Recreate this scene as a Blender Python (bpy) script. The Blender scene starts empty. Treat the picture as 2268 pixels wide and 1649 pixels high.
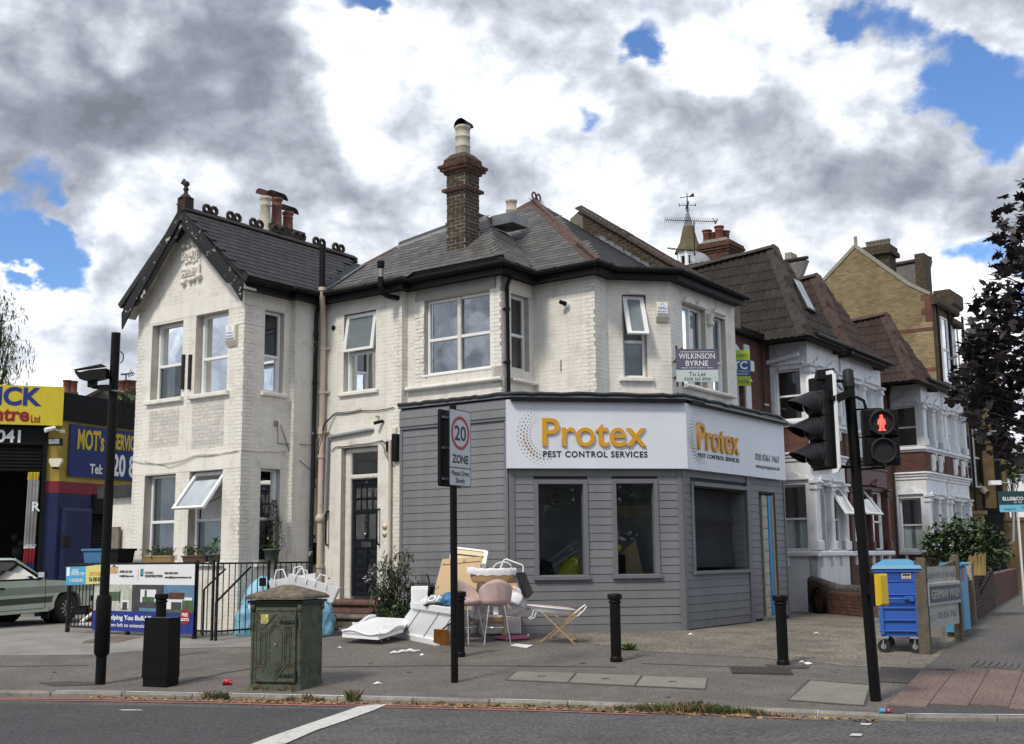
import bpy,math,random
from mathutils import Vector,Matrix
random.seed(11)
SC=bpy.context.scene
COL=SC.collection
V=Vector
# ------------------------------------------------------------------ camera
F_PX,CX,CY=2567.0,1134.0,824.5
PITCH,ROLL=math.radians(9.09),-0.0105
cam_d=bpy.data.cameras.new('camera')
cam_d.sensor_width=36.0
cam_d.lens=36.0*F_PX/2268.0
cam_d.clip_start=0.1
cam_d.clip_end=3000.0
cam=bpy.data.objects.new('camera',cam_d)
COL.objects.link(cam)
CAM=V((0,0,1.75))
MCAM=Matrix.Rotation(math.pi/2+PITCH,3,'X')@Matrix.Rotation(ROLL,3,'Z')
cam.matrix_world=Matrix.Translation(CAM)@MCAM.to_4x4()
SC.camera=cam
def sight(x,y):
 return(MCAM@V(((x-CX)/F_PX,(CY-y)/F_PX,-1.0)))
def at(x,y,Y):
 d=sight(x,y)
 return CAM+d*(Y/d.y)
SUN_EL,SUN_AZ=math.radians(48),math.radians(215)
world=bpy.data.worlds.new('World')
SC.world=world
world.use_nodes=True
wt=world.node_tree
wt.nodes.clear()
def wn(t,**k):
 n=wt.nodes.new(t)
 for a,b in k.items():setattr(n,a,b)
 return n
def wl(a,b):wt.links.new(a,b)
def wmath(op,a,b=None,clamp=False):
 n=wn('ShaderNodeMath',operation=op,use_clamp=clamp)
 for i,x in enumerate((a,b)):
  if x is None:continue
  if isinstance(x,(int,float)):n.inputs[i].default_value=x
  else:wl(x,n.inputs[i])
 return n.outputs[0]
wout=wn('ShaderNodeOutputWorld')
wbg=wn('ShaderNodeBackground')
wbg.inputs['Strength'].default_value=0.08
wl(wbg.outputs[0],wout.inputs[0])
sky=wn('ShaderNodeTexSky',sky_type='NISHITA')
sky.sun_disc=False
sky.sun_elevation=SUN_EL
sky.sun_rotation=SUN_AZ
sky.air_density=1.0;sky.dust_density=0.4;sky.ozone_density=2.0
tc=wn('ShaderNodeTexCoord')
DIRV=tc.outputs['Generated']
def wnoise(scale,detail,rough,vec=None,dist=0.0,off=(0,0,0)):
 mp=wn('ShaderNodeMapping')
 mp.inputs['Location'].default_value=off
 mp.inputs['Scale'].default_value=(1,1,1.35)
 wl(vec or DIRV,mp.inputs[0])
 n=wn('ShaderNodeTexNoise',noise_dimensions='3D')
 n.inputs['Scale'].default_value=scale
 n.inputs['Detail'].default_value=detail
 n.inputs['Roughness'].default_value=rough
 n.inputs['Distortion'].default_value=dist
 wl(mp.outputs[0],n.inputs['Vector'])
 return n
nw=wnoise(8.0,6,0.56)
sub=wn('ShaderNodeVectorMath',operation='SUBTRACT');wl(nw.outputs['Color'],sub.inputs[0]);sub.inputs[1].default_value=(.5,.5,.5)
scl=wn('ShaderNodeVectorMath',operation='SCALE');wl(sub.outputs[0],scl.inputs[0]);scl.inputs['Scale'].default_value=0.15
add=wn('ShaderNodeVectorMath',operation='ADD');wl(DIRV,add.inputs[0]);wl(scl.outputs[0],add.inputs[1])
WARP=add.outputs[0]
def blob(x,y,r,amp):
 c=sight(x,y).normalized()
 d=wn('ShaderNodeVectorMath',operation='DISTANCE')
 wl(WARP,d.inputs[0]);d.inputs[1].default_value=c
 m=wn('ShaderNodeMapRange',interpolation_type='SMOOTHSTEP',clamp=True)
 wl(d.outputs['Value'],m.inputs['Value'])
 m.inputs['From Min'].default_value=r/F_PX*1.25
 m.inputs['From Max'].default_value=r/F_PX*0.25
 m.inputs['To Min'].default_value=0.0
 m.inputs['To Max'].default_value=amp
 return m.outputs[0]
def total(blobs,start=None):
 acc=start
 for b in blobs:
  o=blob(*b)
  acc=o if acc is None else wmath('ADD',acc,o)
 return acc
OPEN=[(60,470,95,1),(190,515,80,1),(120,500,70,1),(740,-10,90,1),(850,25,62,1),(1400,0,85,.8),(1445,85,50,.7),(1370,60,60,.55),(1225,215,58,.62),(1285,240,52,.64),(1330,100,50,.6),(1740,-10,70,.8),(1900,0,80,.9),(1990,80,80,.95),(2090,180,90,.95),(2200,190,90,.7),(2240,320,90,.95),(2150,260,70,.8),(2190,590,90,.9),(2100,570,60,.7),(1850,-60,90,.8),(2290,640,70,.8)]
gapn=wnoise(5.0,5,0.6,off=(3.1,1.7,0.4))
elev=wn('ShaderNodeSeparateXYZ');wl(DIRV,elev.inputs[0])
wide=wnoise(2.2,4,0.55,off=(7.3,2.2,5.0))
front=wn('ShaderNodeMapRange',clamp=True);wl(elev.outputs['Y'],front.inputs['Value'])
front.inputs['From Min'].default_value=0.86;front.inputs['From Max'].default_value=0.7
wopen=wn('ShaderNodeMapRange',clamp=True,interpolation_type='SMOOTHSTEP');wl(wide.outputs['Fac'],wopen.inputs['Value'])
wopen.inputs['From Min'].default_value=0.52;wopen.inputs['From Max'].default_value=0.62
blue_raw=wmath('ADD',total(OPEN),wmath('MULTIPLY',wopen.outputs[0],front.outputs[0]))
gap2=wnoise(16.0,7,0.65,off=(1,.7,6.4))
blue_raw=wmath('ADD',blue_raw,wmath('MULTIPLY',wmath('SUBTRACT',gapn.outputs['Fac'],0.5),1.3))
blue_raw=wmath('ADD',blue_raw,wmath('MULTIPLY',wmath('SUBTRACT',gap2.outputs['Fac'],0.5),.8))
BLUE=wn('ShaderNodeMapRange',clamp=True,interpolation_type='SMOOTHSTEP');wl(blue_raw,BLUE.inputs['Value'])
BLUE.inputs['From Min'].default_value=0.38;BLUE.inputs['From Max'].default_value=1.0
DARK=[(130,180,260,.42),(350,130,260,.42),(480,330,280,.38),(100,330,220,.4),(620,200,160,.25),(750,420,180,.22),(560,60,150,.3),(850,260,110,.2),(1180,60,150,.25),(1450,190,110,.2),(1250,120,120,.12),(1750,330,230,.30),(1600,440,220,.3),(1950,380,190,.28),(1850,500,200,.24),(1150,330,170,.16),(1450,330,200,.22),(2060,440,120,.2),(700,540,160,.25),(130,640,120,.16),(2220,60,90,.14),(40,40,160,.2),(950,470,200,.15),(230,750,160,.1),(2200,500,70,.15)]
BRIGHT=[(760,70,140,.55),(950,100,110,.4),(1040,190,140,.3),(1640,90,130,.6),(1520,80,90,.4),(1800,110,110,.5),(1930,220,100,.35),(110,610,140,.45),(330,440,160,.25),(800,350,90,.5),(1350,220,80,.3),(2120,350,70,.3),(2140,700,120,.5),(2130,60,120,.45),(240,420,110,.25),(1180,150,110,.3),(2040,540,90,.3),(930,290,80,.3),(60,760,160,.3)]
n1=wnoise(3.6,8,0.56,off=(.3,2.0,1.0));n2=wnoise(11.0,8,0.6,off=(5,.6,1.0),dist=.4)
t=wmath('MULTIPLY',wmath('SUBTRACT',n1.outputs['Fac'],0.5),-2.0)
t=wmath('ADD',t,wmath('MULTIPLY',wmath('SUBTRACT',n2.outputs['Fac'],0.5),-1.6))
n4=wnoise(6.5,6,0.52,off=(4.4,1.3,.7));puff=wmath('ABSOLUTE',wmath('SUBTRACT',wmath('MULTIPLY',n4.outputs['Fac'],2.0),1.0));t=wmath('ADD',t,wmath('MULTIPLY',wmath('SUBTRACT',puff,0.17),1.5))
n5=wnoise(17.0,5,0.5,off=(2.4,7.3,.7));puff=wmath('ABSOLUTE',wmath('SUBTRACT',wmath('MULTIPLY',n5.outputs['Fac'],2.0),1.0));t=wmath('ADD',t,wmath('MULTIPLY',wmath('SUBTRACT',puff,0.17),0.9))
n3=wnoise(30.0,6,0.62,off=(1,4,2));t=wmath('ADD',t,wmath('MULTIPLY',wmath('SUBTRACT',n3.outputs['Fac'],0.5),-0.5))
t=wmath('ADD',t,0.67)
t=wmath('SUBTRACT',t,wmath('MULTIPLY',total(DARK),0.62))
t=wmath('ADD',t,wmath('MULTIPLY',total(BRIGHT),0.8))
rim=wn('ShaderNodeMapRange',clamp=True);wl(blue_raw,rim.inputs['Value'])
rim.inputs['From Min'].default_value=-.25;rim.inputs['From Max'].default_value=0.5;rim.inputs['To Max'].default_value=0.22
t=wmath('ADD',wmath('MULTIPLY',wmath('ADD',t,rim.outputs[0]),0.60),0.30)
ramp=wn('ShaderNodeValToRGB')
wl(t,ramp.inputs[0])
cr=ramp.color_ramp
cr.elements[0].position=0.0;cr.elements[0].color=(.15,.165,.20,1)
cr.elements[1].position=1.0;cr.elements[1].color=(1.0,.995,.975,1)
for p,c in((.25,(.22,.24,.285,1)),(.45,(.33,.355,.41,1)),(.62,(.48,.51,.57,1)),(.80,(.70,.73,.77,1))):
 e=cr.elements.new(p);e.color=c
cmul=wn('ShaderNodeVectorMath',operation='SCALE');wl(ramp.outputs[0],cmul.inputs[0]);cmul.inputs['Scale'].default_value=10.0
bmul=wn('ShaderNodeMix',data_type='RGBA',blend_type='MULTIPLY');bmul.inputs['Factor'].default_value=1.0
wl(sky.outputs[0],bmul.inputs['A']);bmul.inputs['B'].default_value=(.70,.88,1.15,1)
mixc=wn('ShaderNodeMix',data_type='RGBA');wl(BLUE.outputs[0],mixc.inputs['Factor'])
wl(cmul.outputs[0],mixc.inputs['A']);wl(bmul.outputs['Result'],mixc.inputs['B'])
wl(mixc.outputs['Result'],wbg.inputs['Color'])
sun_d=bpy.data.lights.new('sun','SUN')
sun_d.energy=1.5
sun_d.angle=math.radians(10)
sun_d.color=(1.0,0.92,0.80)
sun=bpy.data.objects.new('sun',sun_d)
COL.objects.link(sun)
sd=V((math.sin(SUN_AZ)*math.cos(SUN_EL),math.cos(SUN_AZ)*math.cos(SUN_EL),math.sin(SUN_EL)))
sun.rotation_euler=sd.to_track_quat('Z','Y').to_euler()
sun.location=(-20,-30,40)
vs=SC.view_settings
vs.view_transform='Standard';vs.look='None';vs.exposure=0.86;vs.gamma=1.0;vs.use_curve_mapping=False
SC.display_settings.display_device='sRGB'
# ------------------------------------------------------------------ materials
def mat(name,col,rough=.7,metal=0.0,var=.12,vs=2.5,col2=None,c2s=6.0,c2w=.08,c2t=.62,bump=0.0,bs=60.0,isl=0.0,spec=.4,streak=0.0,coat=0.0,emis=None,speck=0.0,sps=90.0,alpha=None):
 m=bpy.data.materials.new(name)
 m.use_nodes=True
 nt=m.node_tree
 N,L=nt.nodes,nt.links
 b=N['Principled BSDF']
 b.inputs['Roughness'].default_value=rough
 b.inputs['Metallic'].default_value=metal
 b.inputs['Specular IOR Level'].default_value=spec
 b.inputs['Coat Weight'].default_value=coat
 geo=N.new('ShaderNodeNewGeometry')
 pos=geo.outputs['Position']
 def noise(scale,det=4,r=.6,stretch=None):
  n=N.new('ShaderNodeTexNoise')
  n.inputs['Scale'].default_value=scale
  n.inputs['Detail'].default_value=det
  n.inputs['Roughness'].default_value=r
  if stretch:
   mp=N.new('ShaderNodeMapping');mp.inputs['Scale'].default_value=stretch
   L.new(pos,mp.inputs[0]);L.new(mp.outputs[0],n.inputs['Vector'])
  else:
   L.new(pos,n.inputs['Vector'])
  return n.outputs['Fac']
 def mr(v,a,b_,c,d):
  n=N.new('ShaderNodeMapRange');n.clamp=True
  L.new(v,n.inputs['Value'])
  for k,x in zip(('From Min','From Max','To Min','To Max'),(a,b_,c,d)):n.inputs[k].default_value=x
  return n.outputs[0]
 def mul(c,f):
  n=N.new('ShaderNodeVectorMath');n.operation='SCALE'
  L.new(c,n.inputs[0]);L.new(f,n.inputs['Scale'])
  return n.outputs[0]
 rgb=N.new('ShaderNodeRGB');rgb.outputs[0].default_value=(*col,1)
 c=rgb.outputs[0]
 if col2:
  mx=N.new('ShaderNodeMix');mx.data_type='RGBA'
  L.new(mr(noise(c2s,8,.68),c2t-c2w,c2t+c2w,0,1),mx.inputs['Factor'])
  L.new(c,mx.inputs['A']);mx.inputs['B'].default_value=(*col2,1)
  c=mx.outputs['Result']
 if var:c=mul(c,mr(noise(vs,6,.62),.28,.72,1-var,1+var))
 if streak:c=mul(c,mr(noise(1.0,5,.6,(5.0,5.0,.35)),.4,.75,1,1-streak))
 if speck:c=mul(c,mr(noise(sps,2,.7),.3,.7,1-speck,1+speck))
 if isl:c=mul(c,mr(geo.outputs['Random Per Island'],0,1,1-isl,1+isl))
 if isl:
  oi=N.new('ShaderNodeObjectInfo')
  c=mul(c,mr(oi.outputs['Random'],0,1,1-isl,1+isl))
 L.new(c,b.inputs['Base Color'])
 if bump:
  bn=N.new('ShaderNodeBump');bn.inputs['Strength'].default_value=bump;bn.inputs['Distance'].default_value=.02
  L.new(noise(bs,5,.6),bn.inputs['Height']);L.new(bn.outputs[0],b.inputs['Normal'])
 if emis:
  b.inputs['Emission Color'].default_value=(*emis[0],1);b.inputs['Emission Strength'].default_value=emis[1]
 if alpha is not None:b.inputs['Alpha'].default_value=alpha
 return m
def glass_mat(name,tint,clear=.75,ior=1.9,rough=.02,wob=.0):
 m=bpy.data.materials.new(name);m.use_nodes=True
 nt=m.node_tree;N,L=nt.nodes,nt.links
 N.clear()
 o=N.new('ShaderNodeOutputMaterial')
 tr=N.new('ShaderNodeBsdfTransparent');tr.inputs[0].default_value=(tint[0]*clear,tint[1]*clear,tint[2]*clear,1)
 gl=N.new('ShaderNodeBsdfGlossy');gl.inputs['Roughness'].default_value=rough;gl.inputs['Color'].default_value=(.92,.96,1,1)
 fr=N.new('ShaderNodeFresnel');fr.inputs['IOR'].default_value=ior
 mx=N.new('ShaderNodeMixShader')
 L.new(fr.outputs[0],mx.inputs[0]);L.new(tr.outputs[0],mx.inputs[1]);L.new(gl.outputs[0],mx.inputs[2]);L.new(mx.outputs[0],o.inputs[0])
 if wob:
  n=N.new('ShaderNodeTexNoise');n.inputs['Scale'].default_value=1.6;n.inputs['Detail'].default_value=1
  g=N.new('ShaderNodeNewGeometry');L.new(g.outputs['Position'],n.inputs['Vector'])
  bn=N.new('ShaderNodeBump');bn.inputs['Strength'].default_value=wob;bn.inputs['Distance'].default_value=.05
  L.new(n.outputs[0],bn.inputs['Height']);L.new(bn.outputs[0],gl.inputs['Normal']);L.new(bn.outputs[0],fr.inputs['Normal'])
 return m
M={}
M['white_brick']=mat('white_painted_brick',(.80,.775,.715),.6,var=.06,vs=1.3,col2=(.50,.46,.38),c2s=2.6,c2w=.16,c2t=.66,bump=.35,bs=45,isl=.02,streak=.16)
M['white_render']=mat('white_painted_render',(.77,.745,.685),.65,var=.08,vs=1.5,col2=(.46,.42,.35),c2s=3.2,c2w=.12,c2t=.66,bump=.2,bs=35,streak=.14)
M['joint']=mat('painted_joint',(.73,.705,.645),.8,var=.1,vs=3,streak=.12)
M['bare_brick']=mat('weathered_bare_brick',(.55,.535,.50),.85,var=.14,vs=7,col2=(.60,.57,.52),c2s=5,c2w=.14,c2t=.52,bump=.4,bs=70,isl=.08)
M['grey_render']=mat('bare_grey_render',(.38,.37,.34),.9,var=.1,vs=5,bump=.5,bs=110,speck=.1,sps=120)
M['reveal']=mat('dull_cream_reveal',(.50,.465,.40),.7,var=.16,vs=4,streak=.3)  # darker, browner cream than the wall faces, with vertical streaks
M['upvc']=mat('white_upvc',(.78,.79,.79),.28,var=.04,vs=2,spec=.5,streak=.06)
M['old_wood_white']=mat('flaking_white_wood',(.66,.64,.58),.6,var=.12,vs=8,col2=(.16,.11,.08),c2s=16,c2w=.04,c2t=.63,bump=.3)
M['black_paint']=mat('black_gloss_paint',(.006,.006,.007),.5,spec=.18,var=.25,vs=12,col2=(.16,.15,.13),c2s=20,c2w=.03,c2t=.70,bump=.25,bs=50)
M['black_flaky']=mat('flaking_black_paint',(.008,.008,.009),.5,spec=.3,var=.2,vs=9,col2=(.52,.49,.43),c2s=6,c2w=.02,c2t=.62,bump=.3,bs=40)
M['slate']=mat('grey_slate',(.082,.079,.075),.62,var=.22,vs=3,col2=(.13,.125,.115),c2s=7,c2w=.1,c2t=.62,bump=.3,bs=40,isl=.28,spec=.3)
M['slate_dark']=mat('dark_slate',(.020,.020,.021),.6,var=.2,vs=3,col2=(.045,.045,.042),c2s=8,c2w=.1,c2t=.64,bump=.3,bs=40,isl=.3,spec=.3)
M['ridge_red']=mat('red_clay_ridge',(.085,.046,.035),.8,var=.25,vs=8,col2=(.36,.30,.26),c2s=18,c2w=.05,c2t=.66,bump=.5,bs=60,isl=.15)
M['ridge_dark']=mat('sooty_clay_ridge',(.035,.024,.021),.8,var=.25,vs=8,bump=.4,bs=60,isl=.15)
M['terracotta']=mat('terracotta_pot',(.15,.052,.038),.6,var=.25,vs=9,bump=.2,isl=.1)
M['buff_pot']=mat('buff_clay_pot',(.46,.42,.34),.7,var=.14,vs=6,col2=(.22,.2,.17),c2s=9,c2w=.1,c2t=.62,bump=.3)
M['lead']=mat('lead_flashing',(.14,.15,.165),.45,var=.2,vs=6,bump=.4,bs=20,spec=.6)
M['felt']=mat('dark_roof_felt',(.03,.032,.037),.6,var=.3,vs=4,bump=.6,bs=9)
M['stock_brick']=mat('sooty_stock_brick',(.052,.038,.026),.9,var=.35,vs=7,col2=(.10,.078,.046),c2s=9,c2w=.1,c2t=.58,bump=.7,bs=80,isl=.22)
M['mortar_dark']=mat('sooty_mortar',(.17,.155,.13),.95,var=.3,vs=8)
M['mortar']=mat('pale_mortar',(.30,.28,.235),.95,var=.3,vs=12)
M['chimney_red']=mat('sooty_red_brick',(.085,.036,.024),.9,var=.5,vs=10,bump=.8,bs=50,isl=.2)
M['clad']=mat('grey_fibre_cement',(.180,.185,.197),.55,var=.08,vs=1.4,bump=.15,bs=25,isl=.05,streak=.13,spec=.35)
M['clad_trim']=mat('grey_trim',(.150,.155,.170),.5,var=.06,vs=2,streak=.08)
M['clad_dark']=mat('shadow_gap_backing',(.03,.03,.034),.8)
M['sign_white']=mat('white_sign_sheet',(.68,.72,.79),.35,var=.03,vs=1,streak=.05,spec=.5)
M['gold']=mat('mustard_letters',(.62,.315,.02),.4,var=.04)
M['brown_dot']=mat('bronze_dot',(.30,.20,.13),.6,var=0)
M['ink']=mat('black_ink',(.018,.02,.028),.5,var=0)
M['grey_ink']=mat('grey_ink',(.16,.17,.19),.5,var=0)
M['white_print']=mat('white_print',(.80,.82,.84),.5,var=0)
M['glass']=glass_mat('window_glass',(.86,.93,.93),.95,2.2,.015,.12)
M['glass_sky']=glass_mat('bright_window_glass',(.6,.7,.75),.85,4.2,.02,.22)
M['glass_open']=glass_mat('open_sash_glass',(.7,.8,.85),.85,9.0,.05,.1)
M['glass_dark']=glass_mat('shop_glass',(.9,.93,.93),.97,1.38,.01,.004)
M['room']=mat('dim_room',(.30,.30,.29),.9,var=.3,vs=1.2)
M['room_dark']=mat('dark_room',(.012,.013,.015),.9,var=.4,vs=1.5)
M['frost_pane']=mat('frosted_sash',(.17,.21,.225),.12,var=.15,vs=2,spec=.7)
M['curtain']=mat('net_curtain',(.80,.82,.82),.9,var=.12,vs=3)
M['frost']=mat('frosted_film',(.30,.35,.37),.5,var=.12,vs=1.5)
M['pipe_cream']=mat('cream_iron_pipe',(.56,.46,.37),.5,var=.1,vs=4,col2=(.34,.2,.13),c2s=7,c2w=.06,c2t=.68,streak=.15)
M['pipe_grey']=mat('grey_plastic_pipe',(.26,.275,.29),.4,var=.08)
M['cable']=mat('black_cable',(.02,.02,.02),.6,var=0)
M['cable_pale']=mat('weathered_cable',(.22,.2,.17),.7,var=.2)
M['iron']=mat('black_railing_iron',(.009,.008,.009),.5,spec=.3,var=.3,vs=10,col2=(.10,.045,.028),c2s=10,c2w=.06,c2t=.64,bump=.3)
M['street_black']=mat('black_street_furniture',(.0045,.0045,.005),.5,var=.3,vs=7,bump=.1,bs=30,spec=.16,streak=.2)
M['plastic_black']=mat('black_plastic',(.006,.0065,.0075),.55,spec=.18,var=.15)
M['plastic_grey']=mat('charcoal_plastic',(.017,.018,.021),.55,spec=.22,var=.1)
M['door_black']=mat('black_door_paint',(.007,.009,.014),.4,spec=.3,var=.2,vs=8,col2=(.30,.26,.2),c2s=26,c2w=.02,c2t=.74,bump=.2,bs=30)
M['chrome']=mat('chrome',(.62,.62,.62),.18,1.0,var=.1)
M['cream_plastic']=mat('cream_plastic',(.66,.63,.50),.4,var=.05)
M['blue_print']=mat('blue_print',(.03,.09,.40),.5,var=0)
# ------------------------------------------------------------------ objects
ORG={}
def _link(o,parent):
 COL.objects.link(o)
 if parent is not None:
  o.parent=parent
def thing(name,label,cat,loc=(0,0,0),group=None):
 o=bpy.data.objects.new(name,None)
 o.empty_display_size=.2
 COL.objects.link(o)
 o.location=loc
 ORG[o.name]=V(loc)
 o['label']=label;o['category']=cat
 if group:o['group']=group
 return o
def tag(o,label=None,cat=None,group=None,kind=None):
 if label:o['label']=label
 if cat:o['category']=cat
 if group:o['group']=group
 if kind:o['kind']=kind
 return o
def kids(o):
 return[c for c in ALLCH.get(o.name,[])]
ALLCH={}
def copy_tree(o,parent=None):
 c=o.copy();COL.objects.link(c)
 if parent is not None:c.parent=parent
 else:ORG[c.name]=V((0,0,0))
 for ch in list(ALLCH.get(o.name,[])):
  k=copy_tree(ch,c)
 if parent is not None:ALLCH.setdefault(parent.name,[]).append(c)
 return c
class MB:
 def __init__(s):
  s.v=[];s.f=[];s.m=[];s.sm=[]
 def add(s,vs,fs,mi=0,smooth=False):
  n=len(s.v)
  s.v.extend([V(p)for p in vs])
  for f in fs:
   s.f.append(tuple(i+n for i in f));s.m.append(mi);s.sm.append(smooth)
  return s
 def quad(s,a,b,c,d,mi=0):return s.add([a,b,c,d],[(0,1,2,3)],mi)
 def ngon(s,pts,mi=0):return s.add(pts,[tuple(range(len(pts)))],mi)
 def hexa(s,p,mi=0):
  return s.add(p,[(0,3,2,1),(4,5,6,7),(0,1,5,4),(1,2,6,5),(2,3,7,6),(3,0,4,7)],mi)
 def box(s,lo,hi,mi=0):
  x0,y0,z0=lo;x1,y1,z1=hi
  return s.hexa([(x0,y0,z0),(x1,y0,z0),(x1,y1,z0),(x0,y1,z0),(x0,y0,z1),(x1,y0,z1),(x1,y1,z1),(x0,y1,z1)],mi)
 def fbox(s,fr,s0,s1,z0,z1,d0,d1,mi=0):
  return s.hexa([fr.p(s0,z0,d1),fr.p(s1,z0,d1),fr.p(s1,z0,d0),fr.p(s0,z0,d0),fr.p(s0,z1,d1),fr.p(s1,z1,d1),fr.p(s1,z1,d0),fr.p(s0,z1,d0)],mi)
 def bevbox(s,fr,s0,s1,z0,z1,d0,d1,b=.01,mi=0):
  """box with a bevelled front edge"""
  o=[fr.p(s0,z0,d0),fr.p(s1,z0,d0),fr.p(s1,z1,d0),fr.p(s0,z1,d0)]
  m_=[fr.p(s0,z0,d1-b),fr.p(s1,z0,d1-b),fr.p(s1,z1,d1-b),fr.p(s0,z1,d1-b)]
  i=[fr.p(s0+b,z0+b,d1),fr.p(s1-b,z0+b,d1),fr.p(s1-b,z1-b,d1),fr.p(s0+b,z1-b,d1)]
  fs=[(8,9,10,11),(3,2,1,0)]
  for k in range(4):
   n=(k+1)%4
   fs+=[(k,n,n+4,k+4),(k+4,n+4,n+8,k+8)]
  return s.add(o+m_+i,fs,mi)
 def prism(s,poly,ext,mi=0):
  """poly: list of points, ext: vector"""
  n=len(poly);ext=V(ext)
  vs=[V(p)for p in poly]+[V(p)+ext for p in poly]
  fs=[tuple(range(n-1,-1,-1)),tuple(range(n,2*n))]
  for k in range(n):
   j=(k+1)%n
   fs.append((k,j,j+n,k+n))
  return s.add(vs,fs,mi)
 def cyl(s,p0,p1,r0,r1=None,n=12,mi=0,cap=True,smooth=True):
  p0=V(p0);p1=V(p1);r1=r0 if r1 is None else r1
  q=(p1-p0).to_track_quat('Z','Y')
  vs=[]
  for p,r in((p0,r0),(p1,r1)):
   for k in range(n):
    a=2*math.pi*k/n
    vs.append(p+q@V((r*math.cos(a),r*math.sin(a),0)))
  fs=[(k,(k+1)%n,n+(k+1)%n,n+k)for k in range(n)]
  s.add(vs,fs,mi,smooth)
  if cap:
   s.add(vs[:n],[tuple(range(n-1,-1,-1))],mi);s.add(vs[n:],[tuple(range(n))],mi)
  return s
 def tube(s,path,r,n=8,mi=0,cap=True,closed=False):
  pts=[V(p)for p in path]
  m_=len(pts);vs=[]
  up=None
  rs=r if isinstance(r,(list,tuple))else[r]*m_
  for i,p in enumerate(pts):
   if closed:t=pts[(i+1)%m_]-pts[i-1]
   else:t=pts[min(i+1,m_-1)]-pts[max(i-1,0)]
   t=t.normalized()if t.length>1e-9 else V((0,0,1))
   if up is None:
    up=V((0,0,1))if abs(t.z)<.9 else V((1,0,0))
   x=up.cross(t)
   if x.length<1e-6:x=V((1,0,0)).cross(t)
   x.normalize();y=t.cross(x).normalized();up=y
   for k in range(n):
    a=2*math.pi*k/n
    vs.append(p+x*(rs[i]*math.cos(a))+y*(rs[i]*math.sin(a)))
  fs=[]
  for i in range(m_ if closed else m_-1):
   j=(i+1)%m_
   for k in range(n):
    l=(k+1)%n
    fs.append((i*n+k,i*n+l,j*n+l,j*n+k))
  s.add(vs,fs,mi,True)
  if cap and not closed:
   s.add(vs[:n],[tuple(range(n-1,-1,-1))],mi);s.add(vs[-n:],[tuple(range(n))],mi)
  return s
 def lathe(s,prof,o=(0,0,0),n=16,mi=0,mtx=None,smooth=True,phase=0.0):
  o=V(o);vs=[]
  for r,z in prof:
   for k in range(n):
    a=2*math.pi*(k+phase)/n
    p=V((r*math.cos(a),r*math.sin(a),z))
    if mtx:p=mtx@p
    vs.append(o+p)
  fs=[]
  for i in range(len(prof)-1):
   for k in range(n):
    l=(k+1)%n
    fs.append((i*n+k,i*n+l,(i+1)*n+l,(i+1)*n+k))
  s.add(vs,fs,mi,smooth)
  s.add(vs[:n],[tuple(range(n-1,-1,-1))],mi);s.add(vs[-n:],[tuple(range(n))],mi)
  return s
 def bar(s,a,b,w,h,up=(0,0,1),mi=0):
  """rectangular bar from a to b"""
  a=V(a);b=V(b);t=(b-a).normalized();up=V(up)
  x=t.cross(up)
  if x.length<1e-5:x=t.cross(V((1,0,0)))
  x.normalize();y=x.cross(t)
  x=x*(w/2);y=y*(h/2)
  return s.hexa([a-x-y,a+x-y,a+x+y,a-x+y,b-x-y,b+x-y,b+x+y,b-x+y],mi)
 def build(s,name,mats,parent=None,org=None,recalc=True):
  if parent is not None:o0=ORG.get(parent.name,V((0,0,0)))
  else:o0=V(org)if org is not None else V((0,0,0))
  me=bpy.data.meshes.new(name)
  me.from_pydata([tuple(p-o0)for p in s.v],[],s.f)
  if not isinstance(mats,(list,tuple)):mats=[mats]
  for m in mats:me.materials.append(m)
  me.polygons.foreach_set('material_index',s.m)
  me.polygons.foreach_set('use_smooth',s.sm)
  me.update()
  if recalc and len(s.f)<60000:
   import bmesh
   bm=bmesh.new();bm.from_mesh(me)
   bmesh.ops.recalc_face_normals(bm,faces=bm.faces)
   bm.to_mesh(me);bm.free()
  o=bpy.data.objects.new(name,me)
  _link(o,parent)
  if parent is None:
   o.location=o0
   ORG[o.name]=o0
  else:
   ORG[o.name]=o0
   ALLCH.setdefault(parent.name,[]).append(o)
  return o
class Fr:
 """vertical wall frame: s along the wall to the viewer's right, z up, d outward"""
 def __init__(f,O,sdir,n):
  f.O=V((O[0],O[1],0));f.S=V((sdir[0],sdir[1],0)).normalized();f.N=V((n[0],n[1],0)).normalized()
 def p(f,s,z,d=0.0):return f.O+f.S*s+f.N*d+V((0,0,z))
 def hit(f,x,y,d=0.0):
  q=sight(x,y)
  t=((f.O+f.N*d)-CAM).dot(f.N)/q.dot(f.N)
  P=CAM+q*t
  return((P-f.O).dot(f.S),P.z)
 def s_at(f,x,y,d=0.0):return f.hit(x,y,d)[0]
 def shift(f,s=0.0,d=0.0):return Fr(f.O+f.S*s+f.N*d,f.S,f.N)
 def mtx(f):
  m=Matrix.Identity(4)
  for i in range(3):
   m[i][0]=f.S[i];m[i][1]=f.N[i];m[i][2]=(0,0,1)[i]
  return m
BD=V((.583,.8125,0)).normalized()
AD=V((.8125,-.583,0)).normalized()
NA=-BD
NB=AD
SD=(AD+BD).normalized()
NS=V((SD.y,-SD.x,0))
def planhit(O,D,x,y):
 """plan point where the sight line meets the vertical plane O + t D"""
 n=V((-D.y,D.x,0));q=sight(x,y)
 t=(V((O[0],O[1],0))-V((CAM.x,CAM.y,0))).dot(n)/V((q.x,q.y,0)).dot(n)
 return V((CAM.x+q.x*t,CAM.y+q.y*t,0))
def gz(Y):
 return-.576+.05*Y if Y<20.4 else .444
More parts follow.
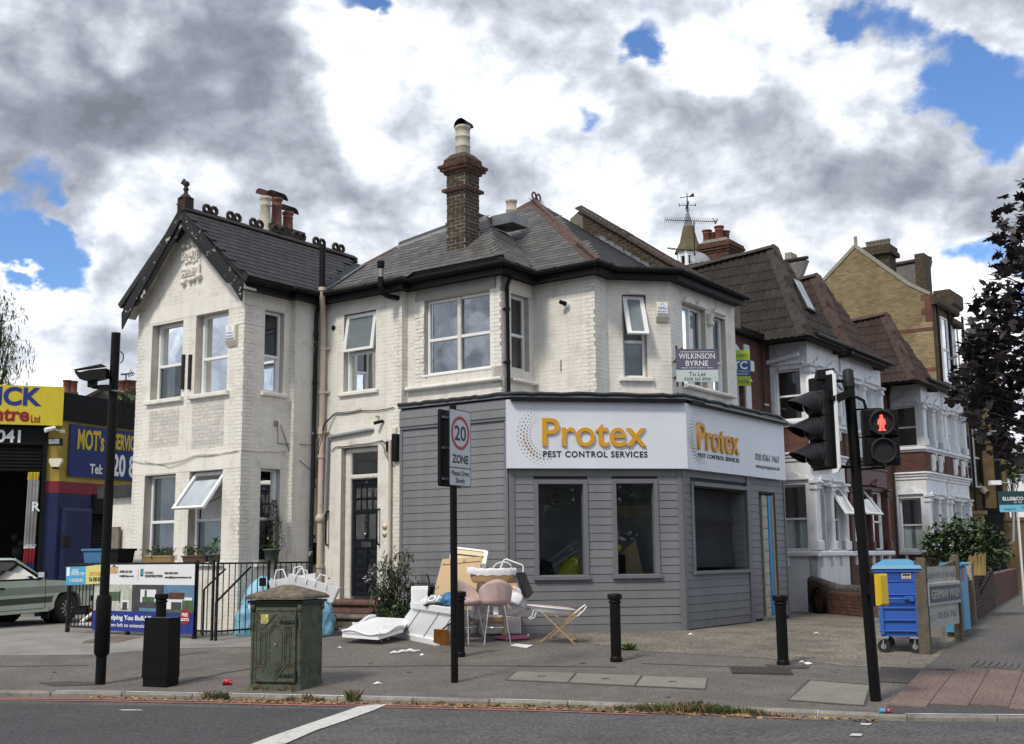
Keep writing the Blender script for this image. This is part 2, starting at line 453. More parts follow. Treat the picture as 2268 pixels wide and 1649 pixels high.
def G(x,y,road=False):
 q=sight(x,y)
 if road:
  z=.1
  for _ in range(12):
   P=CAM+q*((z-CAM.z)/q.z);z=rz(P.x,P.y)
  P.z=z
  return P
 t=(-.576-CAM.z)/(q.z-.05*q.y)
 P=CAM+q*t
 if t<0 or P.y>20.4:
  t=(.444-CAM.z)/q.z
  P=CAM+q*t
 return P
def wall_solid(fr,s0,s1,z0,z1,holes,thick=.22,mb=None,mi=0,mj=None,floor_holes=False):
 """wall slab with rectangular holes; reveals use material mj"""
 mb=mb or MB();mj=mi if mj is None else mj
 us=sorted({s0,s1,*[h[0]for h in holes],*[h[1]for h in holes]});us=[u for u in us if s0-1e-6<=u<=s1+1e-6]
 zs=sorted({z0,z1,*[h[2]for h in holes],*[h[3]for h in holes]});zs=[u for u in zs if z0-1e-6<=u<=z1+1e-6]
 def solid(i,j):
  if i<0 or j<0 or i>=len(us)-1 or j>=len(zs)-1:return False
  c=((us[i]+us[i+1])/2,(zs[j]+zs[j+1])/2)
  return not any(h[0]<c[0]<h[1]and h[2]<c[1]<h[3]for h in holes)
 for i in range(len(us)-1):
  for j in range(len(zs)-1):
   if not solid(i,j):continue
   a,b,c,d=us[i],us[i+1],zs[j],zs[j+1]
   mb.quad(fr.p(a,c,0),fr.p(b,c,0),fr.p(b,d,0),fr.p(a,d,0),mi)
   mb.quad(fr.p(a,c,-thick),fr.p(a,d,-thick),fr.p(b,d,-thick),fr.p(b,c,-thick),mi)
   if not solid(i-1,j):mb.quad(fr.p(a,c,0),fr.p(a,d,0),fr.p(a,d,-thick),fr.p(a,c,-thick),mj)
   if not solid(i+1,j):mb.quad(fr.p(b,c,0),fr.p(b,c,-thick),fr.p(b,d,-thick),fr.p(b,d,0),mj)
   if not solid(i,j-1):mb.quad(fr.p(a,c,0),fr.p(a,c,-thick),fr.p(b,c,-thick),fr.p(b,c,0),mj)
   if not solid(i,j+1):mb.quad(fr.p(a,d,0),fr.p(b,d,0),fr.p(b,d,-thick),fr.p(a,d,-thick),mj)
 return mb
UNIT_V=[(-.5,-.5,-.5),(.5,-.5,-.5),(.5,.5,-.5),(-.5,.5,-.5),(-.5,-.5,.5),(.5,-.5,.5),(.5,.5,.5),(-.5,.5,.5)]
UNIT_F=[(0,3,2,1),(4,5,6,7),(0,1,5,4),(1,2,6,5),(2,3,7,6),(3,0,4,7)]
class Pieces:
 """many like pieces of one thing: the nearest 300 become parts, the rest one stuff part"""
 def __init__(s,name,mt,limit=300,stuff_name=None,verts=None,faces=None):
  s.name=name;s.mat=mt;s.it=[];s.limit=limit;s.sn=stuff_name or(name+'work')
  s.uv=verts or UNIT_V;s.uf=faces or UNIT_F
  s.me=bpy.data.meshes.new(name)
  s.me.from_pydata(s.uv,[],s.uf);s.me.materials.append(mt);s.me.update()
 def put(s,mtx,parent,mt=None):
  s.it.append((mtx,parent,mt))
 def fr_box(s,fr,s0,s1,z0,z1,d0,d1,parent,skew=0.0):
  c=fr.p((s0+s1)/2,(z0+z1)/2,(d0+d1)/2)
  m=fr.mtx()
  if skew:m=m@Matrix.Rotation(skew,4,'Y')
  s.put(Matrix.Translation(c)@m@Matrix.Diagonal((s1-s0,d1-d0,z1-z0,1)),parent)
 def finish(s,root):
  s.it.sort(key=lambda t:(t[0].translation-CAM).length)
  for m,par,mt in s.it[:s.limit]:
   o=bpy.data.objects.new(s.name,s.me)
   COL.objects.link(o);o.parent=par
   o0=ORG[root.name]
   mm=Matrix.Translation(-o0)@m
   o.matrix_basis=mm
   ALLCH.setdefault(par.name,[]).append(o)
  rest=s.it[s.limit:]
  if rest:
   mb=MB()
   for m,par,mt in rest:
    mb.add([m@V(p)for p in s.uv],s.uf)
   o=mb.build(s.sn,s.mat,root,recalc=False)
   o['kind']='stuff'
def bricks(P,fr,s0,s1,z0,z1,holes,parent,bw=.225,bh=.075,gap=.008,proud=.0032,inside=None,phase=0):
 """brick courses on a wall face, cut round the holes"""
 nrow=int(round((z1-z0)/bh));
 if nrow<1:return
 bh=(z1-z0)/nrow
 for r in range(nrow):
  za,zb=z0+r*bh,z0+(r+1)*bh
  zc=(za+zb)/2
  x=s0-(bw/2 if(r+phase)%2 else 0)+random.uniform(-.012,.012)
  k=0
  while x<s1-.02:
   w=bw
   a,b=max(x,s0),min(x+w,s1)
   x+=w
   segs=[(a,b)]
   for h in holes:
    if h[2]<zc<h[3]:
     new=[]
     for(p,q)in segs:
      if q<=h[0]or p>=h[1]:new.append((p,q))
      else:
       if p<h[0]:new.append((p,h[0]))
       if q>h[1]:new.append((h[1],q))
     segs=new
   for(p,q)in segs:
    if q-p<.03:continue
    if inside and not inside((p+q)/2,zc):continue
    g=gap/2
    pr=proud*random.uniform(.45,1.35)
    P.fr_box(fr,p+(g if p>s0+.001 else 0),q-(g if q<s1-.001 else 0),za+g*random.uniform(.7,1.5),zb-g*random.uniform(.5,1.1),-.004,pr,parent,random.uniform(-.012,.012))
def text(s,size,o,sdir,up,mt,parent=None,ext=.003,name='lettering',align='CENTER',bold=0.0,sx=1.0,spacing=1.0,org=None,shear=0.0):
 """lettering as solid mesh; o: point of the baseline, sdir: reading direction, up: up direction"""
 cu=bpy.data.curves.new(name,'FONT')
 cu.body=s;cu.size=size;cu.align_x=align;cu.extrude=ext;cu.offset=bold*size
 cu.space_character=spacing;cu.shear=shear
 cu.resolution_u=4
 ob=bpy.data.objects.new('tmp',cu)
 COL.objects.link(ob)
 dg=bpy.context.evaluated_depsgraph_get()
 me=bpy.data.meshes.new_from_object(ob.evaluated_get(dg))
 COL.objects.unlink(ob);bpy.data.objects.remove(ob);bpy.data.curves.remove(cu)
 me.name=name
 X=V(sdir).normalized();Y=V(up).normalized();Z=X.cross(Y)
 o0=ORG.get(parent.name,V((0,0,0)))if parent is not None else(V(org)if org is not None else V(o))
 for v in me.vertices:
  c=v.co
  v.co=V(o)-o0+X*(c.x*sx)+Y*c.y+Z*c.z
 me.materials.clear();me.materials.append(mt)
 me.update()
 ob=bpy.data.objects.new(name,me)
 _link(ob,parent)
 if parent is None:ob.location=o0
 else:ALLCH.setdefault(parent.name,[]).append(ob)
 ORG[ob.name]=o0
 return ob
def ftext(s,fr,sc,z,h,mt,parent,d=.004,fit=None,**k):
 """text on a wall frame: baseline centre sc, cap height h; fit = wanted width"""
 size=h/.70
 sx=k.pop('sx',1.0)
 ob=text(s,size,fr.p(sc,z,d),fr.S,(0,0,1),mt,parent,sx=sx,**k)
 if fit:
  o0=ORG[ob.name];c=fr.p(sc,z,d)-o0
  xs=[(v.co-c).dot(fr.S)for v in ob.data.vertices]
  w=max(xs)-min(xs);mid=(max(xs)+min(xs))/2 if k.get('align','CENTER')=='CENTER' else 0
  f=fit/w
  for v in ob.data.vertices:
   q=(v.co-c).dot(fr.S)
   v.co=v.co+fr.S*((q-mid)*f-q)
 return ob
def window(root,fr,h,rec=.11,fw=.055,bars=(.5,),mull=(),sash=None,glass='glass',back='room',curtain=False,name='window',sill=None,fm='upvc',blind=0,room=.7):
 """h=(s0,s1,z0,z1); frame with transom(s) at heights in bars (fraction); sash=(pane index from top, angle)"""
 s0,s1,z0,z1=h
 s0+=.004;s1-=.004;z0+=.004;z1-=.004
 d0,d1=-rec-.06,-rec
 mb=MB()
 mb.bevbox(fr,s0,s0+fw,z0,z1,d0,d1,.008);mb.bevbox(fr,s1-fw,s1,z0,z1,d0,d1,.008)
 mb.bevbox(fr,s0+fw,s1-fw,z0,z0+fw,d0,d1,.008);mb.bevbox(fr,s0+fw,s1-fw,z1-fw,z1,d0,d1,.008)
 cols=[s0+fw]+[s0+(s1-s0)*m for m in mull]+[s1-fw]
 rows=[z0+fw]+[z0+(z1-z0)*b for b in bars]+[z1-fw]
 for m in cols[1:-1]:mb.bevbox(fr,m-fw*.55,m+fw*.55,z0+fw,z1-fw,d0,d1,.008)
 for b in rows[1:-1]:mb.bevbox(fr,s0+fw,s1-fw,b-fw*.55,b+fw*.55,d0-.002,d1+.002,.008)
 w=mb.build(name,M[fm],root)
 for i in range(len(cols)-1):
  for j in range(len(rows)-1):
   a=cols[i]+(fw*.55 if i else 0);b=cols[i+1]-(fw*.55 if i<len(cols)-2 else 0)
   c=rows[j]+(fw*.55 if j else 0);d=rows[j+1]-(fw*.55 if j<len(rows)-2 else 0)
   if sash and(i,j)==sash[0]:
    ang=sash[1];L=d-c
    O=fr.p(0,d,-rec+.02)
    up=V((0,0,1))*math.cos(ang)-fr.N*math.sin(ang)
    out=fr.N*math.cos(ang)+V((0,0,1))*math.sin(ang)
    def P(s_,u,q):return O+fr.S*s_-up*u+out*q
    def bx(m_,sa,sb,ua,ub,qa,qb):m_.hexa([P(sa,ub,qb),P(sb,ub,qb),P(sb,ub,qa),P(sa,ub,qa),P(sa,ua,qb),P(sb,ua,qb),P(sb,ua,qa),P(sa,ua,qa)])
    sm=MB();e=.05
    bx(sm,a-.03,a+e,-.02,L+.03,0,.05);bx(sm,b-e,b+.03,-.02,L+.03,0,.05)
    bx(sm,a+e,b-e,-.02,e,0,.05);bx(sm,a+e,b-e,L+.03-e,L+.03,0,.05)
    sm.build('sash',M[fm],w)
    pm=MB();bx(pm,a+e,b-e,e,L+.03-e,.02,.026);pm.build('pane',M[sash[2]if len(sash)>2 else glass],w)
    st=MB();st.bar(P(b-.01,L*.9,0),fr.p(b-.01,d-L*.45,-rec-.02),.02,.012);st.build('stay',M['plastic_grey'],w)
   else:
    g=MB();g.quad(fr.p(a,c,d0+.02),fr.p(b,c,d0+.02),fr.p(b,d,d0+.02),fr.p(a,d,d0+.02))
    g.build('pane',M[glass],w)
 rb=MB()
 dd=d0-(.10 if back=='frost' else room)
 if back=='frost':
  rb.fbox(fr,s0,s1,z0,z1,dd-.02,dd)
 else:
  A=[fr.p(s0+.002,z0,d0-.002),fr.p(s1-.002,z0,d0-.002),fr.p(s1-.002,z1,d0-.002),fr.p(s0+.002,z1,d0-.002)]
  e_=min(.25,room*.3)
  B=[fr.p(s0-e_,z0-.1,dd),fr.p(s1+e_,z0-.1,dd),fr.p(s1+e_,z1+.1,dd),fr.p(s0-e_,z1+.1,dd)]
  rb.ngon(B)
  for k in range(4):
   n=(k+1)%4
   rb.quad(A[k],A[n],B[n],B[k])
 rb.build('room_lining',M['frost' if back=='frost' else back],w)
 if curtain:
  cm=MB();n=26;vs=[]
  ca,cb=s0+fw,s1-fw
  if curtain=='left':cb=s0+(s1-s0)*.45
  if curtain=='right':ca=s0+(s1-s0)*.6
  for z in(z0+.02,z1-.02):
   for k in range(n+1):
    vs.append(fr.p(ca+(cb-ca)*k/n,z,d0-.035+.014*math.sin(k*1.9+(z>3)*.5)))
  cm.add(vs,[(k,k+1,n+2+k,n+1+k)for k in range(n)],0,True)
  cm.build('curtain',M['curtain'],w)
 if blind:
  bm_=MB();nb=int((z1-z0)*blind/.04)
  for k in range(nb):bm_.fbox(fr,s0+fw,s1-fw,z1-fw-k*.04-.03,z1-fw-k*.04,d0-.06,d0-.05)
  bm_.build('blind',M['white_print'],w)
 if sill:
  sb=MB();e,th,out=sill
  sb.bevbox(fr,s0-e,s1+e,z0-th,z0-.002,-rec,out,.012)
  sb.build('sill',M['white_render'],w)
 return w
def clip_poly(poly,inside,inter):
 out=[]
 for i,p in enumerate(poly):
  q=poly[(i+1)%len(poly)]
  if inside(p):
   out.append(p)
   if not inside(q):out.append(inter(p,q))
  elif inside(q):out.append(inter(p,q))
 return out
def in_poly(p,poly):
 x,y=p;c=False;n=len(poly)
 for i in range(n):
  x0,y0=poly[i];x1,y1=poly[(i+1)%n]
  if(y0>y)!=(y1>y)and x<(x1-x0)*(y-y0)/(y1-y0)+x0:c=not c
 return c
class Slope:
 """roof plane: O on the eave, e along the eave, u up the slope, n outward"""
 def __init__(s,O,e,down_out,pitch):
  s.O=V(O);s.e=V(e).normalized()
  o=V(down_out).normalized()
  s.u=(-o*math.cos(pitch)+V((0,0,1))*math.sin(pitch)).normalized()
  s.n=(o*math.sin(pitch)+V((0,0,1))*math.cos(pitch)).normalized()
 def hit(s,x,y,lift=0.0):
  q=sight(x,y)
  t=(s.O+s.n*lift-CAM).dot(s.n)/q.dot(s.n)
  P=CAM+q*t-s.O
  return(P.dot(s.e),P.dot(s.u))
 def p(s,a,b,c=0.0):return s.O+s.e*a+s.u*b+s.n*c
 def mtx(s):
  m=Matrix.Identity(4)
  for i in range(3):
   m[i][0]=s.e[i];m[i][1]=s.u[i];m[i][2]=s.n[i]
  return m
def cover(P,sl,poly,parent,w,exp_,th=.008,lap=.55,jitter=.006,tilt=.05,gap=.010,pad=.0,stagger=True):
 """slates or tiles over a slope polygon given in slope coordinates"""
 a0=min(p[0]for p in poly);a1=max(p[0]for p in poly);b0=min(p[1]for p in poly);b1=max(p[1]for p in poly)
 L=exp_*(1+lap)
 r=0;b=b0
 base=sl.mtx()
 while b<b1:
  x=a0-(w/2 if(stagger and r%2)else 0)
  while x<a1:
   cx,cy=x+w/2,b+exp_/2
   if in_poly((cx,cy),poly)or in_poly((x+w*.15,cy),poly)and in_poly((x+w*.6,cy),poly):
    j=random.uniform(-jitter,jitter)
    m=Matrix.Translation(sl.p(cx,b+L/2+j,.008+th))@base@Matrix.Rotation(-tilt+random.uniform(-.006,.006),4,'X')@Matrix.Rotation(random.uniform(-.008,.008),4,'Z')@Matrix.Diagonal((w-gap,L,th,1))
    P.put(m,parent)
   x+=w
  b+=exp_;r+=1
P1=at(1128.5,1235,20.4);P1.z=0
FA=Fr(P1,AD,NA)
FS=Fr(P1,SD,NS)
P2=planhit(P1,SD,1514.6,1235)
FB=Fr(P2,BD,NB)
P3=planhit(P2,BD,1740.5,1235)
P0=planhit(P1,AD,888,1233)
DW=Fr(P1+BD*.25,AD,NA)
INN=planhit(DW.O,AD,704,1100)
PIER=Fr(INN,BD,NB)
WRo=INN-NB*.12
CB=planhit(WRo,BD,533,1050)
WR=Fr(CB,BD,NB)
WF=Fr(CB,AD,NA)
MF=Fr(P1+BD*.42,AD,NA)
Q1=planhit(MF.O,AD,1110,750)
MR=Fr(Q1,BD,NB)
Q2=planhit(Q1,BD,1182,750)
UA=Fr(Q2,AD,NA)
Q3=planhit(Q2,AD,1318,740)
UR=Fr(Q3,BD,NB)
Q4=planhit(Q3,BD,1347,740)
US=Fr(Q4,SD,NS)
Q5=planhit(Q4,SD,1484,700)
UB=Fr(Q5,BD,NB)
Q6=planhit(Q5,BD,1628,750)
# ------------------------------------------------------------------ ground
M['road']=mat('worn_road_asphalt',(.088,.088,.092),.85,var=.14,vs=.9,col2=(.14,.136,.13),c2s=1.1,c2w=.2,c2t=.58,bump=.9,bs=100,speck=.7,sps=26)
M['road_new']=mat('dark_road_asphalt',(.066,.066,.07),.8,var=.14,vs=.8,bump=.8,bs=100,speck=.6,sps=26)
M['paving_asphalt']=mat('brown_footway_asphalt',(.140,.124,.113),.9,var=.14,vs=.7,col2=(.20,.185,.17),c2s=2.2,c2w=.2,c2t=.62,bump=.8,bs=130,speck=.5,sps=38)
M['grey_asphalt']=mat('grey_footway_asphalt',(.115,.110,.104),.9,var=.14,vs=1.1,bump=.6,bs=120,speck=.5,sps=28)
M['dark_asphalt']=mat('dark_asphalt_patch',(.075,.066,.066),.9,var=.1,vs=1.5,bump=.6,bs=120,speck=.5,sps=28)
M['concrete']=mat('pale_forecourt_concrete',(.25,.24,.225),.85,var=.14,vs=.8,col2=(.16,.15,.14),c2s=1.7,c2w=.14,c2t=.60,bump=.35,bs=40,speck=.12,sps=60)
M['slab']=mat('concrete_cover_slab',(.205,.195,.17),.9,var=.14,vs=2,col2=(.15,.14,.12),c2s=6,c2w=.1,c2t=.62,bump=.5,bs=70,speck=.18,sps=80,isl=.05)
M['kerb']=mat('granite_kerb',(.235,.22,.195),.85,var=.25,vs=3,col2=(.14,.13,.11),c2s=9,c2w=.08,c2t=.6,bump=.6,bs=60,speck=.2,sps=70,isl=.07)
M['gravel']=mat('old_gravel_concrete',(.225,.205,.17),.95,var=.3,vs=.9,col2=(.11,.10,.082),c2s=1.3,c2w=.2,c2t=.55,bump=1.0,bs=38,speck=.6,sps=26)
M['tactile']=mat('red_tactile_paving',(.172,.124,.112),.9,var=.12,vs=2,col2=(.14,.10,.09),c2s=4,c2w=.12,c2t=.62,bump=.3,bs=80,isl=.06,speck=.3,sps=30)
M['red_line']=mat('faded_red_line',(.36,.14,.125),.85,var=.15,vs=3,col2=(.16,.12,.11),c2s=5,c2w=.12,c2t=.57,bump=.4,bs=90,speck=.2,sps=80)
M['white_line']=mat('worn_white_line',(.55,.55,.52),.8,var=.08,vs=4,col2=(.22,.215,.20),c2s=9,c2w=.06,c2t=.61,bump=.4,bs=90,speck=.15,sps=80)
M['grit']=mat('gutter_grit',(.21,.155,.115),.95,var=.25,vs=4,col2=(.11,.10,.09),c2s=9,c2w=.12,c2t=.52,bump=.8,bs=70,speck=.4,sps=70)
M['cast_iron']=mat('cast_iron_cover',(.055,.05,.046),.6,var=.2,vs=8,bump=.4)
KERB_PIX=[(-700,1528),(-300,1531),(0,1533),(230,1534.5),(500,1539.5),(850,1547),(1200,1555),(1600,1569),(1815,1577.5),(1930,1583),(1990,1586),(2268,1588),(2700,1590)]
KL=[G(x,y)for x,y in KERB_PIX]
KL=[V((-60,KL[0].y+.3,0))]+KL+[V((60,KL[-1].y-.6,0))]
def kerb_y(X):
 for a,b in zip(KL,KL[1:]):
  if a.x<=X<=b.x:return a.y+(b.y-a.y)*(X-a.x)/(b.x-a.x)
 return KL[-1].y
def rz(X,Y):
 k=kerb_y(max(-59,min(59,X)))
 return gz(k)-.055+.015*max(0.0,min(4.0,k-Y))
def gp(X,Y,o=0.0):return V((X,Y,gz(Y)+o))
mb=MB()
xs=[-200,-60,-40,-20]+[i*.5 for i in range(-32,33)]+[20,40,60,200]
for a,b in zip(xs,xs[1:]):
 ya,yb=kerb_y(max(-59,min(59,a)))+.14,kerb_y(max(-59,min(59,b)))+.14
 mb.quad(gp(a,ya),gp(b,yb),gp(b,20.4),gp(a,20.4))
 mb.quad(gp(a,20.4),gp(b,20.4),gp(b,420),gp(a,420))
pav=mb.build('pavement',M['paving_asphalt']);pav['kind']='structure'
mb=MB()
for a,b in zip(xs,xs[1:]):
 ya,yb=kerb_y(max(-59,min(59,a)))+.15,kerb_y(max(-59,min(59,b)))+.15
 for(o0,o1)in((250,4),(4,2),(2,1),(1,.4),(.4,-.02)):
  ya,yb=kerb_y(max(-59,min(59,a))),kerb_y(max(-59,min(59,b)))
  mb.quad(V((a,ya-o0,rz(a,ya-o0))),V((b,yb-o0,rz(b,yb-o0))),V((b,yb-o1,rz(b,yb-o1))),V((a,ya-o1,rz(a,ya-o1))))
road=mb.build('road',M['road']);road['kind']='structure'
def sheet(name,pix,m,lift,kind='structure',parent=None,pts=None):
 """flush sheet following the slope of the footway, split at its crease"""
 P=pts or[G(x,y)for x,y in pix]
 mb=MB()
 def inter(p,q):
  t=(20.4-p.y)/(q.y-p.y);return p.lerp(q,t)
 for side in(0,1):
  ins=(lambda p:p.y<=20.4)if side==0 else(lambda p:p.y>20.4)
  c=clip_poly(P,ins,inter)
  if len(c)>2:mb.ngon([V((p.x,p.y,gz(p.y)+lift))for p in c])
 o=mb.build(name,m,parent)
 if parent is None:o['kind']=kind
 return o
def rsheet(name,pix,m,lift,kind='structure'):
 P=[G(x,y,True)for x,y in pix];cx=sum((p for p in P),V((0,0,0)))/len(P)
 mb=MB();x0=min(p.x for p in P);x1=max(p.x for p in P);y0=min(p.y for p in P)
 N=24 if x1-x0>1 else 1
 for i in range(N):
  xa,xb=x0+(x1-x0)*i/N,x0+(x1-x0)*(i+1)/N
  ix=lambda X:(lambda p,q:p.lerp(q,(X-p.x)/(q.x-p.x)))
  c=clip_poly(P,lambda p:p.x>=xa,ix(xa))if i else P
  c=clip_poly(c,lambda p:p.x<=xb,ix(xb))if(len(c)>2 and i<N-1)else c
  if len(c)<3:continue
  for(a,b)in((-.05,.45),(.45,1.1),(1.1,2.2),(2.2,4.0),(4.0,40)):
   ky=lambda p:kerb_y(p.x)-p.y
   it=lambda v:(lambda p,q:p.lerp(q,(v-ky(p))/(ky(q)-ky(p))))
   e=clip_poly(c,lambda p:ky(p)>=a,it(a))
   if len(e)>2:e=clip_poly(e,lambda p:ky(p)<=b,it(b))
   if len(e)>2:mb.ngon([V((p.x,p.y,rz(p.x,p.y)+lift))for p in e])
 o=mb.build(name,m);o['kind']=kind;return o
fore=sheet('forecourt',[(-900,1458),(-300,1455),(0,1453),(196,1451),(384,1437),(550,1434),(698,1413),(760,1396),(905,1372),(880,1330),(700,1300),(300,1290),(-900,1290)],M['concrete'],.004)
grav=sheet('gravel_yard',[(1190,1403),(1250,1417),(1293,1423),(1355,1433),(1415,1442),(1690,1459),(1772,1464),(1872,1476),(2044,1482),(2075,1459),(2155,1383),(2190,1352),(1900,1330),(1740,1335),(1660,1350),(1520,1380)],M['gravel'],.004)
side=sheet('side_street_pavement',[(2046,1483),(2200,1486),(2700,1505),(3400,1330),(2400,1290),(2248,1318),(2200,1352),(2155,1383),(2077,1459)],M['grey_asphalt'],.006)
sheet('asphalt_patch',[(1951,1478),(2044,1483),(2010,1515),(1944,1511)],M['dark_asphalt'],.009)
sheet('asphalt_patch',[(1690,1473),(1792,1476),(1790,1482),(1720,1481)],M['dark_asphalt'],.009)
sheet('forecourt_patch',[(190,1420),(262,1409),(312,1413),(262,1424),(180,1426)],M['grit'],.009)
cs=tag(MB().build('cover_frame',M['slab'])if False else sheet('cover_bed',[(1142,1487),(1569,1501.5),(1564,1529),(1118,1508)],M['dark_asphalt'],.004),kind='structure')
for q in([(1146,1489),(1274,1492.5),(1256,1512.5),(1124,1506.5)],[(1279,1493),(1420,1498),(1404,1519.5),(1261,1513)],[(1425,1498.5),(1566,1503.5),(1561,1526.5),(1409,1520)]):
 P=[G(x,y)for x,y in q]
 mb=MB();mb.prism([p+V((0,0,-.03))for p in P],(0,0,.040));mb.build('cover_slab',M['slab'],cs)
 c=(P[0]+P[1]+P[2]+P[3])/4
 mb=MB();mb.box(c+V((-.05,-.03,.010)),c+V((.05,.03,.014)));mb.build('lifting_plate',M['cast_iron'],cs)
cb=sheet('cover_bed',[(1790,1506),(1932,1517),(1918,1566),(1742,1553)],M['dark_asphalt'],.004)
P=[G(x,y)for x,y in[(1796,1509),(1926,1520),(1912,1563),(1749,1551)]]
mb=MB();mb.prism([p+V((0,0,-.03))for p in P],(0,0,.038));mb.build('cover_slab',M['slab'],cb)
gr=sheet('drain_bed',[(1616,1478),(1750,1481),(1758,1496),(1621,1493)],M['cast_iron'],.006)
for k in range(22):
 u=(k+.5)/22
 a=G(1616+134*u,1478+3*u);b=G(1621+137*u,1493+3*u)
 mb=MB();mb.bar(a+V((0,0,.012)),b+V((0,0,.012)),.025,.016);mb.build('grating_bar',M['cast_iron'],gr)
mh=sheet('manhole_cover',[(84,1513),(160,1510),(226,1513),(210,1518),(120,1521)],M['cast_iron'],.006)
kb=None
mbk=MB();mbk.box((-.01,-.01,-.3),(.01,.01,-.28))
kb=mbk.build('kerb',M['kerb'],org=(0,14,0));kb['kind']='structure';ORG[kb.name]=V((0,14,0))
segs=[]
for a,b in zip(KL,KL[1:]):
 segs.append((V((a.x,a.y,0)),V((b.x,b.y,0))))
def walk(dist0,step):
 out=[];rem=dist0
 for a,b in segs:
  L=(b-a).length;t=rem
  while t<L:
   out.append(a+(b-a)*(t/L));t+=step
  rem=t-L
 return out
KP=walk(0,.92)
for a,b in zip(KP,KP[1:]):
 if max(abs(a.x),abs(b.x))>30:
  if a.x>0 and a.x>30 or b.x<-30:pass
 if b.x<-14 or a.x>12:continue
 d=(b-a).normalized();n=V((-d.y,d.x,0));g=.006
 a2,b2=a+d*g,b-d*g
 ta,tb=gz(a.y)+.003+random.uniform(-.004,.004),gz(b.y)+.003+random.uniform(-.004,.004)
 w=.15;bv=.02
 prof=lambda p,t:[p+V((0,0,-.15)),p+V((0,0,t-bv)),p+n*bv*.6+V((0,0,t)),p+n*w+V((0,0,t)),p+n*w+V((0,0,-.15))]
 A,B=prof(a2,ta),prof(b2,tb)
 mb=MB();mb.add(A+B,[(0,1,2,3,4),(9,8,7,6,5)]+[(k,k+5,(k+1)%5+5,(k+1)%5)for k in range(5)])
 mb.build('kerb_stone',M['kerb'],kb)
mb=MB()
for a,b in((KL[0],V((-14,kerb_y(-14),0))),(V((12,kerb_y(12),0)),KL[-1])):
 d=(b-a).normalized();n=V((-d.y,d.x,0));t=gz(a.y)+.003
 mb.hexa([V((a.x,a.y,-.1)),V((b.x,b.y,-.1)),V((b.x,b.y,-.1))+n*.15,V((a.x,a.y,-.1))+n*.15,V((a.x,a.y,t)),V((b.x,b.y,t)),V((b.x,b.y,t))+n*.15,V((a.x,a.y,t))+n*.15])
o=mb.build('kerb_run',M['kerb'],kb)
def along(off0,off1,xa,xb,m,name,lift,wav=0.0):
 pts0=[];pts1=[];X=xa
 while X<=xb+1e-6:
  y=kerb_y(X)
  u0,u1=y-off0+random.uniform(-wav,wav),y-off1+random.uniform(-wav,wav);pts0.append(V((X,u0,rz(X,u0)+lift)));pts1.append(V((X,u1,rz(X,u1)+lift)))
  X+=.4
 mb=MB();n=len(pts0)
 mb.add(pts0+pts1,[(k,k+1,n+k+1,n+k)for k in range(n-1)])
 o=mb.build(name,m);o['kind']='structure';return o
along(-.01,.30,-25,3.4,M['grit'],'gutter',.003,.03)
along(.20,.31,-25,3.35,M['red_line'],'red_route_line',.007,.004)
along(.40,.50,-25,1.6,M['red_line'],'red_route_line',.007,.004)
rsheet('road_resurfacing',[(-900,1561),(0,1558),(400,1566),(810,1574),(560,1660),(300,1760),(-1500,1760)],M['road_new'],.003)
rsheet('white_road_line',[(796,1566),(860,1561),(845,1568),(826,1576),(760,1600),(700,1620),(620,1655),(545,1655),(600,1634),(690,1603),(760,1579)],M['white_line'],.010)
for q in([(1906,1604),(1932,1604.5),(1926,1609),(1908,1608)],[(1888,1627),(1911,1628),(1907,1633),(1881,1632)],[(262,1574),(312,1574),(316,1576),(270,1576)]):
 rsheet('white_road_mark',q,M['white_line'],.010)
tp=sheet('tactile_paving',[(1953,1580),(2045,1484),(2160,1487),(2700,1508),(2700,1586),(2268,1584),(1985,1582)],M['dark_asphalt'],.007)
poly=[(p.x,p.y)for p in[G(1953,1580),G(2045,1484),G(2160,1487),G(2700,1508),G(2700,1586),G(2268,1584),G(1985,1582)]]
tv=list(UNIT_V);tf=list(UNIT_F)
for i in range(6):
 for j in range(6):
  cx,cy=(i+.5)/6-.5,(j+.5)/6-.5
  n0=len(tv)
  for r,z in((.056,.5),(.034,1.15)):
   for k in range(6):
    a=math.pi*k/3;tv.append((cx+r*math.cos(a),cy+r*math.sin(a),z))
  tf+=[(n0+k,n0+(k+1)%6,n0+6+(k+1)%6,n0+6+k)for k in range(6)]+[tuple(range(n0+6,n0+12))]
TP=Pieces('paving_slab',M['tactile'],300,'paving_slabs',tv,tf)
ORG[tp.name]=V((0,0,0))
ta=(G(1953,1580)-G(2045,1484));ta.z=0;ta.normalize()
tb=V((-ta.y,ta.x,0))
o0=G(1953,1578)
sl=V((0,.05,0))
for i in range(-26,4):
 for j in range(-2,16):
  c=o0+ta*(i*.405-.2+(j%2)*0.13)+tb*(j*.405+.2)
  cc=[c+ta*sx_*.2+tb*sy_*.2 for sx_ in(-1,1)for sy_ in(-1,1)]
  if in_poly((c.x,c.y),poly)and kerb_y(c.x)+.2<min(q.y for q in cc):
   X_=(V((ta.x,ta.y,ta.y*.05)));Y_=V((tb.x,tb.y,tb.y*.05));Z_=X_.cross(Y_).normalized()
   m=Matrix.Identity(4)
   for k in range(3):m[k][0]=X_[k];m[k][1]=Y_[k];m[k][2]=Z_[k]
   TP.put(Matrix.Translation(V((c.x,c.y,gz(c.y)+.010+random.uniform(-.001,.001))))@m@Matrix.Diagonal((.395,.395,.012,1)),tp)
TP.finish(tp)
gt=sheet('grey_tactile_strip',[(2165,1467),(2300,1475),(2700,1500),(2700,1516),(2268,1487),(2150,1478)],M['grey_asphalt'],.012)
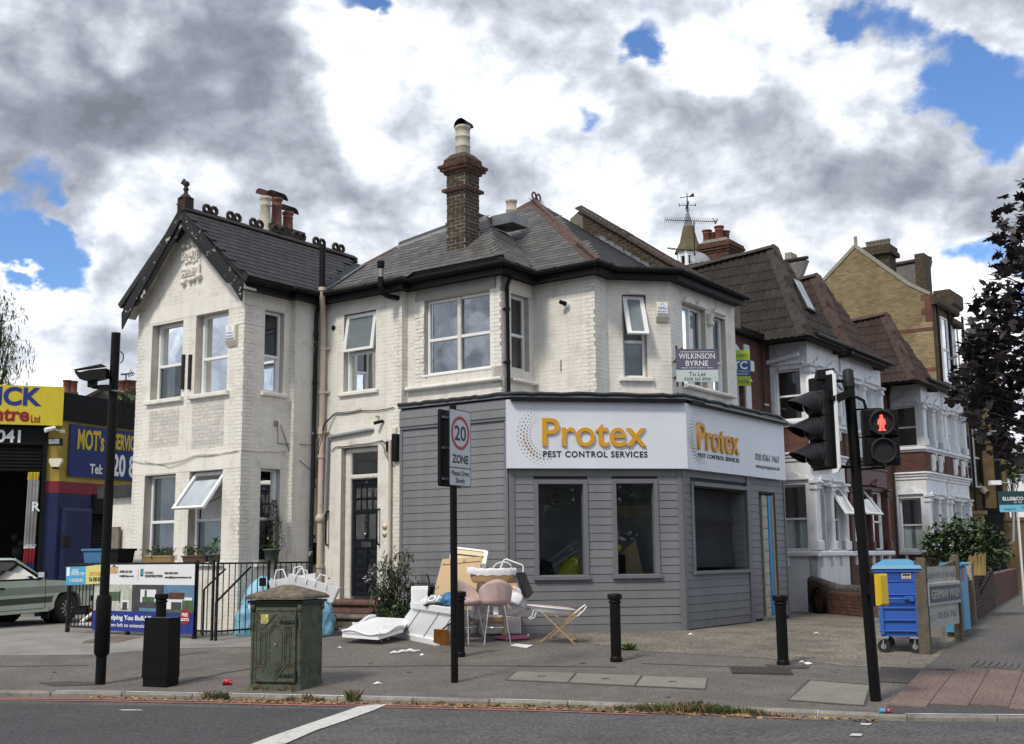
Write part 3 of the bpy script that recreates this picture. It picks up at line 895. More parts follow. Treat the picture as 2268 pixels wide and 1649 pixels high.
for k in range(26):
 u=k/26
 a=G(2165+400*u,1468+22*u);b=G(2152+420*u,1477+26*u)
 mb=MB();mb.bar(a+V((0,0,.02)),b+V((0,0,.02)),.04,.016);mb.build('rib',M['grey_asphalt'],gt)
for q in([(560,1478),(700,1455),(702,1456),(562,1480)],[(380,1516),(500,1490),(640,1466),(640,1467.5),(500,1492),(380,1518)],[(700,1478),(1000,1474),(1365,1478),(1365,1479),(1000,1475.2),(700,1479.2)],[(0,1477),(196,1474),(196,1475),(0,1478)],[(1420,1470),(1690,1480),(1690,1481),(1420,1471)]):
 sheet('pavement_crack',q,M['dark_asphalt'],.005)
for(x,y)in((740,1500),(905,1490),(1080,1500),(460,1500),(1290,1470),(1600,1540),(1480,1545),(820,1470),(120,1490),(1150,1475),(1850,1490),(2150,1440),(2100,1470)):
 p=G(x,y);r=random.uniform(.02,.04)
 sheet('gum_spot',None,M['dark_asphalt' if y%20 else 'slab'],.006,pts=[p+V((r*math.cos(a)*1.2,r*math.sin(a),0))for a in[k*.785 for k in range(8)]])
house=thing('corner_house','white painted brick corner house with gabled wing and slate roof above the grey shop','house',(-1.0,22.5,.44))
BR=Pieces('brick',M['white_brick'],300,'brickwork')
ZS,ZB=6.95,.2
def part_wall(fr,s0,s1,z0,z1,holes,name='wall',bricked=True,skip=(),thick=.22,P=BR,phase=0):
 w=wall_solid(fr,s0,s1,z0,z1,holes,thick,mj=1).build(name,[M['joint'],M['reveal']],house)
 if bricked:bricks(P,fr,s0,s1,z0,z1,list(holes)+list(skip),w,phase=phase)
 return w
def band(fr,s0,s1,z0,z1,d=.009,parent=None,m='white_render'):
 mb=MB();mb.fbox(fr,s0,s1,z0,z1,-.002,d);mb.build('render_band',M[m],parent or house)
L0=WF.s_at(300,900)
UW,GW=(5.0,6.62),(1.72,3.48)
wfh=[(-2.83,-1.84,5.0,6.60),(-1.44,-.47,5.0,6.62),(-2.89,-1.91,1.72,3.47),(-1.49,-.51,1.72,3.48)]
worn=[(-2.80,-1.87,4.02,4.78),(-1.46,-.52,3.92,4.88)]
bands=[(L0,0,6.62,6.93),(L0,0,3.49,3.83)]
w_wf=part_wall(WF,L0,0,ZB,ZS,wfh,skip=worn+bands)
for b in bands:band(WF,*b,parent=w_wf)
WB=Pieces('worn_brick',M['bare_brick'],300,'worn_brickwork')
for h in worn:
 m_=MB();m_.fbox(WF,*h,-.002,.0015);m_.build('worn_panel',M['grey_render'],w_wf)
 bricks(WB,WF,*h,[],w_wf,proud=.004,phase=1)
zap=WF.hit(400,478,.0)[1]
apx=-1.62
gmb=MB();gmb.prism([WF.p(L0,ZS,0),WF.p(0,ZS,0),WF.p(apx,zap,0)],NA*-.22)
w_g=gmb.build('gable',[M['joint']],house)
def in_gab(s,z):
 t=(z-ZS+.05)/(zap-ZS)
 return L0+(apx-L0)*t<s-.05 and s+.05<0+apx*t
bricks(BR,WF,L0,0,ZS,zap,[(-2.1,-1.15,7.28,8.22)],w_g,inside=in_gab)
SP=WR.s_at(643,800)
wrh=[(.52,1.03,5.0,6.64),(.50,1.01,1.70,3.52)]
w_wr=part_wall(WR,0,SP,ZB,ZS,wrh,skip=[(0,SP,6.66,6.93),(.3,SP,3.54,3.85)])
band(WR,0,SP,6.66,6.93,parent=w_wr);band(WR,.3,SP,3.54,3.85,parent=w_wr)
sp0=-(INN-NB*.12-(CB+BD*SP)).dot(BD)
w_p=part_wall(PIER,sp0,0,ZB,ZS,[],thick=.34)
FP=Fr(PIER.p(sp0,0),NB,NA)
bricks(BR,FP,-.12,-.001,ZB,ZS,[],w_p)
DR=DW.s_at(890,750)
DL=(INN-DW.O).dot(AD)
dwh=[(-4.27,-3.40,5.04,6.67),(-4.30,-3.32,.95,3.94)]
w_dw=part_wall(DW,DL,DR,ZB,ZS,dwh,skip=[(DL,DR,6.69,6.93),(-4.55,-3.1,3.96,4.35)])
band(DW,DL,DR,6.69,6.93,parent=w_dw);band(DW,-4.55,-3.1,3.96,4.35,parent=w_dw)
FJ=Fr(DW.p(DR,0),BD,NB)
mb=MB();mb.fbox(FJ,.0,.2,ZB,ZS,-.2,-.002);w_j=mb.build('wall',M['joint'],house)
bricks(BR,FJ,0,.17,4.5,ZS,[],w_j)
ML=(DW.p(DR,0)+BD*.17-MF.O).dot(AD);MQ=(Q1-MF.O).dot(AD)
mfh=[(-2.29,-.70,5.22,6.70)]
rough=(-2.52,-2.29,5.04,6.45)
w_mf=part_wall(MF,ML,MQ,4.4,ZS,mfh,skip=[(-2.52,-.55,6.70,6.96),(ML,MQ,4.95,5.22),rough])
mb=MB();mb.fbox(MF,-2.50,-.57,6.71,6.94,0,.03);mb.build('lintel',M['grey_render'],w_mf)
mb=MB();mb.bevbox(MF,ML+.02,MQ+.06,4.95,5.02,0,.13,.02);mb.build('sill',M['white_render'],w_mf)
mb=MB();mb.fbox(MF,-2.34,-.66,5.03,5.22,-.05,.012);mb.build('under_sill',M['old_wood_white'],w_mf)
RB=Pieces('lumpy_brick',M['white_brick'],300)
bricks(RB,MF,*rough,[],w_mf,proud=.022,phase=1)
MRL=(Q2-Q1).length
w_mr=part_wall(MR,0,MRL,4.4,ZS,[(.32,.90,5.22,6.66)],skip=[(0,MRL,6.67,6.95),(.2,MRL,4.95,5.2)],thick=.2)
mb=MB();mb.bevbox(MR,.24,MRL-.02,4.97,5.03,0,.11,.02);mb.build('sill',M['white_render'],w_mr)
mb=MB();mb.bevbox(MR,.28,MRL-.08,6.70,6.93,0,.02,.015);mb.build('panel',M['white_render'],w_mr)
UAL=(Q3-Q2).length
w_ua=part_wall(UA,0,UAL,4.4,ZS,[])
URL=(Q4-Q3).length
w_ur=part_wall(UR,0,URL,4.4,ZS,[])
USL=(Q5-Q4).length
w_us=part_wall(US,0,USL,4.4,ZS,[(.28,.75,5.06,6.66)],skip=[(0,USL,6.72,6.93)])
band(US,0,USL,6.72,6.93,parent=w_us)
UBL=(Q6-Q5).length
w_ub=part_wall(UB,0,UBL,4.4,ZS,[(.50,1.50,5.02,6.62),(1.76,2.42,5.02,6.60)],skip=[(0,UBL,6.72,6.93)])
band(UB,0,UBL,6.72,6.93,parent=w_ub)
FE=Fr(Q6-AD*.01-BD*.23,-AD,BD)
w_e=part_wall(FE,.0,6.0,.4,6.9,[],bricked=False)
bl=WF.p(L0,0);
FWL=Fr(bl+BD*9.0,-BD,-NB)
part_wall(FWL,0,9.0,ZB,ZS,[],bricked=False)
FBK=Fr(Q6-AD*6,(WF.p(L0,0)+BD*9.0-(Q6-AD*6)),BD)
part_wall(FBK,0,FBK.O.__sub__(WF.p(L0,0)+BD*9.0).length,ZB,ZS,[],bricked=False)
S_=(.05,.05,.05)
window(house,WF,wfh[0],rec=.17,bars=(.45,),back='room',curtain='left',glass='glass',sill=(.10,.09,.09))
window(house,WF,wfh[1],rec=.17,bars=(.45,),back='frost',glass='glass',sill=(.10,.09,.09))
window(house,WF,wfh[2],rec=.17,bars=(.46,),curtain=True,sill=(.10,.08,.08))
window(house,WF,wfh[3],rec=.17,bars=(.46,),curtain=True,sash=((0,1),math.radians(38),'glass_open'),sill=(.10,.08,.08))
window(house,WR,wrh[0],rec=.10,bars=(.45,),back='room',sill=(.08,.08,.07))
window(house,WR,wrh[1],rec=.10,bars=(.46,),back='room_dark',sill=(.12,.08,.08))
window(house,DW,dwh[0],rec=.12,bars=(.50,),back='frost',sash=((0,1),math.radians(9),'frost_pane'),sill=(.10,.07,.07))
mw=window(house,MF,mfh[0],rec=.10,bars=(.47,),mull=(.5,),back='frost',glass='glass_sky')
mb=MB();mb.bevbox(MF,-1.535,-1.455,5.23,6.69,-.12,-.075,.01);mb.build('old_mullion',M['old_wood_white'],mw)
mb=MB();mb.bevbox(MF,-2.34,-.66,5.185,5.235,-.14,.03,.012);mb.build('window_board',M['upvc'],mw)
window(house,MR,(.32,.90,5.22,6.66),rec=.10,bars=(.47,),back='room',room=.25)
window(house,US,(.28,.75,5.06,6.66),rec=.12,bars=(.44,),back='frost',sash=((0,1),math.radians(24),'frost_pane'),sill=(.10,.08,.08))
window(house,UB,(.50,1.50,5.02,6.62),rec=.10,bars=(.40,),mull=(.5,),back='room',curtain=True)
window(house,UB,(1.76,2.42,5.02,6.60),rec=.10,bars=(.40,),back='room',curtain=True)
mb=MB();mb.bevbox(UB,.42,2.62,4.93,5.0,0,.12,.02);mb.build('sill',M['white_render'],w_ub)
def hood(fr,s0,s1,z,parent):
 n=8;mb=MB()
 prof=[(s0,0),(s0+.05,.03),(s0+.10,.075),((s0+s1)/2,.085),(s1-.10,.075),(s1-.05,.03),(s1,0)]
 pts=[fr.p(a,z+b,.07)for a,b in prof]
 mb.prism(pts,-fr.N*.07)
 mb.bevbox(fr,s0-.02,s1+.02,z-.035,z,0,.085,.01)
 mb.build('window_hood',M['white_render'],parent)
hood(US,.40,.72,6.69,w_us)
for a,b in((.52,.96),(1.04,1.48),(1.80,2.34)):hood(UB,a,b,6.66,w_ub)
mb=MB();mb.lathe([(.0,0),(.07,.02),(.09,.08),(.05,.14),(.08,.2),(.1,.26)],UB.p(1.63,6.30,.05),8,phase=.5);mb.build('corbel',M['white_render'],w_ub)
BR.finish(house);WB.finish(house);RB.finish(house)
# ---- front door
dz0,dz1=1.03,3.30
door=MB()
dfr=DW
d_=-.16
door.fbox(dfr,-4.12,-3.36,dz0,dz1,d_-.05,d_)
door.bevbox(dfr,-4.12,-3.36,3.20,dz1,d_,d_+.018,.008)
door.bevbox(dfr,-4.12,-4.04,dz0,3.20,d_,d_+.018,.006);door.bevbox(dfr,-3.43,-3.36,dz0,3.20,d_,d_+.018,.006)
door.bevbox(dfr,-4.04,-3.43,2.64,2.70,d_,d_+.018,.006)
door.bevbox(dfr,-4.04,-3.43,1.95,2.12,d_,d_+.018,.006)
door.bevbox(dfr,-4.04,-3.43,dz0,1.12,d_,d_+.018,.006)
door.bevbox(dfr,-3.775,-3.70,1.12,2.64,d_,d_+.022,.006)
door.bevbox(dfr,-4.04,-3.43,1.50,1.57,d_,d_+.016,.006)
door.bevbox(dfr,-4.04,-3.43,2.91,2.94,d_,d_+.016,.006)
for s in(-3.89,-3.74,-3.585):door.bevbox(dfr,s-.015,s+.015,2.70,3.20,d_,d_+.016,.005)
for a,b in((-4.02,-3.79),(-3.68,-3.45)):
 for c,e in((1.14,1.30),(1.32,1.48),(1.59,1.75),(1.77,1.93)):
  m2=(a+b)/2;n2=(c+e)/2
  door.add([dfr.p(a,c,d_+.004),dfr.p(b,c,d_+.004),dfr.p(b,e,d_+.004),dfr.p(a,e,d_+.004),dfr.p(m2,n2,d_+.02)],[(0,1,4),(1,2,4),(2,3,4),(3,0,4)])
dr=door.build('front_door',M['door_black'],house)
gl=MB();gl.fbox(dfr,-4.02,-3.79,2.14,2.62,d_-.002,d_+.004);gl.fbox(dfr,-3.68,-3.45,2.14,2.62,d_-.002,d_+.004)
for i in range(4):
 for j in range(2):
  a=[-4.03,-3.87,-3.72,-3.565][i]
  gl.fbox(dfr,a,a+.12,2.715+j*.235,2.895+j*.235,d_-.002,d_+.003)
M['obscure']=mat('obscured_glass',(.05,.055,.055),.18,var=.2,bump=.6,bs=120,spec=.7)
gl.build('pane',M['obscure'],dr)
mb=MB();mb.bevbox(dfr,-3.86,-3.60,1.985,2.075,d_+.018,d_+.032,.006);mb.build('letter_box',M['chrome'],dr)
mb=MB();mb.lathe([(.0,0),(.03,.0),(.035,.02),(.02,.045),(0,.05)],dfr.p(-3.74,2.235,d_+.02),12,mtx=Matrix(((AD.x,0,NA.x),(AD.y,0,NA.y),(0,1,0))));mb.build('door_knob',M['chrome'],dr)
for s,z,h in(('1',2.555,.07),('9',2.46,.07),('1',2.365,.07),('A',2.275,.07)):ftext(s,dfr,-3.735,z,h,M['chrome'],dr,d=d_+.024,bold=.01)
ftext('191',dfr,-3.74,3.222,.045,M['chrome'],dr,d=d_+.02,bold=.01)
mb=MB();
mb.bevbox(dfr,-4.29,-4.13,.98,3.92,-.22,-.10,.02);mb.bevbox(dfr,-3.355,-3.325,.98,3.92,-.22,-.10,.01)
mb.bevbox(dfr,-4.13,-3.355,3.84,3.92,-.22,-.10,.015);mb.bevbox(dfr,-4.13,-3.355,3.31,3.40,-.22,-.07,.02)
fo=mb.build('door_frame',M['old_wood_white'],house)
mb=MB();mb.fbox(dfr,-4.13,-3.355,3.40,3.84,-.17,-.16);mb.build('fanlight',M['glass'],fo)
mb=MB();mb.fbox(dfr,-4.13,-3.355,3.40,3.84,-.5,-.48);mb.build('hall_lining',M['room'],fo)
M['red_step']=mat('red_painted_step',(.17,.085,.065),.8,var=.2,vs=5,col2=(.08,.06,.05),c2s=6,c2w=.1,c2t=.55,bump=.4)
M['stone_step']=mat('stone_step',(.20,.185,.16),.9,var=.2,vs=4,col2=(.10,.09,.08),c2s=6,c2w=.12,c2t=.55,bump=.5)
for(a,b,z0,z1,dd,mm)in((-4.50,-3.05,.86,.98,.30,'red_step'),(-4.46,-3.10,.72,.86,.24,'red_step'),(-4.75,-2.95,.62,.72,.62,'stone_step'),(-4.70,-3.0,.40,.62,.56,'stone_step'),(-4.85,-2.9,.30,.50,.95,'stone_step')):
 mb=MB();mb.bevbox(DW,a,b,z0,z1,.0,dd,.035 if z1-z0<.13 else .015);mb.build('door_step',M[mm],house)
for s in(-4.62,-3.26):
 mb=MB();mb.tube([DW.p(s,2.02,0),DW.p(s,2.03,.06),DW.p(s,2.10,.08),DW.p(s,2.62,.08),DW.p(s,2.69,.06),DW.p(s,2.70,0)],.018,8);mb.build('grab_rail',M['plastic_black'],house)
for z in(2.36,2.22):
 mb=MB();mb.lathe([(0,0),(.055,0),(.055,.02),(.02,.03),(.018,.04),(0,.042)],DW.p(-3.12,z,.004),12,mtx=Matrix(((AD.x,0,NA.x),(AD.y,0,NA.y),(0,1,0))));mb.build('door_bell',M['cream_plastic'],house)
mb=MB();mb.cyl(DW.p(-4.56,6.42,-.02),DW.p(-4.56,6.42,.012),.055,n=14);mb.build('vent_hole',M['room_dark'],house)
# ---- eaves
def offset_path(pts,ov):
 out=[]
 for i,p in enumerate(pts):
  ns=[]
  if i>0:d=(pts[i]-pts[i-1]).normalized();ns.append(V((d.y,-d.x,0)))
  if i<len(pts)-1:d=(pts[i+1]-pts[i]).normalized();ns.append(V((d.y,-d.x,0)))
  if len(ns)==1:out.append(p+ns[0]*ov)
  else:
   b=(ns[0]+ns[1]);c=b.dot(ns[0])
   out.append(p+b*(ov/max(c,.3)))
 return out
WPTS=[WF.p(0,0)-BD*.22,CB+BD*(SP),PIER.p(sp0,0),INN]
EPTS=[INN-BD*.01+NB*.0,DW.p(DR,0),DW.p(DR,0)+BD*.17,Q1,Q2,Q3,Q4,Q5,Q6]
OV=.27
e_w=offset_path([WPTS[0],CB+BD*SP,PIER.p(sp0,0),INN],OV)
e_m=offset_path([DW.p(DL,0)]+EPTS[1:],OV)
ic=e_m[0]
n_=PIER.O+NB*OV
e_w[-1]=planhit(n_,BD,704,700)*1.0
def lineX(p,d,q,e):
 den=d.x*e.y-d.y*e.x
 t=((q.x-p.x)*e.y-(q.y-p.y)*e.x)/den
 return p+d*t
IC=lineX(n_,BD,DW.p(DL,0)+NA*OV,AD);IC.z=0
e_w[-1]=IC;e_m[0]=IC
def up(p,z):return V((p.x,p.y,z))
def eaves(path,inner,name='fascia'):
 mb=MB()
 for a,b in zip(path,path[1:]):
  d=(b-a).normalized();n=V((d.y,-d.x,0))
  mb.hexa([up(a,6.90),up(b,6.90),up(b,6.90)-n*.025,up(a,6.90)-n*.025,up(a,7.10),up(b,7.10),up(b,7.10)-n*.025,up(a,7.10)-n*.025])
 mb.build(name,M['black_paint'],house)
 mb=MB()
 for i in range(len(path)-1):
  mb.quad(up(path[i],6.93),up(path[i+1],6.93),up(inner[i+1],6.93),up(inner[i],6.93))
 mb.build('soffit',M['black_paint'],house)
 g=MB()
 gp_=[]
 off=offset_path(path,.06)
 g.tube([up(p,7.07)for p in off],.058,10)
 for a,b in zip(off,off[1:]):
  L=(b-a).length;k=.4
  while k<L:
   p=a+(b-a)*(k/L);d=(b-a).normalized()*.02
   g.cyl(up(p-d,7.07),up(p+d,7.07),.066,n=10);k+=.9
 g.build('gutter',M['black_paint'],house)
e_w[-1]=IC-(e_w[-2]-e_w[-1]).normalized()*0
eaves(e_w,[WPTS[0],CB+BD*SP,PIER.p(sp0,0),INN])
eaves(e_m,[DW.p(DL,0)]+EPTS[1:])
# ---- roofs
SL=Pieces('slate',M['slate'],300,'slates')
SD_=Pieces('dark_slate',M['slate_dark'],300,'dark_slates')
def roof_slab(sl,poly,name,th=.12,m='slate'):
 mb=MB();mb.prism([sl.p(a,b,0)for a,b in poly],sl.n*-th)
 return mb.build(name,M[m],house)
def ridge_run(a,b,w,h,n,m,name='ridge_tile',parent=None,side=None):
 """run of ridge tiles from a to b"""
 a=V(a);b=V(b);d=(b-a)
 L=d.length;d.normalize();k=max(1,int(round(L/n)))
 side=(side or d.cross(V((0,0,1)))).normalized();upv=side.cross(d)
 if upv.z<0:upv=-upv
 for i in range(k):
  p=a+d*(L*i/k+.004);q=a+d*(L*(i+1)/k-.004)
  j=random.uniform(-.006,.006)
  mb=MB()
  prof=[(-w,-h),(-w*.93,-h+.035),(-w*.12,.02),(w*.12,.02),(w*.93,-h+.035),(w,-h)]
  A=[p+side*x+upv*(y+j)for x,y in prof];B=[q+side*x+upv*(y+j)for x,y in prof]
  n6=6
  mb.add(A+B,[tuple(range(5,-1,-1)),tuple(range(6,12))]+[(t_,(t_+1)%6,(t_+1)%6+6,t_+6)for t_ in range(6)])
  mb.build(name,M[m],parent or house)
ZR=WF.hit(402,462,.3)[1]
RidgeA=WF.p(apx,ZR,.30)
eave_w=n_+BD*((WF.p(0,0,.30)-PIER.O).dot(BD));
half=(RidgeA-eave_w).dot(-NB);half=abs(half)
pw=math.atan2(ZR-7.10,half)
SW=Slope(up(eave_w,7.10),BD,NB,pw)
LW=half/math.cos(pw)
Rend=(BD*1.0)
q=SW.hit(801,589)
rl=q[0]
lend=(IC-eave_w).dot(BD)
wing_poly=[(0,0),(lend+.05,0),(rl+.1,LW),(0,LW)]
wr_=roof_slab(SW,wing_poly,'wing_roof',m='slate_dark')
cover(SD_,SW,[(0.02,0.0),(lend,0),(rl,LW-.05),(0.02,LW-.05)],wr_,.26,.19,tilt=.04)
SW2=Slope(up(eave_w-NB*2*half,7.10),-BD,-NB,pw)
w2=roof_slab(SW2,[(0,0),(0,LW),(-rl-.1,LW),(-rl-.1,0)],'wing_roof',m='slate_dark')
def zline(p,z):return V((p.x,p.y,z))
rA,rB=SW.p(-.02,LW,.03),SW.p(rl,LW,.03)
ridge_run(rA,rB,.15,.10,.42,'ridge_dark')
Ld=(rB-rA).length;k=0;s=.62
while s<Ld-.2:
 for t in(0,.19):
  c=rA+BD*(s+t)+V((0,0,.10))
  mb=MB();ring=[]
  for j in range(8):
   a=math.pi*(j+.5)/4
   ring.append(c+BD*(.078*math.cos(a))+V((0,0,.078*math.sin(a))))
  mb.tube(ring,.042,6,closed=True)
  mb.build('ridge_crest',M['ridge_dark'],house)
 s+=.63
mb=MB()
c=rA+BD*.08
mb.bar(c+V((0,0,-.10)),c+V((0,0,.20)),.24,.22,up=BD)
mb.lathe([(.15,0),(.08,.08),(.045,.11),(.04,.18),(.065,.20),(.04,.23),(.045,.27),(.075,.31),(.06,.36),(.0,.38)],c+V((0,0,.18)),10)
mb.tube([c+V((0,0,.50))-AD*.02,c+V((0,0,.58))-AD*.07,c+V((0,0,.52))-AD*.12],.045,6)
mb.build('finial',M['ridge_dark'],house)
def barge(sgn):
 n=1
 top=WF.p(apx,ZR+.06,.30)
 tz=ZR+.06
 if sgn>0:foot_s,foot_z=WF.hit(540,628,.3)
 else:foot_s,foot_z=WF.hit(272,694,.3)
 a=WF.p(apx,tz,.30);b=WF.p(foot_s,foot_z,.30)
 d=(b-a).normalized();dn=V((0,0,-1))-d*(V((0,0,-1)).dot(d));dn.normalize()
 mb=MB()
 mb.prism([a,b,b+V((0,0,-.38))-d*.04,b-d*.25+dn*.22,a+V((0,0,-.30))],NA*.035)
 o=mb.build('barge_board',M['black_flaky'],house)
 mb=MB()
 mb.prism([a+V((0,0,-.32)),b-d*.32+dn*.22,b-d*.42+dn*.30,a+V((0,0,-.46))],NA*-.03)
 mb.build('inner_board',M['black_flaky'],house)
 mb=MB()
 mb.prism([a+V((0,0,-.06)),b+V((0,0,-.06)),b+V((0,0,-.10)),a+V((0,0,-.10))],BD*.32)
 mb.build('verge_soffit',M['reveal'],house)
barge(1);barge(-1)
mb=MB();mb.fbox(WF,WF.hit(300,690,.05)[0]-.16,WF.hit(300,690,.05)[0]+.10,6.93,7.02,-.1,.24);mb.build('verge_block',M['reveal'],house)
PR=math.radians(36)
S1=Slope(up(e_m[0],7.10),AD,NA,PR)
def hp(sl,x,y):return sl.hit(x,y)
Q1o=e_m[3];Q2o=e_m[4];Q3o=e_m[5];Q4o=e_m[6];Q5o=e_m[7];Q6o=e_m[8]
stepd=(MF.O-DW.O).dot(BD)
a_q1=(Q1o-S1.O).dot(AD)
b_q1=(stepd)/math.cos(PR)
a_step=(e_m[1]-S1.O).dot(AD)
hd=(BD-AD).normalized()
Tp=planhit(Q3o,hd,1184,447)
kT=(Tp-Q3o).length/math.sqrt(2)
qd=sight(1184,447);zT=CAM.z+qd.z*((Tp-V((0,0,0))).y/qd.y)
PR2=math.atan2(zT-7.10,kT)
S2=Slope(up(Q2o,7.10),AD,NA,PR2)
T=V((Tp.x,Tp.y,zT))
a3=(Q3o-Q2o).dot(AD)
Tl=((T-S2.O).dot(S2.e),(T-S2.O).dot(S2.u))
lft=S2.hit(1112,484)
poly2=[(-1.6,0.0),(a3,0),Tl,lft,(lft[0]-3.0,lft[1]-1.6)]
r2=roof_slab(S2,poly2,'main_roof')
cover(SL,S2,poly2,r2,.26,.185,tilt=.045)
ridge_run(S2.p(*lft,.03),T+V((0,0,.05)),.14,.09,.40,'ridge_red')
S1top=[S1.hit(x,y)for x,y in((801,592),(886,547),(989,509),(1062,487))]
tb_=S1top[-1]
k1=min((tb_[1]-b_q1),3.0)
poly1=[(0,0),(a_step,0),(a_step,b_q1),(a_q1,b_q1),(a_q1-(tb_[1]-b_q1)*math.cos(PR),tb_[1]),S1top[2],S1top[1],S1top[0]]
r1=roof_slab(S1,poly1,'main_roof')
cover(SL,S1,poly1,r1,.26,.185,tilt=.045)
S3=Slope(up(Q1o,7.10),BD,NB,PR)
L3=(Q2o-Q1o).length
kk=(tb_[1]-b_q1)
poly3=[(0,0),(L3,0),(L3+kk*math.cos(PR),kk),(kk*math.cos(PR),kk)]
r3=roof_slab(S3,poly3,'bay_roof')
cover(SL,S3,poly3,r3,.26,.185,tilt=.045)
S4=Slope(up(Q3o,7.10),BD,NB,PR2)
Tq=((T-S4.O).dot(S4.e),(T-S4.O).dot(S4.u))
endb=(Q6-Q3o).dot(BD)
poly4=[(0,0),(endb,0),(endb,Tq[1]),Tq]
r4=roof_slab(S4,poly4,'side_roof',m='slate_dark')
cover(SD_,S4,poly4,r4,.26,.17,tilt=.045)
ridge_run(up(Q3o,7.14)+V((0,0,.0)),T+V((0,0,.04)),.17,.11,.42,'ridge_red')
ridge_run(T+V((0,0,.04)),S4.p(endb,Tq[1],.03),.14,.09,.42,'ridge_dark')
ridge_run(S1.p(*S1top[0],.03),S1.p(*S1top[1],.03),.13,.08,.40,'ridge_red')
for t in(-.02,.17):
 c=T+BD*t+V((0,0,.14));ring=[c+BD*(.085*math.cos(math.pi*(j+.5)/4))+V((0,0,.085*math.sin(math.pi*(j+.5)/4)))for j in range(8)]
 mb=MB();mb.tube(ring,.024,6,closed=True);mb.build('ridge_crest',M['ridge_red'],house)
mb=MB();mb.prism([up(p,7.09)for p in(Q3o,Q4o,Q5o,Q6o,Q3o+BD*endb)],(0,0,-.05));mb.build('bay_flat_roof',M['felt'],house)
A_=S1.p(*S1top[1],.0);B_=S1.p(*S1top[2],0);C_=S1.p(*S1top[3],0)
for a,b,h in((A_,B_,.10),(B_,C_,.14)):
 mb=MB();mb.hexa([a+NA*.12+V((0,0,-.12)),b+NA*.12+V((0,0,-.12)),b-NA*.5+V((0,0,-.1)),a-NA*.5+V((0,0,-.1)),a+NA*.03+V((0,0,h)),b+NA*.03+V((0,0,h)),b-NA*.5+V((0,0,h)),a-NA*.5+V((0,0,h))])
 mb.build('lead_capping',M['felt'],house)
 mb=MB();d=(b-a)
 n=14
 pts=[a+d*(k/n)+NA*.16+V((0,0,-.10))+S1.u*random.uniform(-.06,.02)for k in range(n+1)]
 mb.add([a+NA*.10+V((0,0,.0)),b+NA*.10]+pts[::-1],[tuple(range(n+3))]);mb.build('lead_apron',M['lead'],house)
bx0=C_-NA*.45+AD*.08+V((0,0,.06))
mb=MB();mb.hexa([bx0+V((0,0,-.10))-AD*.12,bx0+AD*.46+V((0,0,-.10)),bx0+AD*.46-NA*.6+V((0,0,-.10)),bx0-NA*.6+V((0,0,-.10))-AD*.12,bx0+V((0,0,.13))-AD*.12,bx0+AD*.42+V((0,0,.13)),bx0+AD*.42-NA*.6+V((0,0,.13)),bx0-NA*.6+V((0,0,.13))-AD*.12]);mb.build('lead_box',M['lead'],house)
mb=MB();mb.lathe([(.115,0),(.115,.20),(.125,.21),(.125,.24),(.11,.25),(.11,.40),(.13,.42),(.13,.46),(.1,.47)],bx0+AD*.18-NA*.35+V((0,0,.05)),16);mb.build('chimney_pot',M['buff_pot'],house)
mb=MB()
back=-NA
for a,b in((A_,B_),(B_,C_),(S2.p(*lft),T)):
 mb.hexa([a+V((0,0,-.2)),b+V((0,0,-.2)),b+back*4+V((0,0,-3.2)),a+back*4+V((0,0,-3.2)),a,b,b+back*4+V((0,0,-3)),a+back*4+V((0,0,-3))])
mb.build('back_roof',M['slate'],house)
vA=SW.p(rl-.02,LW-.1,.04)
mb=MB()
v0=up(IC,7.13);v1=S1.p(*S1top[0],.03)
sd_=(v1-v0).normalized()
mb.quad(v0-BD*.02-AD*.02+V((0,0,.02)),v0+AD*.16+V((0,0,.03)),v1+AD*.16+V((0,0,.03)),v1-AD*.02+V((0,0,.02)))
mb.quad(v0-BD*.16+V((0,0,.03)),v0+V((0,0,.02)),v1+V((0,0,.02)),v1-BD*.16+V((0,0,.03)))
mb.build('valley_lead',M['lead'],house)
SL.finish(house);SD_.finish(house)
FPW=Fr(Q6-AD*8,AD,NA)
def pw_(x,y):s,z=FPW.hit(x,y);return s,z
pa=pw_(1290,461);pb=pw_(1545,612)
pz=lambda s:pa[1]+(pb[1]-pa[1])*(s-pa[0])/(pb[0]-pa[0])
smax=8.0
mb=MB();mb.prism([FPW.p(pa[0]-.05,6.5),FPW.p(smax,6.5),FPW.p(smax,pz(smax)),FPW.p(pa[0],pa[1]),FPW.p(pa[0]-.35,pa[1]-.2)],-NA*.3)
pwall=mb.build('party_wall',M['mortar_dark'],house)
SB=Pieces('stock_brick',M['stock_brick'],300,'stock_brickwork')
bricks(SB,FPW,pa[0],smax,7.2,pa[1],[],pwall,gap=.014,proud=.012,inside=lambda s,z:z<pz(s)-.05)
SB.finish(house)
dv=(FPW.p(pb[0],pb[1])-FPW.p(pa[0],pa[1])).normalized()
ridge_run(FPW.p(pa[0]-.1,pa[1]+.1,-.12),FPW.p(smax,pz(smax)+.06,-.12),.20,.12,.34,'ridge_dark','coping_tile')
mb=MB();s=pa[0]+.4
while s<smax-1.2:
 z=pz(s)-.42
 mb.add([FPW.p(s,z,.02),FPW.p(s+.22,z-.30,.02),FPW.p(s+.22,pz(s+.22)-.38,.02),FPW.p(s-.02,z+.0,.02)],[(0,1,2)])
 mb.add([FPW.p(s-.05,z-.02,.03),FPW.p(s+.30,z-.25,.03),FPW.p(s+.28,z-.32,.10),FPW.p(s-.07,z-.10,.10)],[(0,1,2,3)])
 s+=.22
mb.build('stepped_flashing',M['lead'],house)
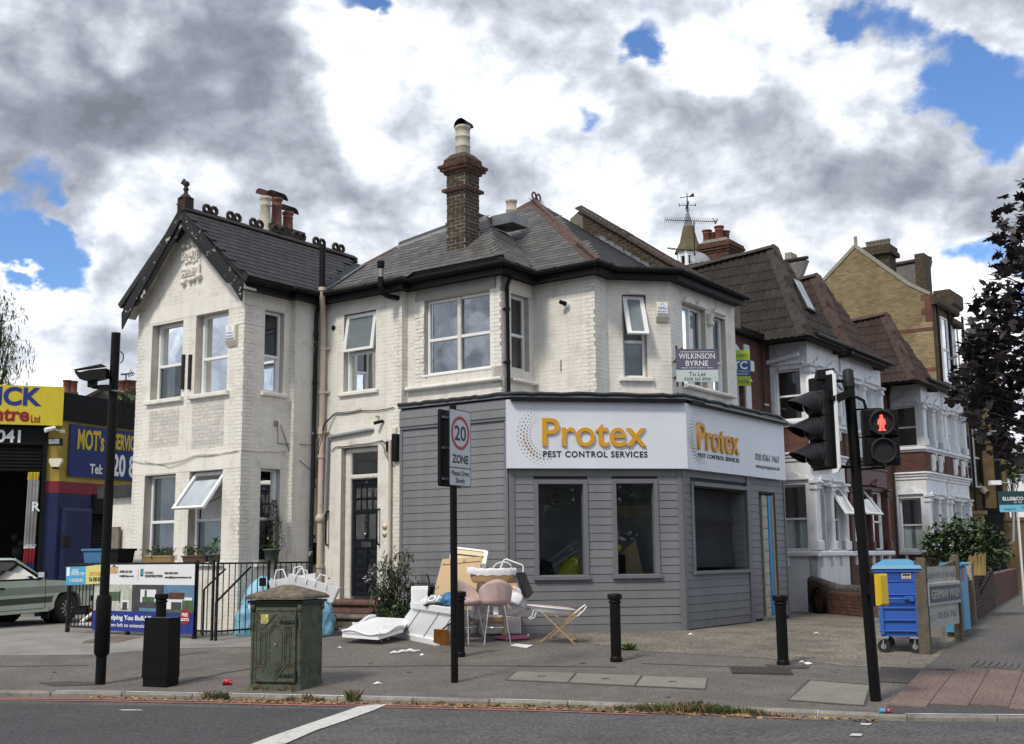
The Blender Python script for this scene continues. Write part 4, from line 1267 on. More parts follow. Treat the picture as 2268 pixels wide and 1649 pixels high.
# ---- big chimney
CD=-.42
cs0,cz0=MF.hit(1030.5,595,CD)
cw,cd_=.46,.46
FCA=Fr(MF.p(cs0,0,CD),AD,NA);FCB=Fr(MF.p(cs0,0,CD),BD,NB)
ztop=FCA.hit(1030,374)[1]
chm=MB();chm.fbox(FCA,-cw,0,7.0,ztop,-cd_,0)
ch=chm.build('chimney',M['mortar'],house)
CBk=Pieces('stock_brick',M['stock_brick'],300,'stock_brickwork')
bricks(CBk,FCA,-cw,.004,cz0-.05,ztop,[],ch,gap=.017,proud=.009)
bricks(CBk,FCB,-.004,cd_,cz0-.05,ztop,[],ch,gap=.017,proud=.009,phase=1)
CBk.finish(house)
RC=Pieces('red_brick',M['chimney_red'],300,'red_brickwork')
def course(z,h,o,pcs,m_in='stock_brick'):
 mb=MB();mb.fbox(FCA,-cw-o+.012,o-.012,z+.006,z+h-.006,-cd_-o+.012,o-.012);mb.build('oversail',M['mortar'],ch)
 bricks(pcs,FCA.shift(d=o),-cw-o,o+.005,z,z+h,[],ch,bh=h,gap=.012,proud=.006)
 bricks(pcs,FCB.shift(d=o),-o-.005,cd_+o,z,z+h,[],ch,bh=h,gap=.012,proud=.006,phase=1)
zb=FCA.hit(1030,419)[1]
course(zb,.075,.07,RC)
zz=ztop-.05
SK=Pieces('stock_brick',M['stock_brick'],300,'stock_brickwork')
course(zz,.06,.05,RC);course(zz+.06,.06,.10,RC);course(zz+.12,.07,.13,RC);course(zz+.19,.06,.06,RC);course(zz+.25,.07,.04,SK)
RC.finish(house);SK.finish(house)
zt=zz+.32
mb=MB()
cc=FCA.p(-cw/2,zt,-cd_/2)
e=cw/2+.04;e2=.17
mb.hexa([cc-AD*e-BD*e,cc+AD*e-BD*e,cc+AD*e+BD*e,cc-AD*e+BD*e]+[cc+V((0,0,.12))+x for x in(-AD*e2-BD*e2,AD*e2-BD*e2,AD*e2+BD*e2,-AD*e2+BD*e2)])
mb.build('flaunching',M['stock_brick'],ch)
mb=MB();zp=.05
mb.lathe([(.15,0),(.145,.22),(.155,.23),(.155,.25),(.145,.26),(.145,.42),(.155,.43),(.155,.45),(.145,.46),(.145,.60),(.165,.62),(.165,.66),(.14,.68)],cc+V((0,0,zp)),20);mb.build('chimney_pot',M['buff_pot'],ch)
mb=MB();cz=cc+V((0,0,zp+.64))
n=12;A=[];B=[]
for k in range(n+1):
 a=math.pi*k/n
 A.append(cz+AD*(.155*math.cos(a))+V((0,0,.02+.17*math.sin(a)))-BD*.10);B.append(cz+AD*(.155*math.cos(a))+V((0,0,.02+.17*math.sin(a)*.8))+BD*.16)
mb.add(A+B,[(k,k+1,n+2+k,n+1+k)for k in range(n)]);mb.add(B,[tuple(range(n+1))]);mb.build('cowl',M['black_paint'],ch)
mb=MB()
mb.fbox(FCA,-cw-.03,.03,cz0-.12,cz0+.02,0,.03)
for k in range(5):
 a=.02+k*.10
 mb.add([FCB.p(a,cz0-.1,.022),FCB.p(a+.12,cz0-.1,.022),FCB.p(a+.12,cz0+.12+k*.085,.022),FCB.p(a+.01,cz0+.02+k*.085,.022)],[(0,1,2,3)])
mb.add([FCB.p(.46,cz0+.20,.02),FCB.p(.5,cz0+.28,.30),FCB.p(.30,cz0+.08,.32),FCB.p(.1,cz0-.02,.04)],[(0,1,2,3)])
mb.build('lead_flashing',M['lead'],ch)
FC2=Fr(SW2.p(-3.0,LW,0),BD,NB)
pc=SW.p(0,0,0)
cx2=planhit(WF.p(apx,0,0)-NB*.6,BD,632,520)
zc=CAM.z+sight(632,503).z*(cx2.y/sight(632,503).y)
mb=MB();F2=Fr(cx2,BD,NB)
s_l,s_r=F2.s_at(600,520),F2.s_at(676,540)
mb.fbox(F2,s_l,s_r,7.5,zc,-.45,0)
ch2=mb.build('chimney',M['ridge_dark'],house)
for(x,yt,yb,r,mm,flip)in((587,437,505,.125,'buff_pot',-1),(612,440,503,.125,'terracotta',1),(637,471,512,.125,'terracotta',1)):
 s0_,zb_=F2.hit(x,yb,-.22);zt_=F2.hit(x,yt,-.22)[1]
 o_=F2.p(s0_,zb_-.1,-.22);H=zt_-zb_+.1
 mb=MB();mb.lathe([(r*1.25,0),(r*1.25,.05),(r*1.05,.08),(r*.9,H*.72),(r*1.05,H*.76),(r*.9,H*.8),(r*.9,H-.08),(r*1.1,H-.05),(r*1.1,H),(r*.8,H)],o_,16)
 mb.build('chimney_pot',M[mm],ch2)
 mb=MB();t_=o_+V((0,0,H))
 n=10;R=.15
 A=[t_+NA*.16+BD*(R*math.cos(math.pi*k/n))+V((0,0,.02+R*math.sin(math.pi*k/n)))for k in range(n+1)]
 B=[p-NA*.36 for p in A]
 mb.add(A+B,[(k,k+1,n+2+k,n+1+k)for k in range(n)]);mb.add([p-V((0,0,.0))for p in B],[tuple(range(n+1))])
 mb.build('cowl',M['terracotta' if mm=='buff_pot' else 'ridge_dark'],ch2)
def pipe(path,r,m,name='downpipe',collars=(),cr=None,parent=None,n=10):
 mb=MB();mb.tube(path,r,n)
 for c in collars:
  c=V(c);mb.cyl(c-V((0,0,.035)),c+V((0,0,.035)),cr or r*1.28,n=n)
 return mb.build(name,M[m],parent or house)
dp=PIER.p(-.18,0,.06)
pipe([PIER.p(-.16,6.95,.10),PIER.p(-.18,6.7,.06),PIER.p(-.20,4.2,.06),PIER.p(-.24,.5,.06)],.042,'black_flaky',collars=[PIER.p(-.19,z,.06)for z in(6.3,5.3,4.2,3.2,2.2,1.3)])
sv=DW.hit(715,800,.10)[0];sv2=DW.hit(714,600,.36)[0]
c0=DW.p(sv,0,.10)
zt1=DW.hit(714,640,.30)[1];zt0=DW.hit(714,545,.30)[1]
pipe([DW.p(sv2,zt1,.36),DW.p(sv2,zt0,.36)],.062,'black_paint','vent_pipe',[DW.p(sv2,zt0-.06,.36)],.068)
pipe([DW.p(sv2,zt1+.02,.36),DW.p(sv2,zt1-.22,.35),DW.p(sv,zt1-.42,.12),DW.p(sv,6.3,.10),DW.p(sv,3.7,.10),DW.p(sv-.01,.5,.10)],.06,'pipe_cream','soil_pipe',[DW.p(sv2,zt1-.03,.36)]+[DW.p(sv,z,.10)for z in(6.0,5.1,4.35,4.28,3.8,1.62)],.078)
mb=MB()
for z in(6.0,5.1,4.3):mb.bar(DW.p(sv,z,.10),DW.p(sv+.13,z,.03),.03,.04)
mb.build('pipe_bracket',M['pipe_cream'],house)
a_=DW.hit(823,952,.05);b_=DW.hit(727,969,.05);c_=DW.hit(722,1140,.05);
pipe([DW.p(a_[0]+.02,a_[1],.02),DW.p(a_[0]-.05,a_[1],.06),DW.p(b_[0]+.04,b_[1]-.0,.06),DW.p(b_[0],b_[1]-.05,.06),DW.p(c_[0],c_[1]+.05,.07),DW.p(c_[0]-.05,c_[1]-.05,.08),DW.p(sv+.02,c_[1]-.08,.10)],.035,'pipe_grey','waste_pipe')
mb=MB();mb.lathe([(.05,-.09),(.09,-.05),(.10,0),(.09,.05),(.05,.09)],DW.p(sv,c_[1]-.08,.11),10);mb.build('pipe_joint',M['pipe_cream'],house)
k_=DW.s_at(841,600,.45)
pipe([DW.p(k_,7.38,.42),DW.p(k_,7.0,.42),DW.p(k_+.01,6.86,.40),DW.p(k_+.06,6.80,.28),DW.p(k_+.08,6.80,.0)],.055,'black_paint','boiler_flue')
mb=MB();mb.lathe([(.055,0),(.055,.16)],DW.p(k_,7.16,.42),12);mb.build('flue_band',M['pipe_grey'],house)
mb=MB();mb.lathe([(.05,0),(.08,.02),(.06,.04),(.08,.06),(.06,.08),(.08,.10),(.07,.14),(0,.15)],DW.p(k_,7.34,.42),14);mb.build('flue_terminal',M['black_paint'],house)
pipe([MR.p(.10,7.0,.20),MR.p(.12,6.75,.06),MR.p(.14,4.55,.06)],.036,'black_paint',collars=[MR.p(.13,z,.06)for z in(6.3,5.3)])
mb=MB()
for z in(6.3,5.3):mb.bar(MR.p(.04,z,.03),MR.p(.22,z,.03),.03,.03)
mb.build('pipe_bracket',M['black_paint'],house)
pipe([DW.p(DW.s_at(868,1005),DW.hit(868,975,.05)[1],.05),DW.p(DW.s_at(868,1005),DW.hit(868,1320,.05)[1],.05)],.035,'pipe_cream','drain_pipe')
def cable(pts,r=.008,m='cable',name='cable'):
 out=[]
 for a,b in zip(pts,pts[1:]):
  for k in range(4):
   t=k/4;p=a.lerp(b,t);p.z-=.03*math.sin(math.pi*t)*min(1,(a-b).length)
   out.append(p)
 out.append(pts[-1])
 mb=MB();mb.tube(out,r,5);mb.build(name,M[m],house)
def wp(fr,x,y,d=.03):s,z=fr.hit(x,y,d);return fr.p(s,z,d)
cable([wp(WF,293,1021),wp(WF,330,1027),wp(WF,380,1025),wp(WF,430,1010),wp(WF,500,1003),wp(WF,529,998,.03)],.006,'cable_pale')
cable([wp(WF,320,1022),wp(WF,365,1030),wp(WF,372,1036),wp(WF,440,1008),wp(WF,527,998,.03)],.005,'cable_pale')
cable([wp(WR,536,997),wp(WR,600,1001),wp(WR,633,1001)],.006,'cable_pale')
cable([wp(WR,615,940),wp(WR,616,982),wp(WR,640,984)],.007)
cable([wp(WR,622,942),wp(WR,633,975),wp(WR,641,1000)],.007)
cable([wp(PIER,664,984),wp(PIER,690,986)],.007);cable([wp(PIER,664,1020),wp(PIER,690,1042)],.007)
cable([wp(DW,700,1060,.16),wp(DW,706,1000,.16),wp(DW,720,936,.12),wp(DW,740,917),wp(DW,800,910),wp(DW,872,903)],.010)
cable([wp(DW,696,1080,.18),wp(DW,702,990,.18),wp(DW,718,940,.13),wp(DW,745,914),wp(DW,800,907)],.008)
cable([wp(DW,733,999),wp(DW,745,990),wp(DW,790,985),wp(DW,846,976),wp(DW,858,984)],.009)
cable([wp(DW,842,978),wp(DW,850,990),wp(DW,853,1008),wp(DW,862,1020),wp(DW,870,1030)],.006)
cable([wp(DW,856,1000),wp(DW,860,1022),wp(DW,868,1026),wp(DW,875,1037)],.006)
cable([wp(DW,722,962),wp(DW,760,962),wp(DW,800,956)],.005,'cable_pale')
cable([wp(UA,1190,876),wp(UA,1300,880)],.005,'cable_pale')
cable([wp(UB,1500,870),wp(UB,1560,885),wp(UB,1628,905)],.006)
mb=MB();s_,z_=DW.hit(876,990,.04);mb.bevbox(DW,s_-.07,s_+.07,z_-.28,z_+.24,.0,.09,.015);mb.build('cable_box',M['plastic_black'],house)
mb=MB();s_,z_=DW.hit(859,989,.04);mb.bevbox(DW,s_-.045,s_+.045,z_-.10,z_+.10,0,.07,.02);mb.build('splice_box',M['plastic_black'],house)
mb=MB();s_,z_=DW.hit(872,955,.04);mb.bevbox(DW,s_-.06,s_+.06,z_-.07,z_+.07,0,.05,.02);mb.build('junction_box',M['cream_plastic'],house)
mb=MB();s_,z_=WR.hit(612,938,.03);mb.bevbox(WR,s_-.05,s_+.05,z_-.05,z_+.05,0,.04,.01);mb.build('junction_box',M['cable_pale'],house)
mb=MB();s_,z_=PIER.hit(691,1225,.03);mb.bevbox(PIER,s_+.02,s_+.16,z_-.22,z_+.2,.0,.1,.01);mb.build('meter_box',M['plastic_black'],house)
for x in(406,421):
 s_,z1_=WF.hit(x,786,.03);z0_=WF.hit(x,862,.03)[1]
 mb=MB();mb.fbox(WF,s_-.035,s_+.035,z0_,z1_,0,.045);mb.build('bracket_bar',M['iron'],house)
for z in(6.78,6.30):
 mb=MB();mb.fbox(WF,-.42,0,z-.02,z+.02,.008,.014);mb.fbox(WR,0,.48,z-.02,z+.02,.008,.014);mb.build('tie_strap',M['white_render'],house)
pl=MB()
cs_,cz_=-1.62,7.75
pl.bevbox(WF,cs_-.27,cs_+.27,cz_-.36,cz_+.30,0,.03,.02)
pl.bevbox(WF,cs_-.30,cs_+.26,cz_+.05,cz_+.26,.03,.065,.02)
pl.bevbox(WF,cs_-.28,cs_+.28,cz_-.30,cz_-.08,.03,.065,.02)
for(a,b,r)in((-.24,.36,.06),(-.10,.34,.05),(.05,.37,.05),(.2,.36,.07),(-.22,-.40,.07),(-.02,-.38,.06),(.10,-.37,.055),(.26,-.34,.08),(-.14,.0,.05),(-.03,.02,.055),(.09,-.01,.05),(.18,.02,.04)):
 pl.lathe([(0,-r),(r*.7,-r*.7),(r,0),(r*.7,r*.7),(0,r)],WF.p(cs_+a,cz_+b,.04),8)
pq=pl.build('plaster_scroll',M['white_render'],house)
ftext('TANLEYS',WF,cs_,cz_+.10,.11,M['white_render'],pq,d=.075,ext=.014,bold=.01,fit=.50)
ftext('CORNER',WF,cs_,cz_-.25,.11,M['white_render'],pq,d=.075,ext=.014,bold=.01,fit=.48)
for x0_,y0_,y1_ in((1243,798,823),):
 s_,z1_=UA.hit(x0_,y0_);z0_=UA.hit(x0_,y1_)[1]
 mb=MB();mb.fbox(UA,s_-.01,s_+.01,z0_,z1_,.008,.02);mb.build('wall_hook',M['cable_pale'],house)
shop=thing('corner_shop','grey boarded single storey shop front wrapping the street corner below the white house','shop',tuple(V((1.5,21.0,.44))))
ZP=4.46
def cladding(fr,s0,s1,z0,z1,holes,pitch=.1425,first=None):
 n=int(round((z1-z0)/pitch));p_=(z1-z0)/n
 for i in range(n):
  a,b=z0+i*p_,z0+(i+1)*p_
  segs=[(s0,s1)]
  for h in holes:
   if h[2]<(a+b)/2<h[3]:
    new=[]
    for q in segs:
     if q[1]<=h[0]or q[0]>=h[1]:new.append(q);continue
     if q[0]<h[0]:new.append((q[0],h[0]))
     if q[1]>h[1]:new.append((h[1],q[1]))
    segs=new
  for q in segs:
   if q[1]-q[0]<.02:continue
   mb=MB();e=random.uniform(-.001,.001)
   mb.hexa([fr.p(q[0],a+.006,.020+e),fr.p(q[1],a+.006,.020+e),fr.p(q[1],a+.006,0),fr.p(q[0],a+.006,0),fr.p(q[0],b,.010+e),fr.p(q[1],b,.010+e),fr.p(q[1],b,0),fr.p(q[0],b,0)])
   mb.build('board',M['clad'],shop)
def back_wall(fr,s0,s1,z0,z1,holes,thick=.14):
 wall_solid(fr,s0,s1,z0,z1,holes,thick,mj=1).build('wall',[M['clad_dark'],M['clad_trim']],shop)
A0=(P0-P1).dot(AD);SLn=(P2-P1).length;BLn=(P3-P2).length
back_wall(FA,A0,0,.3,4.55,[])
cladding(FA,A0+.05,-.07,.44,4.14,[])
cladding(FA.shift(d=.05),A0,0-.01,4.20,4.50,[],.15)
mb=MB();mb.fbox(FA,A0,-.01,4.15,4.52,.0,.049);mb.build('fascia_backing',M['clad_trim'],shop)
mb=MB();mb.bevbox(FA,A0-.02,A0+.05,.44,4.15,.0,.035,.006);mb.build('trim',M['clad_trim'],shop)
mb=MB();mb.bevbox(FA,-.07,.0,.44,4.15,.0,.035,.006);mb.bevbox(FS,0.0,.10,.44,3.30,.0,.035,.006);mb.build('corner_trim',M['clad_trim'],shop)
h1,h2=(.52,1.33,1.42,3.02),(1.93,2.62,1.43,3.03)
back_wall(FS,0,SLn,.3,4.55,[h1,h2])
F1,F2_=(h1[0]-.08,h1[1]+.08,h1[2]-.05,h1[3]+.08),(h2[0]-.08,h2[1]+.08,h2[2]-.05,h2[3]+.08)
cladding(FS,.10,SLn-.09,.44,3.30,[F1,F2_])
h3=(.40,2.68,1.47,3.01);h4=(3.33,4.12,.44,2.99)
back_wall(FB,0,BLn,.3,4.55,[h3,h4],.5)
cladding(FB,.08,2.70,.46,3.30,[(h3[0]-.08,2.71,h3[2]-.04,h3[3]+.08)])
cladding(FB,2.86,BLn-.03,.50,3.30,[(h4[0]-.02,h4[1]+.02,.3,h4[3]+.02)])
mb=MB();mb.bevbox(FS,SLn-.09,SLn+.01,.44,3.30,0,.035,.006);mb.bevbox(FB,.0,.08,.44,3.30,0,.035,.006);mb.build('corner_trim',M['clad_trim'],shop)
mb=MB();mb.bevbox(FB,2.71,2.86,.44,3.30,0,.045,.008);mb.build('post_trim',M['clad_trim'],shop)
mb=MB();mb.bevbox(FB,BLn-.03,BLn+.03,.44,3.30,-.3,.035,.006);mb.build('corner_trim',M['clad_trim'],shop)
mb=MB();mb.fbox(FS,.0,SLn,.36,.445,-.02,.005);mb.fbox(FA,A0,0,.36,.445,-.02,.005);mb.fbox(FB,0,3.3,.36,.465,-.02,.005);mb.build('plinth',M['clad_dark'],shop)
mb=MB()
cor=[P0+NA*.10,lineX(P1+NA*.10,AD,P1+NS*.14,SD),lineX(P1+NS*.14,SD,P2+NB*.14,BD),P3+NB*.14,P3-NB*1.2,P0-NA*.8-AD*0+AD*.0]
inn=[up(p,4.55)for p in cor]
for p in inn:p.z=4.55
mb.prism(inn[:4]+[up(Q6,4.55),up(Q5,4.55),up(Q4,4.55),up(Q3,4.55),up(Q2,4.55),up(Q1,4.55),up(MF.p(ML,0),4.55)],(0,0,.07))
mb.build('flat_roof',M['lead'],shop)
pts=[]
for a,b in zip(inn[:4],inn[1:4]):
 for k in range(24):pts.append(a.lerp(b,k/24)+V((0,0,.065+random.uniform(-.012,.012))))
mb=MB();mb.tube(pts,.035,6);mb.build('roof_edge',M['felt'],shop)
def shop_window(fr,h,F,rec=.12,name='shop_window'):
 mb=MB()
 mb.bevbox(fr,F[0],h[0],F[2],F[3],0,.045,.006);mb.bevbox(fr,h[1],F[1],F[2],F[3],0,.045,.006)
 mb.bevbox(fr,h[0],h[1],h[3],F[3],0,.045,.006);mb.bevbox(fr,F[0]-.02,F[1]+.02,F[2]-.02,h[2],0,.075,.006)
 w=mb.build(name,M['clad_trim'],shop)
 g=MB();g.fbox(fr,h[0],h[1],h[2],h[3],-rec-.008,-rec);g.build('pane',M['glass_dark'],w)
 return w
sw1=shop_window(FS,h1,F1);sw2=shop_window(FS,h2,F2_)
mb=MB()
def P_(fr,s,z,d):return fr.p(s,z,d)
mb.quad(FS.p(.05,.47,-.16),FS.p(SLn-.05,.47,-.16),FS.p(SLn-.6,.47,-2.4),FS.p(.6,.47,-2.4))
mb.quad(FS.p(.6,.45,-2.4),FS.p(SLn-.6,.45,-2.4),FS.p(SLn-.6,3.3,-2.4),FS.p(.6,3.3,-2.4))
mb.quad(FS.p(.05,.45,-.16),FS.p(.6,.45,-2.4),FS.p(.6,3.3,-2.4),FS.p(.05,3.3,-.16))
mb.quad(FS.p(SLn-.05,.45,-.16),FS.p(SLn-.6,.45,-2.4),FS.p(SLn-.6,3.3,-2.4),FS.p(SLn-.05,3.3,-.16))
mb.quad(FS.p(.05,3.3,-.16),FS.p(SLn-.05,3.3,-.16),FS.p(SLn-.6,3.3,-2.4),FS.p(.6,3.3,-2.4))
M['shop_inside']=mat('shop_interior',(.60,.60,.61),.8,var=.4,vs=1.2)
mb.build('interior',M['shop_inside'],shop)
M['yellow_film']=mat('hi_vis_yellow',(.55,.50,.03),.6,var=.1)
M['card']=mat('brown_cardboard',(.42,.30,.17),.85,var=.1,vs=4)
mb=MB();mb.bar(FS.p(.55,1.46,-.9),FS.p(1.45,2.10,-.7),.14,.03);mb.bar(FS.p(.62,1.40,-.7),FS.p(1.40,1.92,-.5),.08,.03);mb.build('stacked_panels',M['pipe_grey'],shop)
mb=MB();mb.hexa([FS.p(.95,1.30,-.7),FS.p(1.34,1.30,-.5),FS.p(1.34,1.30,-.9),FS.p(.95,1.30,-1.0),FS.p(1.12,1.72,-.7),FS.p(1.34,1.78,-.5),FS.p(1.34,1.70,-.9),FS.p(1.15,1.65,-.9)]);mb.build('hi_vis_jacket',M['yellow_film'],shop)
mb=MB();mb.hexa([FS.p(.50,1.30,-.5),FS.p(.95,1.30,-.5),FS.p(.95,1.30,-.9),FS.p(.5,1.30,-.9),FS.p(.52,1.78,-.55),FS.p(.85,1.66,-.55),FS.p(.85,1.62,-.8),FS.p(.55,1.7,-.8)]);mb.build('black_bags',M['plastic_black'],shop)
mb=MB();mb.bevbox(FS,1.96,2.18,1.36,1.78,-.7,-.4,.02);mb.build('speaker_box',M['plastic_black'],shop)
mb=MB();mb.lathe([(0,0),(.06,.0),(.06,.01),(0,.012)],FS.p(2.0,1.90,-.18),14,mtx=Matrix(((SD.x,0,NS.x),(SD.y,0,NS.y),(0,1,0))));mb.build('round_sticker',M['yellow_film'],shop)
mb=MB();mb.hexa([FS.p(2.2,1.36,-.6),FS.p(2.55,1.36,-.5),FS.p(2.55,1.36,-.9),FS.p(2.2,1.36,-.9),FS.p(2.14,1.80,-.6),FS.p(2.40,2.05,-.5),FS.p(2.42,2.0,-.9),FS.p(2.16,1.76,-.9)]);mb.build('cardboard_box',M['card'],shop)
fm=Matrix(((SD.x,0,NS.x),(SD.y,0,NS.y),(0,1,0)))
mb=MB();ring=[FS.p(.86,2.74,-.10)+fm@V((.105*math.cos(2*math.pi*k/20),.105*math.sin(2*math.pi*k/20),0))for k in range(20)]
mb.tube(ring,.012,6,closed=True)
for k in range(12):
 a=2*math.pi*k/12
 mb.bar(FS.p(.86,2.74,-.10)+fm@V((.02*math.cos(a),.02*math.sin(a),0)),FS.p(.86,2.74,-.10)+fm@V((.10*math.cos(a),.10*math.sin(a),0)),.012,.02,up=NS)
mb.lathe([(0,-.01),(.025,0),(.02,.02),(0,.025)],FS.p(.86,2.74,-.10),12,mtx=fm)
fan=mb.build('extractor_fan',M['plastic_black'],shop)
mb=MB();F=(h3[0]-.08,2.70,h3[2]-.04,h3[3]+.08)
mb.bevbox(FB,F[0],h3[0],F[2],F[3],0,.045,.006);mb.bevbox(FB,h3[0],F[1],h3[3],F[3],0,.06,.008);mb.bevbox(FB,F[0]-.02,F[1],F[2]-.02,h3[2],0,.08,.006)
sw3=mb.build('shop_window',M['clad_trim'],shop)
M['sheet_black']=mat('black_plastic_sheet',(.026,.028,.034),.75,var=.2,vs=2,bump=.3,bs=2.2,spec=.12)
n,m_=22,16;vs_=[]
for j in range(m_+1):
 for i in range(n+1):
  u,v=i/n,j/m_
  s=h3[0]+.02+(2.36-h3[0])*u+.12*(1-v)*u;z=h3[2]+.06+(h3[3]-h3[2]-.08)*v
  vs_.append(FB.p(s,z,-.20+.018*math.sin(11*v+1.2*u)+.006*math.sin(9*u)+(.035 if j==10 else 0)))
mb=MB();mb.add(vs_,[(j*(n+1)+i,j*(n+1)+i+1,(j+1)*(n+1)+i+1,(j+1)*(n+1)+i)for j in range(m_)for i in range(n)],0,True)
mb.build('plastic_sheet',M['sheet_black'],sw3)
mb=MB();mb.fbox(FB,h3[0]-.1,2.9,h3[2]-.1,h3[3]+.1,-.52,-.50);mb.build('backing',M['room_dark'],sw3)
for k in range(10):
 z=h3[2]+.05+k*.1425
 mb=MB();mb.fbox(FB,2.664,2.679,z,z+.135,-.44,-.03);mb.build('board',M['clad'],shop)
M['block']=mat('rough_white_block',(.42,.40,.36),.9,var=.2,vs=8,bump=.8,bs=30)
M['blue_tape']=mat('blue_membrane',(.05,.26,.50),.5,var=.12,vs=5)
mb=MB();mb.fbox(FB,h4[0],3.62,.44,2.99,-.30,-.26);mb.build('side_door',M['plastic_black'],shop)
mb=MB();mb.fbox(FB,3.60,3.86,.44,2.97,-.28,-.06);sb_=mb.build('block_jamb',M['mortar'],shop)
for k in range(11):
 mb=MB();mb.bevbox(FB,3.605+(k%2)*.01,3.855,.46+k*.228,.675+k*.228,-.06,-.045,.01);mb.build('block',M['block'],sb_)
mb=MB();mb.fbox(FB,3.87,4.02,.46,2.96,-.2,-.03);mb.build('blue_membrane',M['blue_tape'],shop)
mb=MB();mb.fbox(FB,4.03,4.10,.46,2.97,-.2,-.02);mb.build('door_post',M['card'],shop)
mb=MB();mb.bevbox(FB,3.25,4.2,.40,.53,-.3,.12,.02);mb.build('door_step',M['stone_step'],shop)
# ---- fascia signs
def dots(fr,cs,cz,R,parent,sx=1.0):
 mb=MB()
 rows=[(0,.95),(.055,1.0),(.11,.9),(.165,.7),(.22,.5)]
 for ri,(dr,sc)in enumerate(rows):
  r=R+dr
  n=26
  for k in range(n):
   a=math.radians(62+(k+(ri%2)*.5)*8.6)
   if a>math.radians(290):continue
   f=math.sin((a-math.radians(55))/math.radians(238)*math.pi)**.8 if math.radians(55)<a<math.radians(293)else 0
   edge=1.0-abs(ri-2.0)*.22
   low=1.0+.6*(-math.sin(a))*(1 if ri in(1,2)else .3)
   q=.019*f*edge*max(.35,low)
   if q<.003:continue
   mb.cyl(fr.p(cs+r*sx*math.cos(a),cz+r*math.sin(a),.0),fr.p(cs+r*sx*math.cos(a),cz+r*math.sin(a),.004),q,n=8,smooth=False)
 mb.build('dot_print',M['brown_dot'],parent)['kind']='stuff'
zb0,zb1=3.29,4.50
sg=thing('shop_sign','white fascia sign on the splayed corner with large mustard letters and dotted ring','sign',tuple(FS.p(1.5,zb0,.12)))
mb=MB();mb.fbox(FS,-.05,SLn+.085,zb0,zb1,.02,.14);mb.build('sign_board',M['sign_white'],sg)
Fg=FS.shift(d=.141)
s0_,z0_=Fg.hit(1201,988);s1_,_=Fg.hit(1431,988);zt_=Fg.hit(1205,926)[1]
ftext('Protex',Fg,(s0_+s1_)/2,z0_,zt_-z0_,M['gold'],sg,d=.02,ext=.018,bold=.008,fit=s1_-s0_,name='raised_letters')
sa,za=Fg.hit(1203,1012.5);sb,_=Fg.hit(1434,1012);zb_=Fg.hit(1203,999.5)[1]
ftext('PEST CONTROL SERVICES',Fg,(sa+sb)/2,za,zb_-za,M['ink'],sg,d=.004,bold=.022,fit=sb-sa,spacing=1.15)
dots(Fg,.68,3.88,.32,sg)
sg2=thing('shop_sign','white fascia sign facing the side street with mustard letters and a phone number','sign',tuple(FB.p(2.2,zb0,.12)))
mb=MB();mb.fbox(FB,-.002,4.46,zb0,zb1-.02,.02,.14);mb.build('sign_board',M['sign_white'],sg2)
Fh=FB.shift(d=.141)
s0_,z0_=Fh.hit(1545,995);s1_,_=Fh.hit(1635,1007);zt_=Fh.hit(1545,935)[1]
ftext('Protex',Fh,(s0_+s1_)/2,z0_,zt_-z0_,M['gold'],sg2,d=.02,ext=.018,bold=.008,fit=s1_-s0_,name='raised_letters')
ftext('PEST CONTROL SERVICES',Fh,(s0_+s1_)/2+.02,z0_-.145,.075,M['ink'],sg2,d=.004,bold=.012,fit=s1_-s0_+.02)
a_=Fh.hit(1673,1019);b_=Fh.hit(1726,1027);t_=Fh.hit(1673,1004)
ftext('020 8361 7467',Fh,(a_[0]+b_[0])/2,a_[1],t_[1]-a_[1],M['grey_ink'],sg2,fit=b_[0]-a_[0])
ftext('www.protexpest.co.uk',Fh,(a_[0]+b_[0])/2,a_[1]-.155,.085,M['grey_ink'],sg2,fit=b_[0]-a_[0])
dots(Fh,.62,3.88,.34,sg2,1.0)
for fr,a,b,lab in((FS,.02,SLn+.06,'long black trough light along the top of the corner fascia sign'),(FB,.12,4.5,'thin black trough light above the side street fascia sign')):
 mb=MB();mb.fbox(fr,a,b,zb1-.03,zb1+.035,.15,.25)
 o=mb.build('sign_light',M['plastic_black'],org=fr.p((a+b)/2,zb1,.2));tag(o,lab,'sign light')
mb=MB();mb.tube([FB.p(.5,zb1+.0,.30),FB.p(4.9,zb1-.03,.34)],.012,6);o=mb.build('conduit',M['pipe_grey'],org=FB.p(2.5,zb1,.3));tag(o,'thin pale conduit running in front of the side street sign light','pipe')
# ------------------------------------------------------------------ terrace along the side street
M['pantile']=mat('brown_roman_tile',(.026,.022,.019),.7,spec=.2,var=.2,vs=3,col2=(.045,.04,.034),c2s=5,c2w=.14,c2t=.62,bump=.25,bs=50,isl=.16)
M['pantile_red']=mat('red_brown_roman_tile',(.040,.024,.021),.7,spec=.2,var=.2,vs=3,col2=(.05,.034,.03),c2s=5,c2w=.14,c2t=.6,bump=.25,bs=50,isl=.16)
M['tile_backing']=mat('roof_backing',(.02,.018,.017),.9)
M['hip_brown']=mat('brown_hip_mortar',(.042,.036,.031),.85,var=.25,vs=5,bump=.4,bs=30)
M['hip_red']=mat('red_brown_hip',(.06,.036,.03),.85,var=.25,vs=5,bump=.4,bs=30)
M['stucco']=mat('white_stucco',(.72,.74,.77),.6,var=.06,vs=1.5,col2=(.42,.42,.42),c2s=2.5,c2w=.12,c2t=.66,streak=.12,bump=.1,bs=40)
M['maroon']=mat('maroon_paint',(.085,.028,.024),.5,var=.2,vs=3,streak=.2)
M['red_brickwall']=mat('red_brick',(.125,.052,.038),.85,var=.25,vs=3,col2=(.08,.042,.034),c2s=6,c2w=.14,c2t=.56,isl=.16,bump=.4,bs=60)
